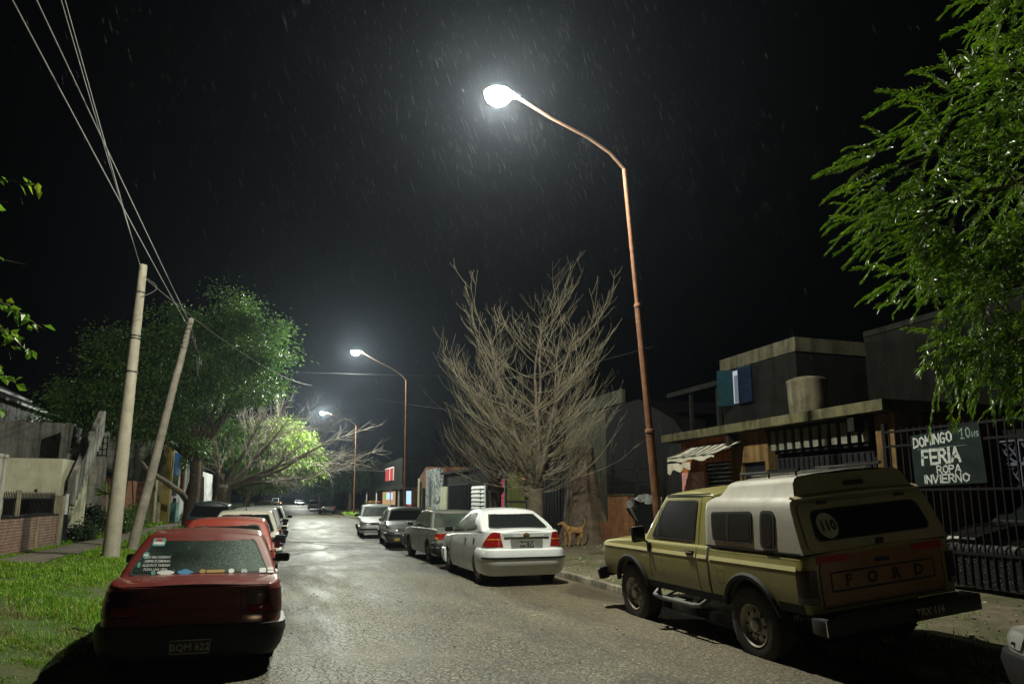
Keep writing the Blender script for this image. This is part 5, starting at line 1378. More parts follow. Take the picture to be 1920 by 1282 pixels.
multi(r, 'upper_wall', ['concb', 'band'], [(12, 16.8, 14.03, 17.05, 3.46, 5.36), (11.97, 16.8, 14.0, 17.2, 5.36, 5.72, 1), (12, 16.8, 17.05, 17.18, 3.46, 5.36)])  # night shade is in the wall colour; top band kept paler
w_ = multi(r, 'upper_window', ['dwin'], [(11.985, 12.02, 15.75, 16.95, 4.30, 5.30)])
multi(w_, 'lit_gap', ['whitefr'], []) if False else None
lg = blk(r, 'lit_window_gap', [emit('window_light', (0.75, 0.85, 0.95), 0.55)], 11.955, 11.98, 16.32, 16.58, 4.36, 5.28)
part(r, 'curtain', M['breeze'], lambda b: [b.box((11.95-11, 16.35-13.5+0.05*k, 4.75-GZ), (0.008, 0.03, 0.78), 0) for k in range(4)])
part(r, 'window_shutter', M['tealsh'], lambda b: b.box((11.80-11, 16.75-13.5, 4.82-GZ), (0.04, 0.42, 1.02), 0, rz=0.9))
def fill(b):
    b.box((11.93-11, 16.02-13.5, 4.82-GZ), (0.04, 0.56, 1.02), 0)
    for k in range(14): b.box((11.905-11, 16.02-13.5, 4.36-GZ+0.07*k), (0.02, 0.46, 0.05), 0, ry=0.5)
part(r, 'window_shutter', M['bluesh'], fill)
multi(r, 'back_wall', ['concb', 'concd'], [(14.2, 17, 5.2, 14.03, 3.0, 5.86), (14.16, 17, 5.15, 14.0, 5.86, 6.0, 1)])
multi(r, 'back_roof', ['concd'], [(13.0, 17.2, 17.2, 22.0, 5.30, 5.46)])
multi(r, 'roof_post', ['concd'], [(13.1, 13.22, 19.0, 19.12, 3.46, 5.30), (13.1, 13.2, 20.6, 20.7, 3.46, 5.3)])
multi(r, 'side_wall', ['concd'], [(13.0, 13.2, 17.3, 22.0, 0.3, 3.6)])
tk = empty('water_tank', (11.35, 12.95, 3.462), 0, 'round grey water tank standing on the slab terrace', 'water tank')
Mz = Matrix.Rotation(-PI/2, 4, 'Y')
part(tk, 'tank_body', M['tank'], lambda b: b.lathe([(0, 0.001), (0, 0.40), (0.03, 0.42), (0.45, 0.44), (0.86, 0.45), (0.88, 0.46), (0.93, 0.46), (0.95, 0.42)], Mz, 32), 40)
part(tk, 'lid', M['tank'], lambda b: b.lathe([(0.945, 0.43), (1.0, 0.30), (1.02, 0.001)], Mz, 32), 40)

# -- iron fence with the hand painted board, yard behind it
r = bld('iron_fence', 'tall black iron bar fence with a mesh panel foot, carrying the painted board', 'fence', loc=(10, 6.0, GZ))
def fill(b):
    for k in range(58): b.box((0, -3.9+0.13*k, 1.35), (0.022, 0.022, 2.5), 0)
    for z in (0.58, 1.55, 2.3, 2.55): b.box((0.0, -0.2, z), (0.035, 7.6, 0.04), 0)
part(r, 'bars', M['iron'], fill)
def meshmat():
    m, nt, out = nodes('perforated_sheet'); b = principled(nt, out, (0.03, 0.03, 0.032), 0.4, 0.4)
    g = wpos(nt); v = nt.nodes.new('ShaderNodeTexVoronoi'); v.inputs['Scale'].default_value = 26; nt.links.new(g, v.inputs['Vector'])
    rr = ramp(nt, v.outputs['Distance'], [(0.3, 1.0), (0.5, 0.0)]); bump(nt, b, rr.outputs[0], 0.9, 0.02)
    n2 = noise(nt, 40, 2, 0.5, 0, g); rc = ramp(nt, n2.outputs[0], [(0.66, (0.02, 0.02, 0.022)), (0.74, (0.5, 0.5, 0.48))]); nt.links.new(rc.outputs[0], b.inputs['Base Color'])
    return m
part(r, 'mesh_panel', meshmat(), lambda b: b.box((0.03, -0.2, 0.32), (0.012, 7.6, 0.50), 0))
for y in (-3.95, -1.4, 1.1, 3.62): part(r, 'post', M['iron'], lambda b, y=y: b.box((0.02, y, 1.35), (0.07, 0.07, 2.72), 0))
# hand painted board
bd = empty('painted_board', (9.955, 8.42, 2.34), 0, 'dark board hand painted DOMINGO FERIA ROPA INVIERNO hanging on the iron fence', 'sign')
part(bd, 'board', M['board'], lambda b: b.poly([(0, 0.62, 0.40), (0, -0.62, 0.50), (0, -0.66, -0.40), (0, 0.60, -0.44)], (0.02, 0, 0)))
STROKES = {'D': [[(0, 0), (0, 1), (.5, .9), (.7, .55), (.6, .15), (0, 0)]], 'O': [[(.35, 0), (.05, .3), (.1, .8), (.4, 1), (.7, .7), (.65, .2), (.35, 0)]], 'M': [[(0, 0), (.05, 1), (.35, .45), (.7, 1), (.75, 0)]], 'I': [[(.1, 0), (.1, 1)]],
    'N': [[(0, 0), (0, 1), (.6, 0), (.6, 1)]], 'G': [[(.65, .85), (.3, 1), (.05, .6), (.1, .1), (.5, 0), (.65, .4), (.4, .42)]], 'F': [[(0, 0), (0.05, 1), (.6, 1)], [(.03, .55), (.45, .55)]], 'E': [[(.6, 0), (0, 0), (0, 1), (.6, 1)], [(0, .5), (.5, .5)]],
    'R': [[(0, 0), (0, 1), (.45, .98), (.55, .72), (.4, .5), (0, .5)], [(.25, .5), (.62, 0)]], 'A': [[(0, 0), (.35, 1), (.7, 0)], [(.12, .35), (.58, .35)]], 'P': [[(0, 0), (0, 1), (.5, .95), (.58, .7), (.4, .48), (0, .5)]], 'V': [[(0, 1), (.3, 0), (.62, 1)]],
    '1': [[(0, .75), (.25, 1), (.25, 0)], [(0, 0), (.5, 0)]], '0': [[(.3, 0), (.05, .3), (.05, .75), (.3, 1), (.55, .7), (.55, .25), (.3, 0)]], 'H': [[(0, 0), (0, 1)], [(.55, 0), (.55, 1)], [(0, .5), (.55, .5)]], 'S': [[(.55, .9), (.2, 1), (.05, .75), (.5, .4), (.45, .05), (.05, .08)]]}
WID = {'M': .95, 'I': .32, 'D': .85, 'O': .85, 'G': .85, 'A': .85}
def lettering(b, txt, y0, z0, hgt, w, m=0, slope=0.0, sx=1.0, xo=-0.004):
    # y runs to the viewer's left as seen from the road, so the line advances along -Y
    x = 0.0
    for ch in txt:
        for st in STROKES.get(ch, []):
            jit = lambda: rng.uniform(-0.03, 0.03)
            P = [Vector((0, y0-(x+px+jit())*hgt*sx, z0+(pz+jit())*hgt+slope*(x*hgt))) for px, pz in st]
            for i in range(len(P)-1):
                a, c = P[i], P[i+1]; d = (c-a)
                if d.length < 1e-6: continue
                d.normalize(); q = Vector((0, -d.z, d.y))*w*0.5*rng.uniform(0.85, 1.15); a2 = a-d*w*0.35; c2 = c+d*w*0.35
                xx = xo-0.0004*(i % 3)
                b.add([a2+q+Vector((xx, 0, 0)), c2+q+Vector((xx, 0, 0)), c2-q+Vector((xx, 0, 0)), a2-q+Vector((xx, 0, 0))], [(0, 1, 2, 3)], m)
        x += WID.get(ch, .78)
def fill(b):
    lettering(b, 'DOMINGO', 0.56, 0.20, 0.155, 0.026, 0, 0.085, 0.86)
    lettering(b, '10', -0.30, 0.285, 0.155, 0.018, 1, 0.06, 0.80); lettering(b, 'HS', -0.50, 0.30, 0.075, 0.014, 1, 0.06)
    lettering(b, 'FERIA', 0.42, -0.09, 0.22, 0.042, 0, 0.05, 0.92)
    lettering(b, 'ROPA', 0.16, -0.235, 0.115, 0.022, 0, 0.03, 1.15)
    lettering(b, 'INVIERNO', 0.42, -0.39, 0.125, 0.024, 0, 0.03, 1.22)
    b.box((-0.004, 0.05, 0.175), (0.002, 0.9, 0.006), 1, rx=-0.02)
part(bd, 'lettering', [M['chalk'], M['chalkg']], fill)
r = bld('yard_wall', 'dark yard wall with pale patterned breeze block panels behind the iron fence', 'wall', loc=(12.4, 7, GZ))
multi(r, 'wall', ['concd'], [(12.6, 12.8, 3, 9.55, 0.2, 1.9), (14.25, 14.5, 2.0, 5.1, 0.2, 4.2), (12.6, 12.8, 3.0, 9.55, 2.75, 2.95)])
def bb(b, yc, zc, s):
    b.box((0.0, yc, zc+s/2), (0.10, s, 0.03), 0); b.box((0.0, yc, zc-s/2), (0.10, s, 0.03), 0)
    for e in (-1, 1): b.box((0.0, yc+e*s/2, zc), (0.10, 0.03, s), 0)
    for e in (-1, 1):
        pts = [Vector((0, yc+e*(-s/2+s*t), zc-s/2+s*t+0.10*math.sin(PI*t)*k2)) for k2 in (1,) for t in [q/6 for q in range(7)]]
        pts2 = [Vector((0, yc+e*(-s/2+s*t), zc-s/2+s*t-0.10*math.sin(PI*t))) for t in [q/6 for q in range(7)]]
        b.tube(pts, 0.016, 4); b.tube(pts2, 0.016, 4)
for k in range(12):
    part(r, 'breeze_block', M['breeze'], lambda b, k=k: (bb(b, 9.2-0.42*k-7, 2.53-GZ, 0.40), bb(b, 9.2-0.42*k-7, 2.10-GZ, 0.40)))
# -- lot with the brick pier and plastic sheet
r = bld('brick_pier_wall', 'low orange brick wall ending in a taller pier beside the thick old trunk', 'wall', loc=(10, 21, GZ))
multi(r, 'wall', ['obrick'], [(9.98, 10.2, 20.75, 23.2, 0.2, 0.98)])
multi(r, 'pier', ['obrick', 'slabm'], [(9.95, 10.3, 19.6, 20.75, 0.2, 1.80), (9.93, 10.32, 19.58, 20.77, 1.80, 1.86, 1)])
r = bld('wire_fence', 'wire mesh lot fence on thin posts with clear plastic sheet sagging along it', 'fence', loc=(10.1, 18, GZ))
def fill(b):
    for z in (0.5, 1.0, 1.45, 1.9, 2.3): b.tube([(0, -0.6+0.45*k, z+0.012*math.sin(k*2.1+z)) for k in range(9)], 0.009, 4)
    for k in range(24): b.tube([(0, -0.6+0.145*k, 0.1), (0, -0.6+0.145*k, 1.5)], 0.004, 3)
part(r, 'wires', M['iron'], fill)
for y in (-0.6, 1.0, 2.6): part(r, 'post', M['concd'], lambda b, y=y: b.box((0, y, 1.2), (0.08, 0.08, 2.6), 0))
def fill(b):
    g = lambda u, v: Vector((-0.05-0.10*v*math.sin(u*5)**2-0.03*math.sin(u*17+v*4), u, 1.50+0.07*math.sin(u*3.1)-0.04*u-v*(0.10+0.16*abs(math.sin(u*2.7+0.6))+0.04*math.sin(u*11))))
    b.grid(g, frange(-0.5, 1.55, 0.06), [0, 0.25, 0.5, 0.75, 1.0])
    for k in range(4): b.tube([(-0.06, 1.3-0.12*k, 1.46-0.08*k), (-0.10, 1.55-0.1*k, 1.30-0.1*k), (-0.05, 1.2-0.1*k, 1.05-0.1*k)], 0.006, 4)
part(r, 'plastic_sheet', M['plastbag'], fill, 60)
r = bld('gabled_house', 'dim greenish house with a sloping gable behind the wire fence', loc=(15, 24, GZ))
def fill(b):
    b.poly([(-1.5, -2.9, 0), (-1.5, 4.2, 0), (-1.5, 4.2, 5.4), (-1.5, 1.0, 5.4), (-1.5, -1.6, 4.3), (-1.5, -2.9, 3.1)], (6, 0, 0))
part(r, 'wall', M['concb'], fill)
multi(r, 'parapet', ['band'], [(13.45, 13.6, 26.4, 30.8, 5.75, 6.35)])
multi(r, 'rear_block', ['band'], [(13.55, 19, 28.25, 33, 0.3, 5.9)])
multi(r, 'window', ['dwin'], [(13.46, 13.52, 23.2, 24.2, 1.6, 2.6)])
multi(r, 'side_post', ['concd'], [(13.2, 13.4, 22.2, 22.4, 0.3, 2.6)])
r = bld('dark_gate', 'black sheet gate in deep shade between the bare tree and the thick trunk', 'gate', loc=(10.2, 25.3, GZ))
multi(r, 'leaf', ['darkgate'], [(10.15, 10.2, 23.4, 25.28, 0.3, 2.85), (10.15, 10.2, 25.32, 27.3, 0.3, 2.85)])
part(r, 'rib', M['iron'], lambda b: [b.box((-0.08, -1.8+0.3*k, 1.3), (0.03, 0.03, 2.5), 0) for k in range(13)])
multi(r, 'lintel', ['concd'], [(10.1, 10.5, 23.3, 29.0, 2.85, 3.15)])
r = bld('sheet_gate', 'yellow green corrugated sheet gate behind the bare tree trunk', 'gate', loc=(10.05, 30.5, GZ))
def fill(b):
    b.grid(lambda u, v: Vector((-0.02*math.cos(u*2*PI/0.12), u, v)), frange(-1.45, 1.45, 0.02), [0.0, 2.62])
    b.box((-0.035, 0, 1.30), (0.03, 2.9, 0.05), 1)
part(r, 'panel', [M['gate_y'], M['iron']], fill, 60)
for y in (-1.52, 1.5): part(r, 'post', M['concd'], lambda b, y=y: b.box((0.0, y, 1.35), (0.12, 0.10, 2.75), 0))
r = bld('shutter_house', 'low grey blue house with a red lit window and ribbed metal shutter', loc=(11, 39, GZ))
multi(r, 'wall', ['concd', 'breeze'], [(10.0, 16, 33.45, 35.5, 0.3, 3.3), (10.1, 16, 38.3, 46.3, 0.3, 3.3), (10.0, 16, 35.5, 38.3, 2.4, 3.3), (10.05, 10.3, 32.05, 32.4, 0.3, 3.0, 1), (10.05, 10.3, 32.4, 33.45, 2.66, 3.0, 1), (10.05, 10.3, 32.4, 33.45, 0.3, 1.15, 1)])
multi(r, 'roof', ['concd'], [(9.9, 16.2, 32.0, 46.4, 3.3, 3.45)])
blk(r, 'lit_window', [emit('red_window_light', (1.0, 0.16, 0.22), 1.1)], 10.20, 10.24, 32.4, 33.45, 1.15, 2.66)
part(r, 'window_bars', M['iron'], lambda b: ([b.box((10.08-11, 32.5+0.15*k-39, 1.9-GZ), (0.025, 0.025, 1.5), 0) for k in range(7)], [b.box((10.08-11, 32.92-39, z-GZ), (0.02, 1.05, 0.025), 0) for z in (1.3, 1.75, 2.2, 2.55)]))
def fill(b):
    for k in range(9): b.box((9.97-11, 36.9-39, 0.55-GZ+0.22*k), (0.06, 2.72, 0.16), 0, ry=0.35)
    b.box((9.95-11, 36.35-39, 1.3-GZ), (0.05, 0.06, 2.0), 1)
part(r, 'shutter', [M['shutm'], M['iron']], fill)
multi(r, 'shutter_post', ['whitefr'], [(9.92, 10.05, 35.25, 35.5, 0.3, 2.45)])
part(r, 'gate', [M['darkgate'], M['iron']], lambda b: (b.box((10.06-11, 42-39, 1.4-GZ), (0.05, 5.5, 2.4), 0), [b.box((10.02-11, 39.5+0.3*k-39, 1.4-GZ), (0.03, 0.05, 2.3), 1) for k in range(17)]))
# -- mural pillar
def muralmat():
    m, nt, out = nodes('painted_pillar_render'); b = principled(nt, out, (0.4, 0.42, 0.42), 0.85)
    g = wpos(nt); n = noise(nt, 2.0, 3, 0.5, 1.6, scaled(nt, g, (1, 1.0, 0.55)))
    rr = ramp(nt, n.outputs[0], [(0.44, (0.46, 0.49, 0.49)), (0.47, (0.10, 0.11, 0.12)), (0.53, (0.12, 0.13, 0.14)), (0.56, (0.46, 0.49, 0.49))]); nt.links.new(rr.outputs[0], b.inputs['Base Color']); return m
r = bld('painted_pillar', 'tall white pillar painted with grey loops next to the orange building', 'pillar', loc=(9.8, 48.5, GZ))
part(r, 'shaft', muralmat(), lambda b: b.box((0.1, 0.0, 1.72), (0.5, 3.6, 3.5), 0))
part(r, 'painted_oval', M['gplast'], lambda b: [b.poly([Vector((-0.156, 0.1+a_*0.55*math.cos(2*PI*k/24), 1.9+a_*1.1*math.sin(2*PI*k/24))) for k in range(24)], (-0.003*(i+1), 0, 0)) for i, a_ in enumerate((1.0,))])
part(r, 'painted_oval', M['breeze'], lambda b: b.poly([Vector((-0.160, 0.1+0.40*math.cos(2*PI*k/24), 1.9+0.86*math.sin(2*PI*k/24))) for k in range(24)], (-0.004, 0, 0)))
part(r, 'yellow_panel', M['cap_y'], lambda b: b.box((-0.17, 0.0, 0.45), (0.03, 0.9, 0.8), 0))
part(r, 'side_panel', M['concl'], lambda b: b.box((0.3, -2.6, 1.1), (0.25, 1.6, 2.2), 0))
# -- orange building
r = bld('orange_building', 'orange brick building with a rounded stepped top beyond the painted pillar', 'building', loc=(11, 53, GZ))
def fill(b):
    b.poly([(-1.0, -2.0, 0), (-1.0, 1.6, 0), (-1.0, 1.6, 3.15), (-1.0, 0.7, 3.35), (-1.0, -0.6, 3.75), (-1.0, -2.0, 3.75)], (6, 0, 0))
part(r, 'wall', M['salmon_w'], fill)
multi(r, 'door', ['dwin'], [(9.97, 10.0, 52.2, 53.3, 0.3, 2.5)])
multi(r, 'doorway', ['dwin'], [(9.96, 10.0, 53.8, 54.5, 0.3, 3.0)])
multi(r, 'corner_post', ['concl'], [(9.9, 10.05, 54.62, 54.9, 0.3, 3.3)])
multi(r, 'annex_wall', ['ochre_w'], [(10.1, 14, 49.6, 51.0, 0.3, 3.2)])
# -- corner shop
r = bld('corner_shop', 'small lit corner shop with goods outside and a red curtained window above', 'shop', loc=(11, 78, GZ))
multi(r, 'wall', ['ochre_w', 'concd'], [(12.5, 17, 60, 96, 0.3, 2.7), (10.4, 17, 66, 92, 2.95, 5.6, 1), (10.3, 12.5, 95.5, 96, 0.3, 2.7), (10.3, 12.5, 59.8, 60.2, 0.3, 2.7)])
multi(r, 'canopy', ['concd', 'ochre_w'], [(9.6, 17, 60, 96, 2.70, 2.95), (9.55, 9.6, 60, 96, 2.55, 2.98)])
blk(r, 'lit_interior', [emit('shop_light', (1.0, 0.62, 0.30), 0.55)], 12.40, 12.48, 84, 95, 1.0, 2.6)
blk(r, 'lit_poster', [emit('poster_light', (0.55, 0.70, 1.0), 1.3)], 12.30, 12.36, 85.5, 90.5, 1.65, 2.45)
blk(r, 'lit_poster', [emit('green_poster_light', (0.35, 0.75, 0.10), 0.7)], 12.30, 12.36, 90.8, 92.5, 1.65, 2.4)
blk(r, 'fridge_light', [emit('fridge_light', (0.50, 0.75, 1.0), 1.2)], 11.0, 11.4, 66.5, 68.3, 0.6, 2.45)
blk(r, 'lit_doorway', [emit('door_light', (1.0, 0.72, 0.35), 0.7)], 12.3, 12.48, 61.0, 63.0, 0.35, 2.3)
for y in (63.6, 69.0, 80.0, 90.0): multi(r, 'post', ['whitefr'], [(9.7, 9.82, y, y+0.12, 0.3, 2.7)])
blk(r, 'red_window', [emit('curtain_light', (1.0, 0.13, 0.13), 0.65)], 10.36, 10.40, 71.2, 77.5, 3.62, 4.85)
multi(r, 'window_frame', ['whitefr'], [(10.30, 10.36, 71.0, 71.25, 3.55, 4.9), (10.30, 10.36, 71.0, 77.6, 4.85, 4.95), (10.30, 10.36, 73.9, 74.0, 3.6, 4.85)])
for k, (y, m) in enumerate([(92, 'fruit'), (90, 'greenp'), (88, 'fruit'), (86, 'cap_y'), (84, 'fruit'), (82, 'greenp'), (80, 'fruit')]):
    c_ = empty('goods_crate', (10.0, y, 0.32), 0, 'wooden crate of goods on a low stand in front of the lit shop', 'crate', 'crates outside the shop')
    part(c_, 'crate', M['ochre_w'], lambda b: [b.box((0, 0, 0.4+0.22*q), (0.7, 1.5, 0.06), 0) for q in range(3)]+[b.box((-0.33, s_*0.7, 0.35), (0.06, 0.06, 0.7), 0) for s_ in (-1, 1)])
    part(c_, 'goods', M[m], lambda b: [b.lathe([(-0.12, 0.01), (-0.08, 0.09), (0, 0.12), (0.08, 0.09), (0.12, 0.01)], Matrix.Translation((rng.uniform(-.25, .25), rng.uniform(-.6, .6), 0.95+rng.uniform(0, .12))), 8) for q in range(12)])
for y in (59.0, 57.5):
    c_ = empty('plastic_chair', (9.6, y, 0.32), rng.uniform(0, 1), 'red plastic chair standing on the pavement between the shop and the orange building', 'chair', 'red chairs by the shop')
    part(c_, 'seat', M['redpl'], lambda b: b.box((0, 0, 0.44), (0.45, 0.45, 0.04), 0, bev=0.01)); part(c_, 'backrest', M['redpl'], lambda b: b.box((0.22, 0, 0.70), (0.04, 0.45, 0.50), 0, bev=0.01))
    for sx in (-1, 1):
        for sy in (-1, 1): part(c_, 'leg', M['redpl'], lambda b: b.box((sx*0.2, sy*0.2, 0.22), (0.04, 0.04, 0.44), 0))
r = bld('far_house', 'dark low house at the far right corner beyond the crossing', loc=(9, 112, 0))
multi(r, 'wall', ['concd'], [(8, 16, 104, 130, 0.0, 4.0)]); multi(r, 'roof', ['concd'], [(7.8, 16.2, 103.8, 130.2, 4.0, 4.2)])

# ------------------------------------------------------------------ left side
r = bld('brick_front_wall', 'low red brick front wall with a black railing on top at the left edge', 'wall', loc=(-6.3, 19, 0.35))
multi(r, 'wall', ['brick'], [(-6.4, -6.2, 10.0, 23.35, 0.2, 1.25)])
multi(r, 'coping', ['iron'], [(-6.42, -6.18, 10.0, 23.35, 1.25, 1.28)])
multi(r, 'pillar', ['conc'], [(-6.48, -6.10, 18.2, 18.72, 0.2, 2.62)], )
multi(r, 'pillar_cap', ['conc'], [(-6.5, -6.08, 18.18, 18.74, 2.62, 2.70)])
multi(r, 'end_pillar', ['cream_w'], [(-6.45, -6.15, 23.35, 23.68, 0.2, 1.80)])
multi(r, 'stub_post', ['cream_w'], [(-6.2, -6.17, 21.55, 21.66, 0.3, 1.24)])
def fill(b):
    for k in range(42): b.box((0, -0.1+0.105*k, 1.20), (0.018, 0.018, 0.56), 0); 
    for k in range(42): b.add([Vector((0.012, -0.1+0.105*k, 1.48)), Vector((-0.012, -0.1+0.105*k, 1.48)), Vector((0, -0.088+0.105*k, 1.48)), Vector((0, -0.1+0.105*k, 1.55))], [(0, 1, 3), (1, 2, 3), (2, 0, 3)], 0)
    for z in (0.96, 1.36): b.box((0, 2.05, z), (0.03, 4.4, 0.03), 0)
    b.box((-0.03, 2.4, 1.17), (0.006, 3.7, 0.40), 0)
part(r, 'railing', M['iron'], fill)
multi(r, 'railing_post', ['cream_w'], [(-6.33, -6.27, 20.2, 20.27, 1.28, 1.92), (-6.33, -6.27, 20.36, 20.43, 1.28, 1.92)])
part(r, 'post_knob', M['chrome'], lambda b: b.lathe([(-0.03, 0.005), (-0.02, 0.04), (0.02, 0.045), (0.05, 0.02), (0.06, 0.001)], Matrix.Translation((0, 2.55, 1.55)) @ Mz, 12))
r = bld('narrow_gate', 'narrow black sheet gate with a white tube beside the brick front wall', 'gate', loc=(-6.25, 24.1, 0.4))
part(r, 'leaf', M['darkgate'], lambda b: (b.box((0, 0.0, 0.68), (0.05, 0.62, 1.46), 0), [b.box((0.03, -0.28+0.14*k, 0.68), (0.02, 0.03, 1.46), 0) for k in range(5)]))
part(r, 'white_tube', M['whitefr'], lambda b: b.tube([(0.07, -0.16, 0.85), (0.07, -0.16, 1.45)], 0.055, 12))
r = bld('stair_house', 'weathered concrete house with an outside stair and pale rendered front, left', loc=(-8, 26, 0.4))
multi(r, 'wall', ['concl'], [(-14, -6.55, 24.6, 27.6, 0.2, 2.92)])
multi(r, 'upper_wall', ['concm'], [(-14, -7.15, 27.6, 27.9, 2.9, 4.30), (-7.15, -6.95, 26.3, 27.9, 2.9, 4.15)])
multi(r, 'buttress', ['cream_w'], [(-7.30, -7.15, 27.3, 27.6, 2.92, 4.28)])
multi(r, 'rear_wall', ['conc'], [(-8, -6.4, 29.2, 29.4, 0.3, 4.15)])
part(r, 'window_grille', M['iron'], lambda b: ([b.box((-6.95+0.14*k+8, 29.15-26, 3.65-0.4), (0.02, 0.02, 0.8), 0) for k in range(5)], [b.box((-6.68+8, 29.15-26, 3.3-0.4+0.22*k), (0.62, 0.02, 0.02), 0) for k in range(4)]))
def fill(b):
    # outside stair: parapet above, stepped soffit below
    y0, z0 = 24.75-26, 1.55-0.4; n = 11; st = 0.245; ri = 0.205
    pts = [(y0, z0), (y0, z0+0.75)]
    top = (y0+n*st+0.15, z0+0.95+n*ri*1.0+0.02)
    pts.append(top); pts.append((top[0]+0.25, top[1])); pts.append((top[0]+0.25, top[1]-0.85))
    for k in range(n, 0, -1):
        pts.append((y0+k*st+0.12, z0+(k-0.0)*ri-0.08)); pts.append((y0+k*st+0.12, z0+(k-1)*ri-0.08+0.0))
    P = [Vector((1.60, a, c)) for a, c in pts]
    b.poly(P, (0.16, 0, 0))
    for k in range(n): b.box((1.20, y0+st*(k+0.5), z0+ri*(k+0.2)), (0.80, st+0.02, ri+0.1), 0)
part(r, 'stair', M['conc'], fill, 40)
r = bld('white_gable_house', 'white house with a sloping roof and grilled window at the far left edge', loc=(-13, 38, 0.4))
def fill(b):
    b.poly([(-6, -3.2, 0), (1.0, -3.2, 0), (1.0, -3.2, 5.6), (-0.2, -3.2, 6.15), (-1.6, -3.2, 6.9), (-6, -3.2, 6.9)], (0, 7.5, 0))
part(r, 'wall', M['white_w'], fill)
def fill(b):
    for (x0, z0, x1, z1) in ((1.35, 5.52, -0.15, 6.20), (-0.05, 6.32, -1.7, 7.12)):
        b.poly([Vector((x0, -3.6, z0)), Vector((x1, -3.6, z1)), Vector((x1, -3.6, z1+0.12)), Vector((x0, -3.6, z0+0.12))], (0, 8.2, 0))
part(r, 'roof', M['gplast'], fill)
part(r, 'window', [M['dwin'], M['whitefr']], lambda b: (b.box((-0.75, -3.22, 5.5), (0.9, 0.06, 0.9), 0), [b.box((-1.2+0.15*k, -3.28, 5.5), (0.045, 0.03, 0.95), 1) for k in range(7)], [b.box((-0.75, -3.28, 5.1+0.2*k), (0.95, 0.03, 0.045), 1) for k in range(5)]))
multi(r, 'side_window', ['dwin'], [(-12.6, -12.2, 34.74, 34.8, 5.0, 5.45)])
r = bld('block_wall', 'dark hollow brick wall behind the yucca and garden plants', 'wall', loc=(-7, 33, 0.4))
multi(r, 'wall', ['hollow'], [(-7.2, -7.0, 28.2, 39.5, 0.2, 2.55)])
multi(r, 'end_pier', ['hollow', 'dwin'], [(-7.2, -6.6, 38.6, 39.5, 0.2, 2.55)]+[(-6.62, -6.595, 38.8, 39.05, 1.0+0.45*k, 1.18+0.45*k, 1) for k in range(3)])
def fill(b): b.grid(lambda u, v: Vector((-2.0*v-0.2, u, 2.2+0.9*v+0.03*math.cos(u*2*PI/0.18))), frange(-4.8, 6.5, 0.045), [0, 1])
part(r, 'shed_roof', M['concd'], fill, 60)
r = bld('cream_gateposts', 'pair of cream fluted gate posts at the end of the brick wall', 'gatepost', loc=(-6.5, 40.3, 0.4))
for (y, w) in ((-0.2, 0.55), (1.15, 0.45)):
    part(r, 'post', M['cream_w'], lambda b: ([b.box((0.0, y+(q-1)*w/3, 1.15), (0.3+0.05*(q % 2), w/3-0.01, 2.3), 0) for q in range(3)]))
part(r, 'dado', M['cream_w'], lambda b: b.box((-0.1, 2.2, 1.2), (0.25, 1.2, 2.4), 0))
r = bld('blue_shutter_house', 'house with a yellow column, blue roller shutter and bright white corner', loc=(-8, 46, 0.4))
multi(r, 'column', ['yellow_w'], [(-6.5, -6.1, 42.4, 43.3, 0.2, 4.55)])
multi(r, 'wall', ['conc', 'white_w'], [(-12, -6.3, 43.3, 48.6, 0.2, 5.0), (-12, -6.2, 48.6, 56, 0.2, 5.15, 1)])
multi(r, 'corner_trim', ['whitefr', 'orange_w'], [(-6.24, -6.12, 48.6, 49.5, 0.3, 5.2), (-6.26, -6.14, 48.25, 48.6, 2.2, 5.1, 1)])
part(r, 'blue_shutter', M['bluesh2'], lambda b: (b.box((-6.27+8, 45.9-46, 3.75-0.4), (0.05, 1.9, 1.3), 0), [b.box((-6.23+8, 45.9-46, 3.15-0.4+0.1*k), (0.02, 1.8, 0.07), 0, ry=0.4) for k in range(12)]))
multi(r, 'window', ['dwin'], [(-6.3, -6.26, 44.95, 46.85, 1.9, 3.1)])
multi(r, 'air_conditioner', ['whitefr'], [(-6.2, -5.85, 52.0, 52.9, 3.2, 3.75)])
r = bld('white_garden_gate', 'white painted metal garden gate below the blue roller shutter', 'gate', loc=(-6.0, 46.5, 0.35))
part(r, 'panel', M['whitefr'], lambda b: (b.box((0, 0.6, 0.9), (0.05, 2.9, 1.5), 0), [b.box((0.035, -0.8+0.35*k, 0.9), (0.03, 0.05, 1.5), 0) for k in range(9)]))
part(r, 'post', M['whitefr'], lambda b: b.box((0, -1.0, 0.9), (0.2, 0.25, 1.8), 0)); part(r, 'post', M['whitefr'], lambda b: b.box((0, 2.2, 0.9), (0.2, 0.25, 1.8), 0))
part(r, 'teal_box', M['stick_c'], lambda b: b.box((-0.05, -1.9, 0.6), (0.3, 1.2, 1.1), 0))
r = bld('far_left_house', 'pale house seen between the far left trunks', loc=(-9, 66, 0.4))
multi(r, 'wall', ['white_w'], [(-14, -6.8, 58, 74, 0.2, 4.0)]); multi(r, 'window', ['dwin'], [(-6.8, -6.77, 62, 64, 1.4, 2.6)])
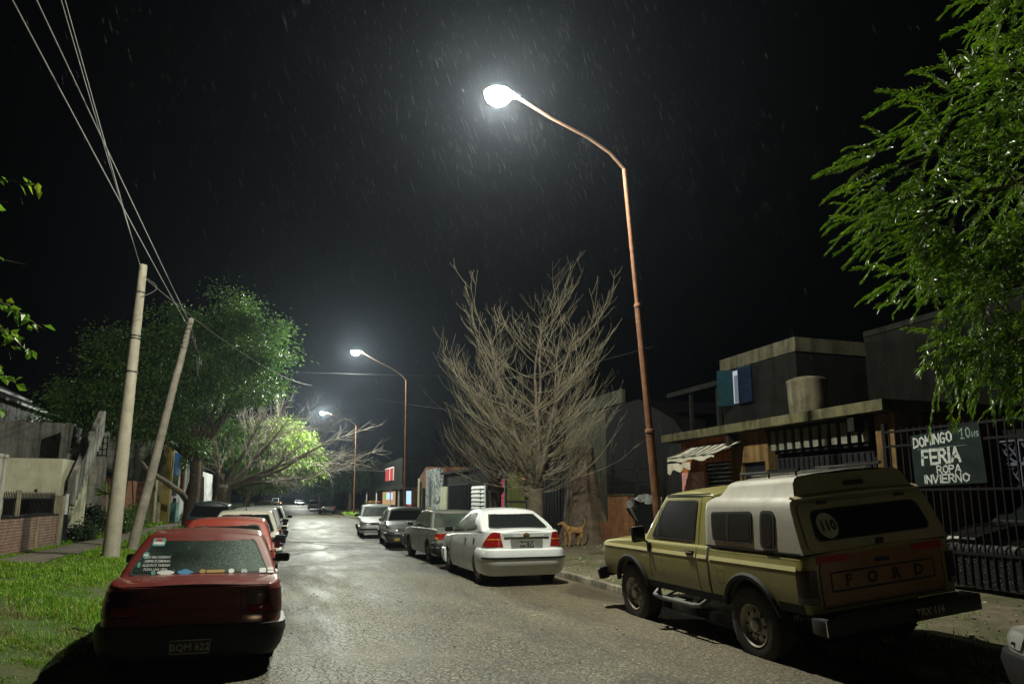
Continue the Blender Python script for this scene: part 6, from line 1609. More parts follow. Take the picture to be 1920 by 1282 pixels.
# ------------------------------------------------------------------ trees and plants
def rvec(r): 
    while True:
        v = Vector((r.uniform(-1, 1), r.uniform(-1, 1), r.uniform(-1, 1)))
        if 0.05 < v.length < 1: return v.normalized()
def leaves(name, P, D, L, W_, mat, parent, seed=1, droop=0.0, shape='diamond'):
    # P, D (n,3): leaf base and direction; each leaf a folded 4-point blade
    r = np.random.default_rng(seed); n = len(P)
    P = np.asarray(P, float); D = np.asarray(D, float); D /= np.linalg.norm(D, axis=1)[:, None]
    q = r.normal(size=(n, 3)); S = np.cross(D, q); S /= np.linalg.norm(S, axis=1)[:, None]+1e-9
    Nn = np.cross(D, S); l = L*r.uniform(0.65, 1.25, (n, 1)); w = W_*r.uniform(0.7, 1.2, (n, 1))
    a = P; b = P+D*l*0.45+S*w*0.5+Nn*w*0.12; c = P+D*l+np.array([0, 0, -1])*droop*l; d = P+D*l*0.45-S*w*0.5+Nn*w*0.12
    co = np.stack([a, b, c, d], 1).reshape(-1, 3)
    f = np.arange(n*4).reshape(n, 4); tri = np.concatenate([f[:, [0, 1, 2]], f[:, [0, 2, 3]]], 1).reshape(-1)
    return np_mesh(name, co, tri, 3, mat, parent)
def grow(b, p, d, L, r0, r1, segs, r, wob, up, m=0, n=5):
    pts = [Vector(p)]; d = Vector(d).normalized()
    for i in range(segs):
        d = (d+rvec(r)*wob+Vector((0, 0, up))).normalized(); pts.append(pts[-1]+d*(L/segs))
    b.tube(pts, [r0+(r1-r0)*i/segs for i in range(segs+1)], n, m, cap=False)
    return pts, d
def bare(name, label, base, trunk_h, trunk_r, limbs, seed, group=None, limbL=(2.4, 3.6), spread=0.55, sub=(6, 7), twig=(0.5, 1.3), up=0.10, twig_r=0.010, mats=('bark', 'barkl'), bend=None, shoots=0, sh_len=(1.0, 2.2), L2=0.5):
    r = random.Random(seed); root = empty(name, base, 0, label, 'tree', group)
    tb = MB(); lb = MB(); tw = MB(); ends = []
    p = [Vector((0, 0, -0.1)), Vector((0.02, 0, 0.25)), Vector((0.05, 0.03, trunk_h*0.55)), Vector((0.03, -0.02, trunk_h))]
    tb.tube(p, [trunk_r*1.35, trunk_r*1.1, trunk_r*0.95, trunk_r*1.12], 14)
    tb.lathe([(-0.10, trunk_r*0.9), (0.0, trunk_r*1.15), (0.16, trunk_r*0.95), (0.26, 0.02)], Matrix.Translation(p[-1]) @ Mz, 14)
    for i, (dx, dy, dz, LL) in enumerate(limbs):
        pts, d = grow(lb, p[-1]+Vector((0, 0, -0.1)), (dx, dy, dz), LL, trunk_r*0.44, 0.022, 9, r, 0.16, 0.05, 0, 8)
        for k in range(sub[0]+r.randint(0, 3)):
            t = r.uniform(0.22, 1.0); q = pts[min(9, int(t*9))]
            dd = (rvec(r)*spread*1.5+d*0.9+Vector((dx*.3, dy*.3, 0.15))).normalized()
            L1 = LL*r.uniform(0.35, 0.6)
            p2, d2 = grow(lb, q, dd, L1, 0.028*(1.2-t*0.6), 0.010, 7, r, 0.18, up, 1, 6)
            for j in range(sub[1]+r.randint(0, 4)):
                t2 = r.uniform(0.15, 1.0); q2 = p2[min(7, int(t2*7))]
                d3 = (rvec(r)*spread*1.3+d2*0.9+Vector((0, 0, 0.1))).normalized()
                p3, d3b = grow(tw, q2, d3, r.uniform(*twig), twig_r*1.25, twig_r*0.45, 5, r, 0.13, up*1.3, 0, 4)
                for s_ in range(r.randint(1, 3)):
                    grow(tw, p3[r.randint(1, 4)], (rvec(r)*0.7+d3b), r.uniform(0.25, 0.6)*twig[1], twig_r*0.8, twig_r*0.4, 3, r, 0.12, up*1.3, 0, 3)
    for k in range(shoots):      # long whippy shoots from the pollard head
        a = r.uniform(0, 2*PI); el = r.uniform(-0.1, 0.55)
        p3, d3 = grow(tw, p[-1]+Vector((0.25*math.cos(a), 0.25*math.sin(a), r.uniform(-0.25, 0.6))), (math.cos(a), math.sin(a), el), r.uniform(*sh_len), twig_r*2.2, twig_r*0.6, 10, r, 0.10, 0.075, 0, 5)
        for j in range(r.randint(3, 7)):
            grow(tw, p3[r.randint(3, 9)], (rvec(r)*0.6+d3+Vector((0, 0, 0.2))), r.uniform(0.4, 1.0), twig_r*1.0, twig_r*0.4, 4, r, 0.12, 0.12, 0, 3)
    tb.build('trunk', M[mats[0]], root, 60, recalc=False)
    c = lb.build('limbs', [M[mats[0]], M[mats[1]]], root, 60, recalc=False)
    tw.build('twigs', M[mats[1]], c, 80, recalc=False)
    return root
def fan_tree(name, label, base, th, tr, mains, seed, group, zc, hz, wid, nside, ntw, shoots, mats=('bark', 'barkl'), tw_r=0.0042):
    # pollarded tree: crooked mains, side shoots that leave outward and sweep upward into an oval crown
    r = random.Random(seed); root = empty(name, base, 0, label, 'tree', group); tb = MB(); lb = MB(); tw = MB()
    p = [Vector((0, 0, -0.1)), Vector((0.02, 0, 0.25)), Vector((0.06, 0.03, th*0.55)), Vector((0.03, -0.02, th))]
    tb.tube(p, [tr*1.4, tr*1.1, tr*0.95, tr*1.15], 16)
    for k in range(9):      # knuckles of the old pollard head
        a = r.uniform(0, 6.28); c = p[-1]+Vector((tr*0.9*math.cos(a), tr*0.9*math.sin(a), r.uniform(-0.35, 0.25)))
        tb.lathe([(-0.14, 0.02), (-0.09, 0.12), (0.02, 0.15), (0.11, 0.10), (0.16, 0.02)], Matrix.Translation(c) @ rvec(r).to_track_quat('X', 'Z').to_matrix().to_4x4(), 9)
    def side(q, az, el, L, r0, lev):
        d = Vector((math.cos(az)*math.cos(el), math.sin(az)*math.cos(el), math.sin(el)))
        pts, d2 = grow(lb if lev == 0 else tw, q, d, L, r0, tw_r*0.9, 10 if lev == 0 else 7, r, 0.07, 0.088, 1 if lev == 0 else 0, 5 if lev == 0 else 4)
        if lev < 2:
            for k in range(ntw if lev == 0 else r.randint(1, 3)):
                i = r.randint(2, len(pts)-2); dd = (pts[i+1]-pts[i]).normalized(); az2 = math.atan2(dd.y, dd.x)+r.choice((-1, 1))*r.uniform(0.4, 1.3)
                side(pts[i], az2, math.asin(max(-1, min(1, dd.z)))*0.6+r.uniform(-0.15, 0.35), L*r.uniform(0.28, 0.55), max(tw_r*1.1, r0*0.45), lev+1)
    for (dx, dy, dz, LL) in mains:
        pts, d = grow(lb, p[-1]+Vector((0, 0, -0.15)), (dx, dy, dz), LL, tr*0.36, 0.014, 11, r, 0.17, 0.055, 0, 8)
        for k in range(nside):
            t = r.uniform(0.12, 1.0); i = min(11, int(t*11)); q = pts[i]
            prof = max(0.30, 1-abs((q.z-zc)/hz)**2.6)
            out = math.atan2(q.y, q.x) if q.xy.length > 0.25 else r.uniform(-PI, PI)
            az = out+r.gauss(0, 1.15); reach = max(1.1, wid*prof-q.xy.length*0.55)
            side(q, az, r.uniform(-0.15, 0.60)+0.35*t, reach*r.uniform(0.55, 1.05), 0.016*(1.15-0.5*t), 0)
    for k in range(shoots):
        a = r.uniform(0, 2*PI); side(p[-1]+Vector((0.25*math.cos(a), 0.25*math.sin(a), r.uniform(-0.25, 0.9))), a, r.uniform(-0.25, 0.5), r.uniform(1.4, wid*0.98), 0.013, 0)
    tb.build('trunk', M[mats[0]], root, 60, recalc=False)
    c = lb.build('limbs', [M[mats[0]], M[mats[1]]], root, 60, recalc=False)
    tw.build('twigs', M[mats[1]], c, 80, recalc=False)
    return root
fan_tree('bare_tree', 'big bare pollarded tree with upswept pale twigs behind the white rounded sedan', (7.75, 21.7, 0.15), 2.0, 0.27,
    [(-0.62, -0.10, 1.0, 5.6), (-0.95, -0.2, 1.0, 4.4), (-0.22, 0.25, 1.0, 5.4), (-0.08, -0.3, 1.0, 5.9), (0.12, 0.2, 1.0, 5.9), (0.22, -0.25, 1.0, 5.4), (0.42, 0.1, 1.0, 4.8), (0.85, 0.2, 0.75, 3.4)], 12, 'bare trees on the right pavement', 4.9, 4.7, 3.5, 15, 6, 40)
fan_tree('bare_tree', 'second bare tree with a darker trunk beside the red lit window', (7.95, 26.9, 0.2), 2.1, 0.22,
    [(-0.5, -0.1, 1.0, 3.4), (0.1, 0.3, 1.0, 3.6), (0.6, 0.0, 0.9, 2.8)], 9, 'bare trees on the right pavement', 3.8, 3.0, 3.3, 9, 4, 26, ('barkd', 'bark'))
bl = bpy.data.objects['bare_tree']
def fill(b):
    r = random.Random(4)
    for k in range(26):
        c = Vector((-0.55+r.gauss(0, .25), -0.3+r.gauss(0, .25), 2.85+r.gauss(0, .28))); d = rvec(r)*0.10; s_ = d.cross(rvec(r)).normalized()*0.045
        b.add([c-d, c+s_, c+d, c-s_], [(0, 1, 2, 3)], 0)
part(bl, 'dead_leaves', M['leaf_dry'], fill)
# thick old trunk
t_ = empty('old_trunk', (9.75, 22.1, 0.25), 0, 'very thick old trunk with furrowed bark beside the brick pier', 'tree')
def fill(b):
    nn = 40; lv = 16; vs = []
    for i in range(lv+1):
        z = -0.1+3.3*i/lv; rr = 0.62+0.42*math.exp(-z*1.3)-0.05*z
        for j in range(nn):
            a = 2*PI*j/nn; q = rr*(1+0.07*math.sin(7*a+z*0.6)+0.05*math.sin(13*a-z)+0.03*math.sin(23*a+2*z))
            vs.append(Vector((q*math.cos(a)*0.9-0.05*z, q*math.sin(a), z)))
    b.add(vs, [(i*nn+j, i*nn+(j+1) % nn, (i+1)*nn+(j+1) % nn, (i+1)*nn+j) for i in range(lv) for j in range(nn)])
part(t_, 'trunk', M['barkd'], fill, 80)

def crown_points(blobs, ncl, per, rad_, seed, shell=0.55):
    # leaf clusters spread over several overlapping ellipsoids
    r = np.random.default_rng(seed); P = []; D = []
    tot = sum(b[3]*b[4]*b[5] for b in blobs)**1.0
    for (x, y, z, rx, ry, rz) in blobs:
        n = max(3, int(ncl*(rx*ry*rz)/tot))
        u = r.normal(size=(n, 3)); u /= np.linalg.norm(u, axis=1)[:, None]
        k = r.uniform(shell, 1.0, (n, 1))**0.6; c = np.array([x, y, z])+u*k*np.array([rx, ry, rz])*r.uniform(0.72, 1.24, (n, 1))
        for i in range(n):
            m = int(per*r.uniform(0.5, 1.4)); o = r.normal(size=(m, 3))*rad_*r.uniform(0.6, 1.3)*np.array([1, 1, 0.65])
            P.append(c[i]+o); D.append(o/rad_*0.5+u[i]*0.7+r.normal(size=(m, 3))*0.5+np.array([0, 0, -0.25]))
    return np.concatenate(P), np.concatenate(D)
def leafy(name, label, base, trunk, blobs, ncl, per, crad, leaf, mat, seed, group=None, bark='barkd', droop=0.2, shell=0.5):
    root = empty(name, base, 0, label, 'tree', group); r = random.Random(seed)
    tb = MB(); h, r0, lean = trunk
    top = Vector((lean[0], lean[1], h))
    tb.tube([Vector((0, 0, -0.1)), top*0.15+Vector((0, 0, 0.05)), top*0.55+Vector((0.05, 0, 0)), top], [r0*1.4, r0*1.05, r0*0.9, r0*0.8], 12)
    for (x, y, z, rx, ry, rz) in blobs:
        e = Vector((x, y, z)); d = e-top; mid = top+d*0.5+Vector((0, 0, 0.12*d.length))
        tb.tube([top+Vector((0, 0, -0.1)), top+d*0.2+Vector((0, 0, 0.06*d.length)), mid, e], [r0*0.5, r0*0.4, r0*0.28, 0.03], 7)
        for k in range(7): grow(tb, mid.lerp(e, r.uniform(0, 1)), rvec(r)*0.8+d.normalized()*0.5, max(rx, rz)*r.uniform(0.5, 0.9), r0*0.14, 0.012, 5, r, 0.2, 0.04)
    tb.build('trunk', M[bark], root, 70, recalc=False)
    P, D = crown_points(blobs, ncl, per, crad, seed, shell)
    leaves('crown', P, D, leaf[0], leaf[1], M[mat], root, seed, droop)
    return root
# big evergreen on the left
leafy('evergreen_tree', 'big dense evergreen tree with a broad crown behind the two utility poles', (-4.3, 37.0, 0.3), (3.2, 0.27, (0.1, 0.0)),
    [(-0.3, 0, 8.0, 2.9, 2.6, 2.2), (1.9, -0.6, 8.7, 1.7, 2.0, 1.7), (-2.6, 0.2, 7.4, 2.3, 2.4, 1.7), (-4.4, 0.5, 6.3, 1.9, 2.2, 1.6), (0.9, 0, 10.4, 1.7, 2.0, 1.2), (2.9, -0.5, 7.2, 1.2, 1.5, 1.0), (-5.2, 0.6, 5.0, 1.6, 2.0, 1.0), (-2.0, -0.4, 5.3, 2.1, 2.0, 1.1), (0.9, -0.6, 6.0, 1.5, 1.6, 0.9), (3.3, -0.4, 8.9, 0.95, 1.3, 1.2), (-3.8, -0.2, 8.4, 1.2, 1.5, 0.9), (-1.2, 0, 9.8, 1.5, 1.6, 0.9), (-0.4, -1.2, 4.4, 1.3, 1.2, 0.8)], 330, 210, 0.40, (0.16, 0.085), 'leaf_e', 3)
# its second, bent trunk
t_ = empty('bent_tree', (-4.7, 39.5, 0.3), 0, 'dark trunk with a long bare limb bending left in front of the white gate', 'tree', None)
part(t_, 'trunk', M['barkd'], lambda b: b.tube([(0, 0, -0.1), (0, 0, 0.8), (-0.05, 0, 1.4), (0.1, 0, 2.4), (0.0, 0, 4.2)], [0.30, 0.25, 0.22, 0.17, 0.12], 12), 70)
part(t_, 'limb', M['bark'], lambda b: b.tube([(0, 0, 1.15), (-0.35, -0.4, 1.7), (-1.0, -1.2, 2.25), (-1.7, -2.0, 2.75), (-2.1, -2.6, 3.4), (-2.2, -3.0, 4.3)], [0.17, 0.15, 0.13, 0.11, 0.08, 0.03], 10), 70)
# bare, pale twigged tree overhanging the road (left)
bare('bare_tree', 'spreading bare tree on the left with pale twigs reaching over the road', (-3.3, 42.0, 0.3), 2.0, 0.34,
     [(0.95, 0.0, 0.62, 5.2), (0.75, -0.2, 0.85, 4.8), (0.35, 0.1, 1.0, 5.0), (1.0, -0.3, 0.36, 6.4), (-0.3, 0.2, 1.0, 4.0), (1.0, 0.2, 0.18, 6.2), (1.0, 0.0, 0.30, 6.6), (0.8, -0.5, 0.5, 5.2)], 21, None, sub=(7, 7), twig=(0.6, 1.4), up=0.0, twig_r=0.0085, mats=('bark', 'barkp'), spread=0.5)
# light green trees further down
leafy('light_green_tree', 'bright yellow green tree lit by the third street lamp, leaning over the road', (-3.9, 75.5, 0.2), (3.2, 0.30, (0.6, 0)),
    [(2.4, -0.3, 7.2, 2.6, 2.4, 2.0), (4.6, -0.6, 6.4, 1.9, 2.0, 2.2), (5.4, 0, 4.6, 1.4, 1.6, 1.7), (0.6, 0, 6.2, 2.2, 2.2, 2.0), (3.0, 0, 8.5, 1.8, 1.7, 1.1), (0.8, 0, 4.2, 2.0, 2.0, 1.3), (6.1, 0.2, 5.6, 0.8, 1.2, 1.4), (3.4, -0.6, 4.6, 1.6, 1.6, 1.2)], 260, 190, 0.50, (0.30, 0.11), 'leaf_l', 7, droop=0.6)
leafy('light_green_tree', 'smaller light green tree beyond the bright yellow green one, low over the left cars', (-3.4, 92.0, 0.2), (2.6, 0.26, (0.4, 0)),
    [(0.6, 0, 5.0, 2.4, 2.4, 1.7), (2.6, 0, 4.3, 1.9, 2.0, 1.4), (-1.2, 0, 4.2, 1.9, 2.0, 1.4)], 180, 90, 0.45, (0.30, 0.13), 'leaf_l', 8, droop=0.4)
leafy('street_tree', 'dark leafy street tree with a slanting trunk behind the spreading bare tree', (-4.2, 47.5, 0.3), (3.0, 0.26, (0.3, 0)),
    [(0.4, 0, 5.0, 1.9, 2.0, 1.2), (-1.6, 0, 5.2, 1.9, 2.0, 1.5), (-3.4, 0.5, 4.9, 1.8, 2.0, 1.4)], 130, 90, 0.40, (0.22, 0.10), 'leaf_e', 15)
leafy('street_tree', 'dark leafy tree further left over the pale far house', (-6.0, 56.0, 0.3), (3.0, 0.3, (0, 0)),
    [(0, 0, 6.4, 2.6, 2.4, 2.0), (-2.4, 0, 5.6, 2.2, 2.2, 1.6), (-4.6, 0, 6.6, 2.2, 2.2, 1.8)], 160, 80, 0.45, (0.24, 0.11), 'leaf_d', 16)
for i, (x, y, h_, s_, lb_) in enumerate([(8.2, 96, 5.5, 3.4, 'dark tree at the right corner of the crossing'), (9.5, 128, 6.0, 4.2, 'dark tree over the black car far down the right side'), (7.6, 170, 6.0, 4.0, 'dark tree over the far lit road, right side'), (-4.6, 135, 6.0, 3.6, 'pale tree far down the left side of the road'), (-5.0, 185, 6.0, 4.0, 'farthest tree on the left of the lit road')]):
    leafy('far_tree', lb_, (x, y, 0.0), (2.6, 0.3, (0, 0)), [(0, 0, h_, s_, s_, s_*0.75), (s_*0.6, 0, h_-1, s_*0.7, s_*0.7, s_*0.5), (-s_*0.7, 0, h_-0.9, s_*0.75, s_*0.7, s_*0.55)], 130, 70, 0.6, (0.40, 0.20), 'leaf_d' if x > 0 else 'leaf_l', 30+i, 'trees far down the street')

# foreground tree at the right edge: drooping feathery sprays of narrow leaves
def sprays(root, starts, seed, mat, leaf, nleaf, name='crown', gap=0.0095, twigmat='barkd', twn='twigs', droop=0.10, lsp=0.9):
    r = random.Random(seed); tw = MB(); P = []; D = []
    for (p, d, L) in starts:
        q = Vector(p); d = Vector(d).normalized(); pts = [q.copy()]; n = int(L/gap)
        side = d.cross(Vector((0, 0, 1)))
        if side.length < 0.1: side = Vector((1, 0, 0))
        side.normalize(); rot = r.uniform(-0.7, 0.7)
        for i in range(n):
            d = (d+Vector((0, 0, -droop*gap/0.012*0.1))+rvec(r)*0.035).normalized(); q = q+d*gap
            if i % 4 == 0: pts.append(q.copy())
            sd = (Quaternion(d, rot) @ side); t = i/n
            for s_ in (-1, 1):
                if r.random() < 0.88:
                    P.append(q+rvec(r)*0.004); D.append(sd*s_*lsp*(1-0.45*t)+d*(0.7+0.6*t)+rvec(r)*0.28)
        tw.tube(pts, [0.0035*(1-0.6*i/len(pts)) for i in range(len(pts))], 3, 0, cap=False)
    tw.build(twn, M[twigmat], root, 80, recalc=False)
    leaves(name, P, D, leaf[0], leaf[1], M[mat], root, seed, 0.12)
    return len(P)
root = empty('feathery_tree', (7.3, 3.4, 0.2), 0, 'tree of glossy narrow leaves hanging into the top right of the view', 'tree')
part(root, 'trunk', M['bark'], lambda b: b.tube([(0, 0, -0.2), (0.02, 0, 1.5), (-0.05, 0.02, 3.2), (-0.2, 0.05, 4.6), (-0.3, 0.1, 6.4)], [0.2, 0.16, 0.14, 0.11, 0.05], 12), 70)
rt = random.Random(17); st = []; lm = MB()
FB = [(x+0.40, y-0.08, z, q) for x, y, z, q in [(4.05, 3.95, 4.25, 0.45), (4.45, 3.75, 4.75, 0.45), (4.55, 3.75, 3.95, 0.60), (5.0, 3.5, 4.4, 0.65), (5.3, 3.4, 3.7, 0.65), (4.35, 3.95, 3.45, 0.42), (4.75, 3.65, 3.2, 0.50), (5.2, 3.45, 2.85, 0.5), (4.7, 3.8, 2.80, 0.40), (5.0, 3.6, 2.62, 0.35), (5.5, 3.3, 5.9, 0.70), (4.95, 3.5, 5.7, 0.35), (5.6, 3.3, 5.1, 0.6), (4.9, 3.8, 3.55, 0.5), (5.6, 3.5, 4.5, 0.7), (5.7, 3.3, 3.3, 0.6), (5.1, 3.5, 5.2, 0.45), (5.6, 3.2, 4.0, 0.7), (5.5, 3.2, 4.9, 0.7), (4.9, 3.6, 4.85, 0.45), (5.1, 3.5, 6.2, 0.5), (4.15, 4.0, 3.85, 0.40)]]
for (x, y, z, s_) in FB:
    c = Vector((x-7.3, y-3.4, z-0.2))
    src = Vector((-0.25, 0.05, min(5.6, max(2.6, z+0.3)))); dd = c-src
    lm.tube([src, src+dd*0.4+Vector((0, 0, 0.22)), src+dd*0.8+Vector((0, 0, 0.12)), c], [0.035, 0.026, 0.014, 0.006], 6)
    for k in range(int(64*s_/0.5)):
        o = rvec(rt)*s_*rt.uniform(0.2, 1.0)**0.5; o.z *= 0.75
        d = Vector((-0.55+0.7*o.x/s_, 0.15*rt.uniform(-1, 1)+0.5*o.y/s_, -0.25+0.55*o.z/s_))+rvec(rt)*0.35
        st.append((c+o*0.85, d, rt.uniform(0.22, 0.46)))
for k in range(60):      # hanging tails along the lower edge
    x = rt.uniform(4.5, 5.7); st.append((Vector((x-7.3, 3.80-0.25*(x-4.4)+rt.uniform(-.2, .2)-3.4, 2.72+rt.uniform(-.1, .75)-0.2)), (-0.25+rt.uniform(-.2, .2), rt.uniform(-.2, .2), -1), rt.uniform(0.35, 0.6)))
lm.build('limbs', M['barkd'], root, 70, recalc=False)
nl = sprays(root, st, 5, 'leaf_r', (0.050, 0.0092), 0)
print('feathery leaves', nl)
# shrub branches entering at the left edge
root = empty('broadleaf_shrub', (-4.6, 9.6, 0.3), 0, 'broad leafed tree whose lit branch tips poke in at the left edge', 'tree')
part(root, 'trunk', M['bark'], lambda b: b.tube([(0, 0, -0.2), (0.05, 0, 1.5), (0.0, 0.0, 3.2), (0.1, 0, 5.0)], [0.12, 0.10, 0.08, 0.04], 10), 70)
P = []; D = []; bm_ = MB(); rl = random.Random(6)
for (a, c, dens) in [((-3.9, 9.15, 5.25), (-2.88, 8.82, 5.28), 34), ((-4.2, 9.3, 5.0), (-3.2, 8.9, 5.05), 22), ((-4.2, 9.4, 4.4), (-3.25, 9.2, 3.95), 30), ((-3.6, 9.3, 4.05), (-2.74, 9.1, 3.62), 46), ((-3.5, 9.3, 3.75), (-2.85, 9.1, 3.32), 40), ((-4.0, 9.5, 3.5), (-3.05, 9.3, 3.02), 34), ((-4.0, 9.5, 3.0), (-3.1, 9.3, 2.62), 30), ((-4.2, 9.5, 4.5), (-3.05, 9.2, 4.42), 10)]:
    a = Vector(a)-Vector((-4.6, 9.6, 0.3)); c = Vector(c)-Vector((-4.6, 9.6, 0.3)); m_ = (a+c)/2+Vector((0, 0, 0.08))
    s0 = Vector((0.02, 0, a.z-0.4)); bm_.tube([s0, a, m_, c], [0.022, 0.015, 0.009, 0.003], 5)
    for k in range(dens):
        t = rl.random(); q = a.lerp(m_, t*2) if t < .5 else m_.lerp(c, t*2-1)
        P.append(q+rvec(rl)*0.05); D.append((c-a).normalized()*0.5+rvec(rl)*0.8+Vector((0, 0, -0.35)))
bm_.build('branches', M['bark'], root, 70, recalc=False)
leaves('crown', P, D, 0.115, 0.085, M['leaf_b'], root, 4, 0.1)
# yucca and bushes against the brick wall
yc = empty('yucca_plant', (-5.75, 27.4, 0.36), 0, 'spiky yucca with a bare forked stem in front of the dark brick wall', 'plant')
part(yc, 'stem', M['barkl'], lambda b: (b.tube([(0, 0, -0.1), (0.05, 0, 0.5), (-0.1, 0, 1.0), (-0.12, 0, 1.45)], [0.06, 0.045, 0.04, 0.045], 8), b.tube([(0.05, 0, 0.3), (0.3, 0.1, 0.9), (0.42, 0.1, 1.3)], [0.035, 0.03, 0.015], 7)), 70)
def fill(b):
    r = random.Random(2)
    for c in (Vector((-0.12, 0, 1.5)),):
        for k in range(34):
            a = r.uniform(0, 6.28); el = r.uniform(-0.2, 1.3); d = Vector((math.cos(a)*math.cos(el), math.sin(a)*math.cos(el), math.sin(el))); L = r.uniform(0.4, 0.65)
            s_ = d.cross(Vector((0, 0, 1.01))).normalized()*0.028
            b.add([c-s_, c+s_, c+d*L*0.6+s_*0.8+Vector((0, 0, -0.03)), c+d*L+Vector((0, 0, -0.14)), c+d*L*0.6-s_*0.8+Vector((0, 0, -0.03))], [(0, 1, 2, 3, 4)], 0)
part(yc, 'leaves', M['leaf_l'], fill)
for i, (x, y, s_, lb_, mt) in enumerate([(-5.9, 30.6, 0.55, 'round dark bush between the concrete and wooden poles', 'leaf_e'), (-6.1, 25.9, 0.35, 'small dark bush at the foot of the outside stair', 'leaf_d'), (-6.0, 33.2, 0.6, 'leafy bush at the foot of the brick wall behind the wooden pole', 'leaf_e'), (-5.2, 43.6, 0.4, 'small green bush at the foot of the white garden gate', 'leaf_l'), (-6.3, 28.9, 0.6, 'tall dark shrub against the brick wall beside the yucca', 'leaf_d')]):
    bs = empty('garden_bush', (x, y, 0.36), 0, lb_, 'bush')
    part(bs, 'stems', M['barkd'], lambda b: [grow(b, (0, 0, -0.05), (rng.uniform(-.5, .5), rng.uniform(-.5, .5), 1), s_*1.6, 0.02, 0.006, 4, rng, 0.15, 0.05) for k in range(6)])
    P, D = crown_points([(0, 0, s_, s_, s_, s_*0.9)], 26, 40, s_*0.25, 50+i, 0.2); leaves('foliage', P, D, 0.14, 0.06, M[mt], bs, i, 0.2)

# ------------------------------------------------------------------ grass (left verge), litter and weeds
def grass_blades(name, n, xr, yr, zf, seed, hgt, keep=None, mat='grass', w=0.008):
    r = np.random.default_rng(seed); x = r.uniform(*xr, n); t = r.random(n); y = yr[0]+(yr[1]-yr[0])*t**1.6
    if keep is not None:
        k = np.array([keep(a, b) for a, b in zip(x, y)]); x, y = x[k], y[k]; n = len(x)
    z = np.array([zf(a, b) for a, b in zip(x, y)])
    h_ = hgt*r.uniform(0.35, 1.3, n)*np.clip(1+1.1*np.array([hsh(a*1.3, b*1.3)+0.6*hsh(a*4, b*4) for a, b in zip(x, y)]), 0.25, 2.6); a = r.uniform(0, 2*PI, n); ln = r.uniform(0.2, 0.9, n)*h_
    ww = w*(0.6+0.05*y)
    dx, dy = np.cos(a), np.sin(a); p = np.stack([x, y, z-0.01], 1)
    b0 = p+np.stack([-dy*ww, dx*ww, 0*x], 1); b1 = p-np.stack([-dy*ww, dx*ww, 0*x], 1)
    m_ = p+np.stack([dx*ln*0.35, dy*ln*0.35, h_*0.65], 1); tp = p+np.stack([dx*ln, dy*ln, h_], 1)
    co = np.stack([b0, b1, m_-np.stack([-dy*ww, dx*ww, 0*x], 1)*0.7, m_+np.stack([-dy*ww, dx*ww, 0*x], 1)*0.7, tp], 1).reshape(-1, 3)
    f = np.arange(n*5).reshape(n, 5); tri = np.concatenate([f[:, [0, 1, 2]], f[:, [0, 2, 3]], f[:, [3, 2, 4]]], 1).reshape(-1)
    o = np_mesh(name, co, tri, 3, M[mat]); tag(o, None, None, None, 'stuff'); return o
def keepL(x, y):
    d = hsh(x*0.9+7, y*0.9)*0.7+hsh(x*3, y*3)*0.4
    if -5.95 < x < -4.65 and y > 17: return False
    lush = 0.30 if y > 12 else (0.05 if y > 9 else -0.20)
    return d+lush > -0.02+random.Random(int(x*991+y*7919)).uniform(-0.25, 0.25)
grass_blades('grass', 150000, (-6.15, -2.2), (4.2, 24), zl_, 1, 0.07, keepL, w=0.0042)
grass_blades('dry_grass', 30000, (-5.0, -2.1), (4.2, 13), zl_, 11, 0.05, lambda x, y: hsh(x*1.7+3, y*1.7) > (-0.25 if y < 9 else 0.08), 'dry', w=0.004)
grass_blades('grass', 9000, (-6.9, -4.0), (24, 48), zl_, 2, 0.13, lambda x, y: not (-5.95 < x < -4.65) and hsh(x, y) > -0.1, w=0.012)
grass_blades('grass', 9000, (6.02, 9.6), (40, 80), zr_, 3, 0.14, lambda x, y: True, w=0.02)
grass_blades('grass', 5500, (6.02, 9.5), (4.5, 22), zr_, 4, 0.06, lambda x, y: hsh(x*1.2, y*1.2) > 0.18 or (x < 6.6 and hsh(x*3, y*2) > 0.1))
def fill(b):
    r = random.Random(12)
    for k in range(1500):
        x = r.uniform(6.05, 9.8); y = r.uniform(4, 24); s_ = r.uniform(0.008, 0.03)*(1 if r.random() < 0.93 else 1.8)
        b.box((x, y, zr_(x, y)+s_*0.2), (s_*r.uniform(0.6, 1.6), s_, s_*0.5), r.choice((0, 0, 1, 2)), rz=r.uniform(0, 3), rx=r.uniform(-.3, .3))
    for k in range(220):
        x = r.choice((r.uniform(-2.1, -1.6), r.uniform(4.9, 5.8), r.uniform(0, 5))); y = r.uniform(5, 30); s_ = r.uniform(0.01, 0.025)
        b.box((x, y, 0.006-0.07*max(0, min(1, (0.6-x)/1.8))), (s_*1.6, s_, 0.006), r.choice((0, 1, 2)), rz=r.uniform(0, 3))
mb = MB(); fill(mb); tag(mb.build('pavement_litter', [M['kerb'], M['leaf_dry'], M['concl']], None, 30), None, None, None, 'stuff')
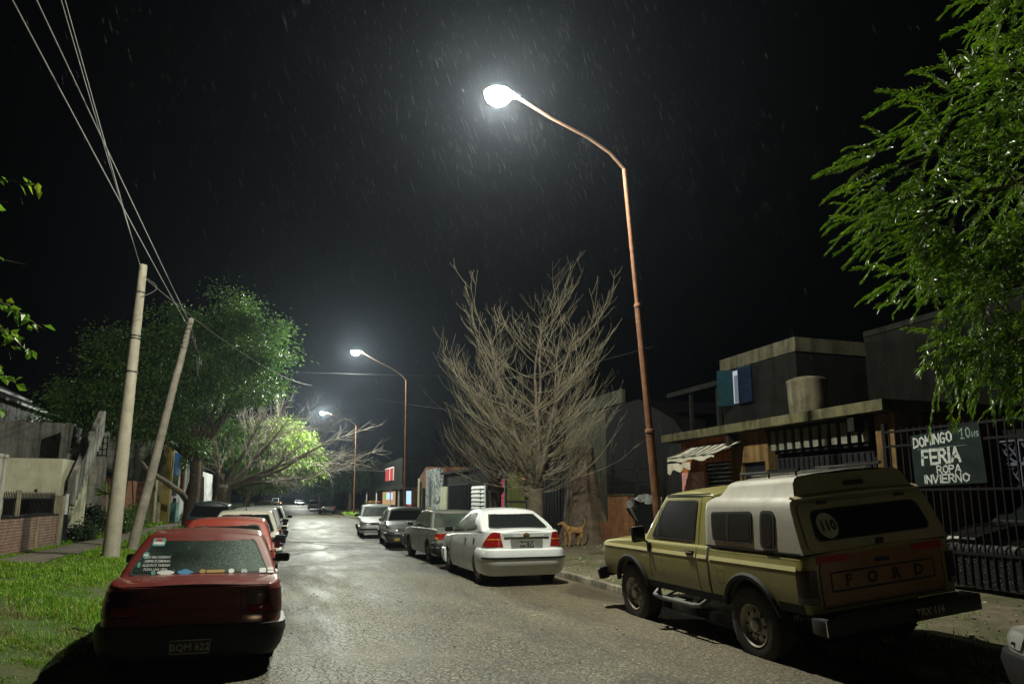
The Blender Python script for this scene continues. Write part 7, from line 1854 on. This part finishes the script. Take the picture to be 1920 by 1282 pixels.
# ------------------------------------------------------------------ dog, motorcycle, rain
def skinned(name, verts, edges, mats, root, sub=2, loc=None):
    me = bpy.data.meshes.new(name); me.from_pydata([v[:3] for v in verts], edges, [])
    o = bpy.data.objects.new(name, me); COL.objects.link(o)
    sk = o.modifiers.new('skin', 'SKIN'); sk.use_smooth_shade = True
    ss = o.modifiers.new('sub', 'SUBSURF'); ss.levels = sub; ss.render_levels = sub
    for i, v in enumerate(verts):
        d = me.skin_vertices[0].data[i]; r = v[3]; d.radius = (r, v[4] if len(v) > 4 else r); d.use_root = (i == 0)
    dg = bpy.context.evaluated_depsgraph_get(); m2 = bpy.data.meshes.new_from_object(o.evaluated_get(dg))
    bpy.data.objects.remove(o); o = bpy.data.objects.new(name, m2); m2.name = name; COL.objects.link(o); m2.materials.clear()
    for x in mats: m2.materials.append(x)
    m2.polygons.foreach_set('use_smooth', [True]*len(m2.polygons)); o.parent = root
    if loc: o.location = loc
    return o
dog = empty('dog', (8.68, 20.6, zr_(8.68, 20.6)), rad(8), 'tan dog standing side on with tail raised on the pavement by the thick trunk', 'dog')
# nose toward -X ; x along the body
V = [(0.22, 0, 0.50, 0.095, 0.11), (0.05, 0, 0.50, 0.09, 0.105), (-0.12, 0, 0.50, 0.10, 0.135), (-0.24, 0, 0.54, 0.09, 0.115), (-0.32, 0.0, 0.64, 0.062, 0.075), (-0.39, 0.0, 0.725, 0.060, 0.062), (-0.45, 0.01, 0.725, 0.054, 0.05), (-0.52, 0.015, 0.695, 0.032, 0.032), (-0.575, 0.015, 0.685, 0.024, 0.022),
     # tail
     (0.30, 0, 0.56, 0.04, 0.05), (0.37, 0, 0.64, 0.022, 0.022), (0.42, 0, 0.74, 0.018, 0.018), (0.415, 0, 0.84, 0.014, 0.014), (0.36, 0, 0.90, 0.008, 0.008)]
E_ = [(0, 1), (1, 2), (2, 3), (3, 4), (4, 5), (5, 6), (6, 7), (7, 8), (0, 9), (9, 10), (10, 11), (11, 12), (12, 13)]
def leg(base, pts):
    i = len(V); 
    for p in pts: V.append(p)
    E_.append((base, i))
    for k in range(len(pts)-1): E_.append((i+k, i+k+1))
for s_, dx in ((-1, 0.0), (1, -0.07)):
    leg(3 if s_ < 0 else 2, [(-0.19+dx, s_*0.075, 0.40, 0.050, 0.055), (-0.17+dx, s_*0.08, 0.25, 0.030, 0.032), (-0.19+dx, s_*0.08, 0.10, 0.022, 0.022), (-0.195+dx, s_*0.08, 0.03, 0.024, 0.024), (-0.235+dx, s_*0.08, 0.018, 0.020, 0.016)])
for s_, dx in ((-1, 0.02), (1, -0.05)):
    leg(0, [(0.23+dx, s_*0.075, 0.40, 0.062, 0.075), (0.19+dx, s_*0.085, 0.30, 0.042, 0.050), (0.275+dx, s_*0.085, 0.17, 0.024, 0.026), (0.25+dx, s_*0.085, 0.05, 0.020, 0.020), (0.21+dx, s_*0.085, 0.018, 0.022, 0.016)])
skinned('body', V, E_, [M['dogfur']], dog)
for s_ in (-1, 1):
    part(dog, 'ear', M['dogfur'], lambda b: b.add([Vector((-0.375, s_*0.035, 0.775)), Vector((-0.435, s_*0.03, 0.775)), Vector((-0.40, s_*0.085, 0.70)), Vector((-0.39, s_*0.05, 0.76))], [(0, 1, 2), (1, 3, 2), (3, 0, 2), (0, 3, 1)]))
    part(dog, 'eye', M['plateb'], lambda b: b.lathe([(-0.009, 0.001), (-0.005, 0.007), (0.003, 0.008), (0.008, 0.001)], Matrix.Translation((-0.487, 0.012+s_*0.036, 0.735)), 8))
part(dog, 'nose', M['plateb'], lambda b: b.lathe([(-0.014, 0.001), (-0.008, 0.012), (0.004, 0.014), (0.01, 0.002)], Matrix.Translation((-0.598, 0.015, 0.690)), 10))
part(dog, 'pale_rump', M['dogfurw'], lambda b: b.lathe([(-0.02, 0.062), (0.015, 0.050), (0.035, 0.02), (0.04, 0.001)], Matrix.Translation((0.285, 0, 0.49)), 12))

mt = empty('motorcycle', (-1.0, 176.0, 0.0), 0, 'motorcycle with a glowing tail lamp riding away down the far lit road', 'motorcycle')
def fill(b):
    b.lathe([(-0.06, 0.22), (-0.06, 0.29), (0, 0.31), (0.06, 0.29), (0.06, 0.22)], Matrix.Identity(4), 20, 0, True)
for y in (-0.65, 0.65):
    o = part(mt, 'wheel', M['tyre'], fill); o.location = (0, y, 0.31)
part(mt, 'frame', M['blackp'], lambda b: (b.tube([(0, 0.65, 0.31), (0, 0.45, 0.85), (0, 0.38, 1.02)], 0.035, 8), b.tube([(0, 0.4, 0.75), (0, 0.0, 0.45), (0, -0.65, 0.31)], 0.045, 8), b.box((0, 0.1, 0.45), (0.26, 0.4, 0.32), 0, bev=0.05)))
part(mt, 'tank', M['red'], lambda b: b.box((0, 0.16, 0.80), (0.26, 0.45, 0.22), 0, bev=0.08))
part(mt, 'seat', M['plast'], lambda b: b.box((0, -0.32, 0.78), (0.26, 0.65, 0.09), 0, bev=0.03))
part(mt, 'handlebar', M['plast'], lambda b: b.tube([(-0.35, 0.25, 1.06), (-0.1, 0.38, 1.02), (0.1, 0.38, 1.02), (0.35, 0.25, 1.06)], 0.016, 6))
part(mt, 'tail_lamp', emit('tail_lamp_light', (1.0, 0.30, 0.12), 9.0), lambda b: b.box((0, -0.70, 0.80), (0.24, 0.06, 0.16), 0, bev=0.02))
pr = empty('person', (-1.0, 176.0, 0.0), 0, 'rider in dark clothes leaning forward on the far motorcycle', 'person')
V = [(0, -0.28, 0.90, 0.15, 0.13), (0, -0.20, 1.15, 0.16, 0.12), (0, -0.08, 1.38, 0.18, 0.11), (0, -0.03, 1.48, 0.06), (0, 0.02, 1.60, 0.09, 0.10), (0, 0.03, 1.68, 0.085)]
E_ = [(0, 1), (1, 2), (2, 3), (3, 4), (4, 5)]
for s_ in (-1, 1):
    leg(2, [(s_*0.20, -0.06, 1.36, 0.06), (s_*0.30, 0.02, 1.14, 0.05), (s_*0.33, 0.24, 1.07, 0.035), (s_*0.33, 0.29, 1.05, 0.035)])
    leg(0, [(s_*0.13, -0.22, 0.84, 0.09), (s_*0.19, 0.20, 0.74, 0.07), (s_*0.19, 0.02, 0.35, 0.05), (s_*0.19, 0.12, 0.28, 0.04)])
skinned('body', V, E_, [M['cloth_d']], pr)
part(pr, 'helmet', M['blackp'], lambda b: b.lathe([(-0.13, 0.01), (-0.11, 0.09), (0, 0.14), (0.10, 0.10), (0.14, 0.01)], Matrix.Translation((0, 0.03, 1.66)) @ Mz, 14))

# rain: fine falling drops caught by the lamps
def rain(n, seed):
    r = np.random.default_rng(seed); P = []
    for (cx, cy, cz, s_, k) in ((3.3, 11.3, 8.6, (2.9, 2.2, 2.4), 0.66), (3.3, 40, 9.5, (4.5, 5, 3.5), 0.18), (1.5, 14, 5.5, (5, 5, 3.0), 0.12)):
        m = int(n*k); P.append(np.array([cx, cy, cz])+r.normal(size=(m, 3))*np.array(s_))
    P = np.concatenate(P); P = P[(P[:, 2] > 0.3) & (P[:, 2] < 14) & (P[:, 1] > 5.5)]; n = len(P)
    D = np.array([0.34, 0.0, -1.0])+r.normal(size=(n, 3))*0.05; D /= np.linalg.norm(D, axis=1)[:, None]
    l = r.uniform(0.07, 0.24, (n, 1)); w = r.uniform(0.00015, 0.0004, (n, 1))
    q = np.cross(D, r.normal(size=(n, 3))); q /= np.linalg.norm(q, axis=1)[:, None]; s_ = np.cross(D, q)
    a = P-D*l/2; m1 = P+D*l*0.1+q*w; m2 = P+D*l*0.1-q*w*0.5+s_*w*0.87; m3 = P+D*l*0.1-q*w*0.5-s_*w*0.87; c = P+D*l/2
    co = np.stack([a, m1, m2, m3, c], 1).reshape(-1, 3); f = np.arange(n*5).reshape(n, 5)
    tri = np.concatenate([f[:, [0, 1, 2]], f[:, [0, 2, 3]], f[:, [0, 3, 1]], f[:, [4, 2, 1]], f[:, [4, 3, 2]], f[:, [4, 1, 3]]], 1).reshape(-1)
    o = np_mesh('rain', co, tri, 3, M['rain']); tag(o, None, None, None, 'stuff')
m, nt, out = nodes('rain_water'); b = principled(nt, out, (0.75, 0.80, 0.80), 0.1); b.inputs['Alpha'].default_value = 0.25
t = nt.nodes.new('ShaderNodeBsdfTranslucent'); t.inputs[0].default_value = (0.8, 0.85, 0.85, 1); mx = nt.nodes.new('ShaderNodeMixShader'); mx.inputs[0].default_value = 0.35
nt.links.new(b.outputs[0], mx.inputs[1]); nt.links.new(t.outputs[0], mx.inputs[2]); nt.links.new(mx.outputs[0], out.inputs[0]); M['rain'] = m
rain(4200, 2)
# ------------------------------------------------------------------ night air
HAZE = 0.00042
def hazem():
    m, nt, out = nodes('night_rain_haze'); v = nt.nodes.new('ShaderNodeVolumePrincipled')
    v.inputs['Color'].default_value = (0.66, 0.78, 1.0, 1); v.inputs['Density'].default_value = HAZE; v.inputs['Anisotropy'].default_value = 0.78
    nt.links.new(v.outputs[0], out.inputs['Volume']); return m
HAZE = 0.00042
mb = MB(); mb.box((0, 195, 14), (299, 480, 31)); hz = mb.build('haze', hazem(), None, 40, smooth=False); tag(hz, None, None, None, 'stuff')
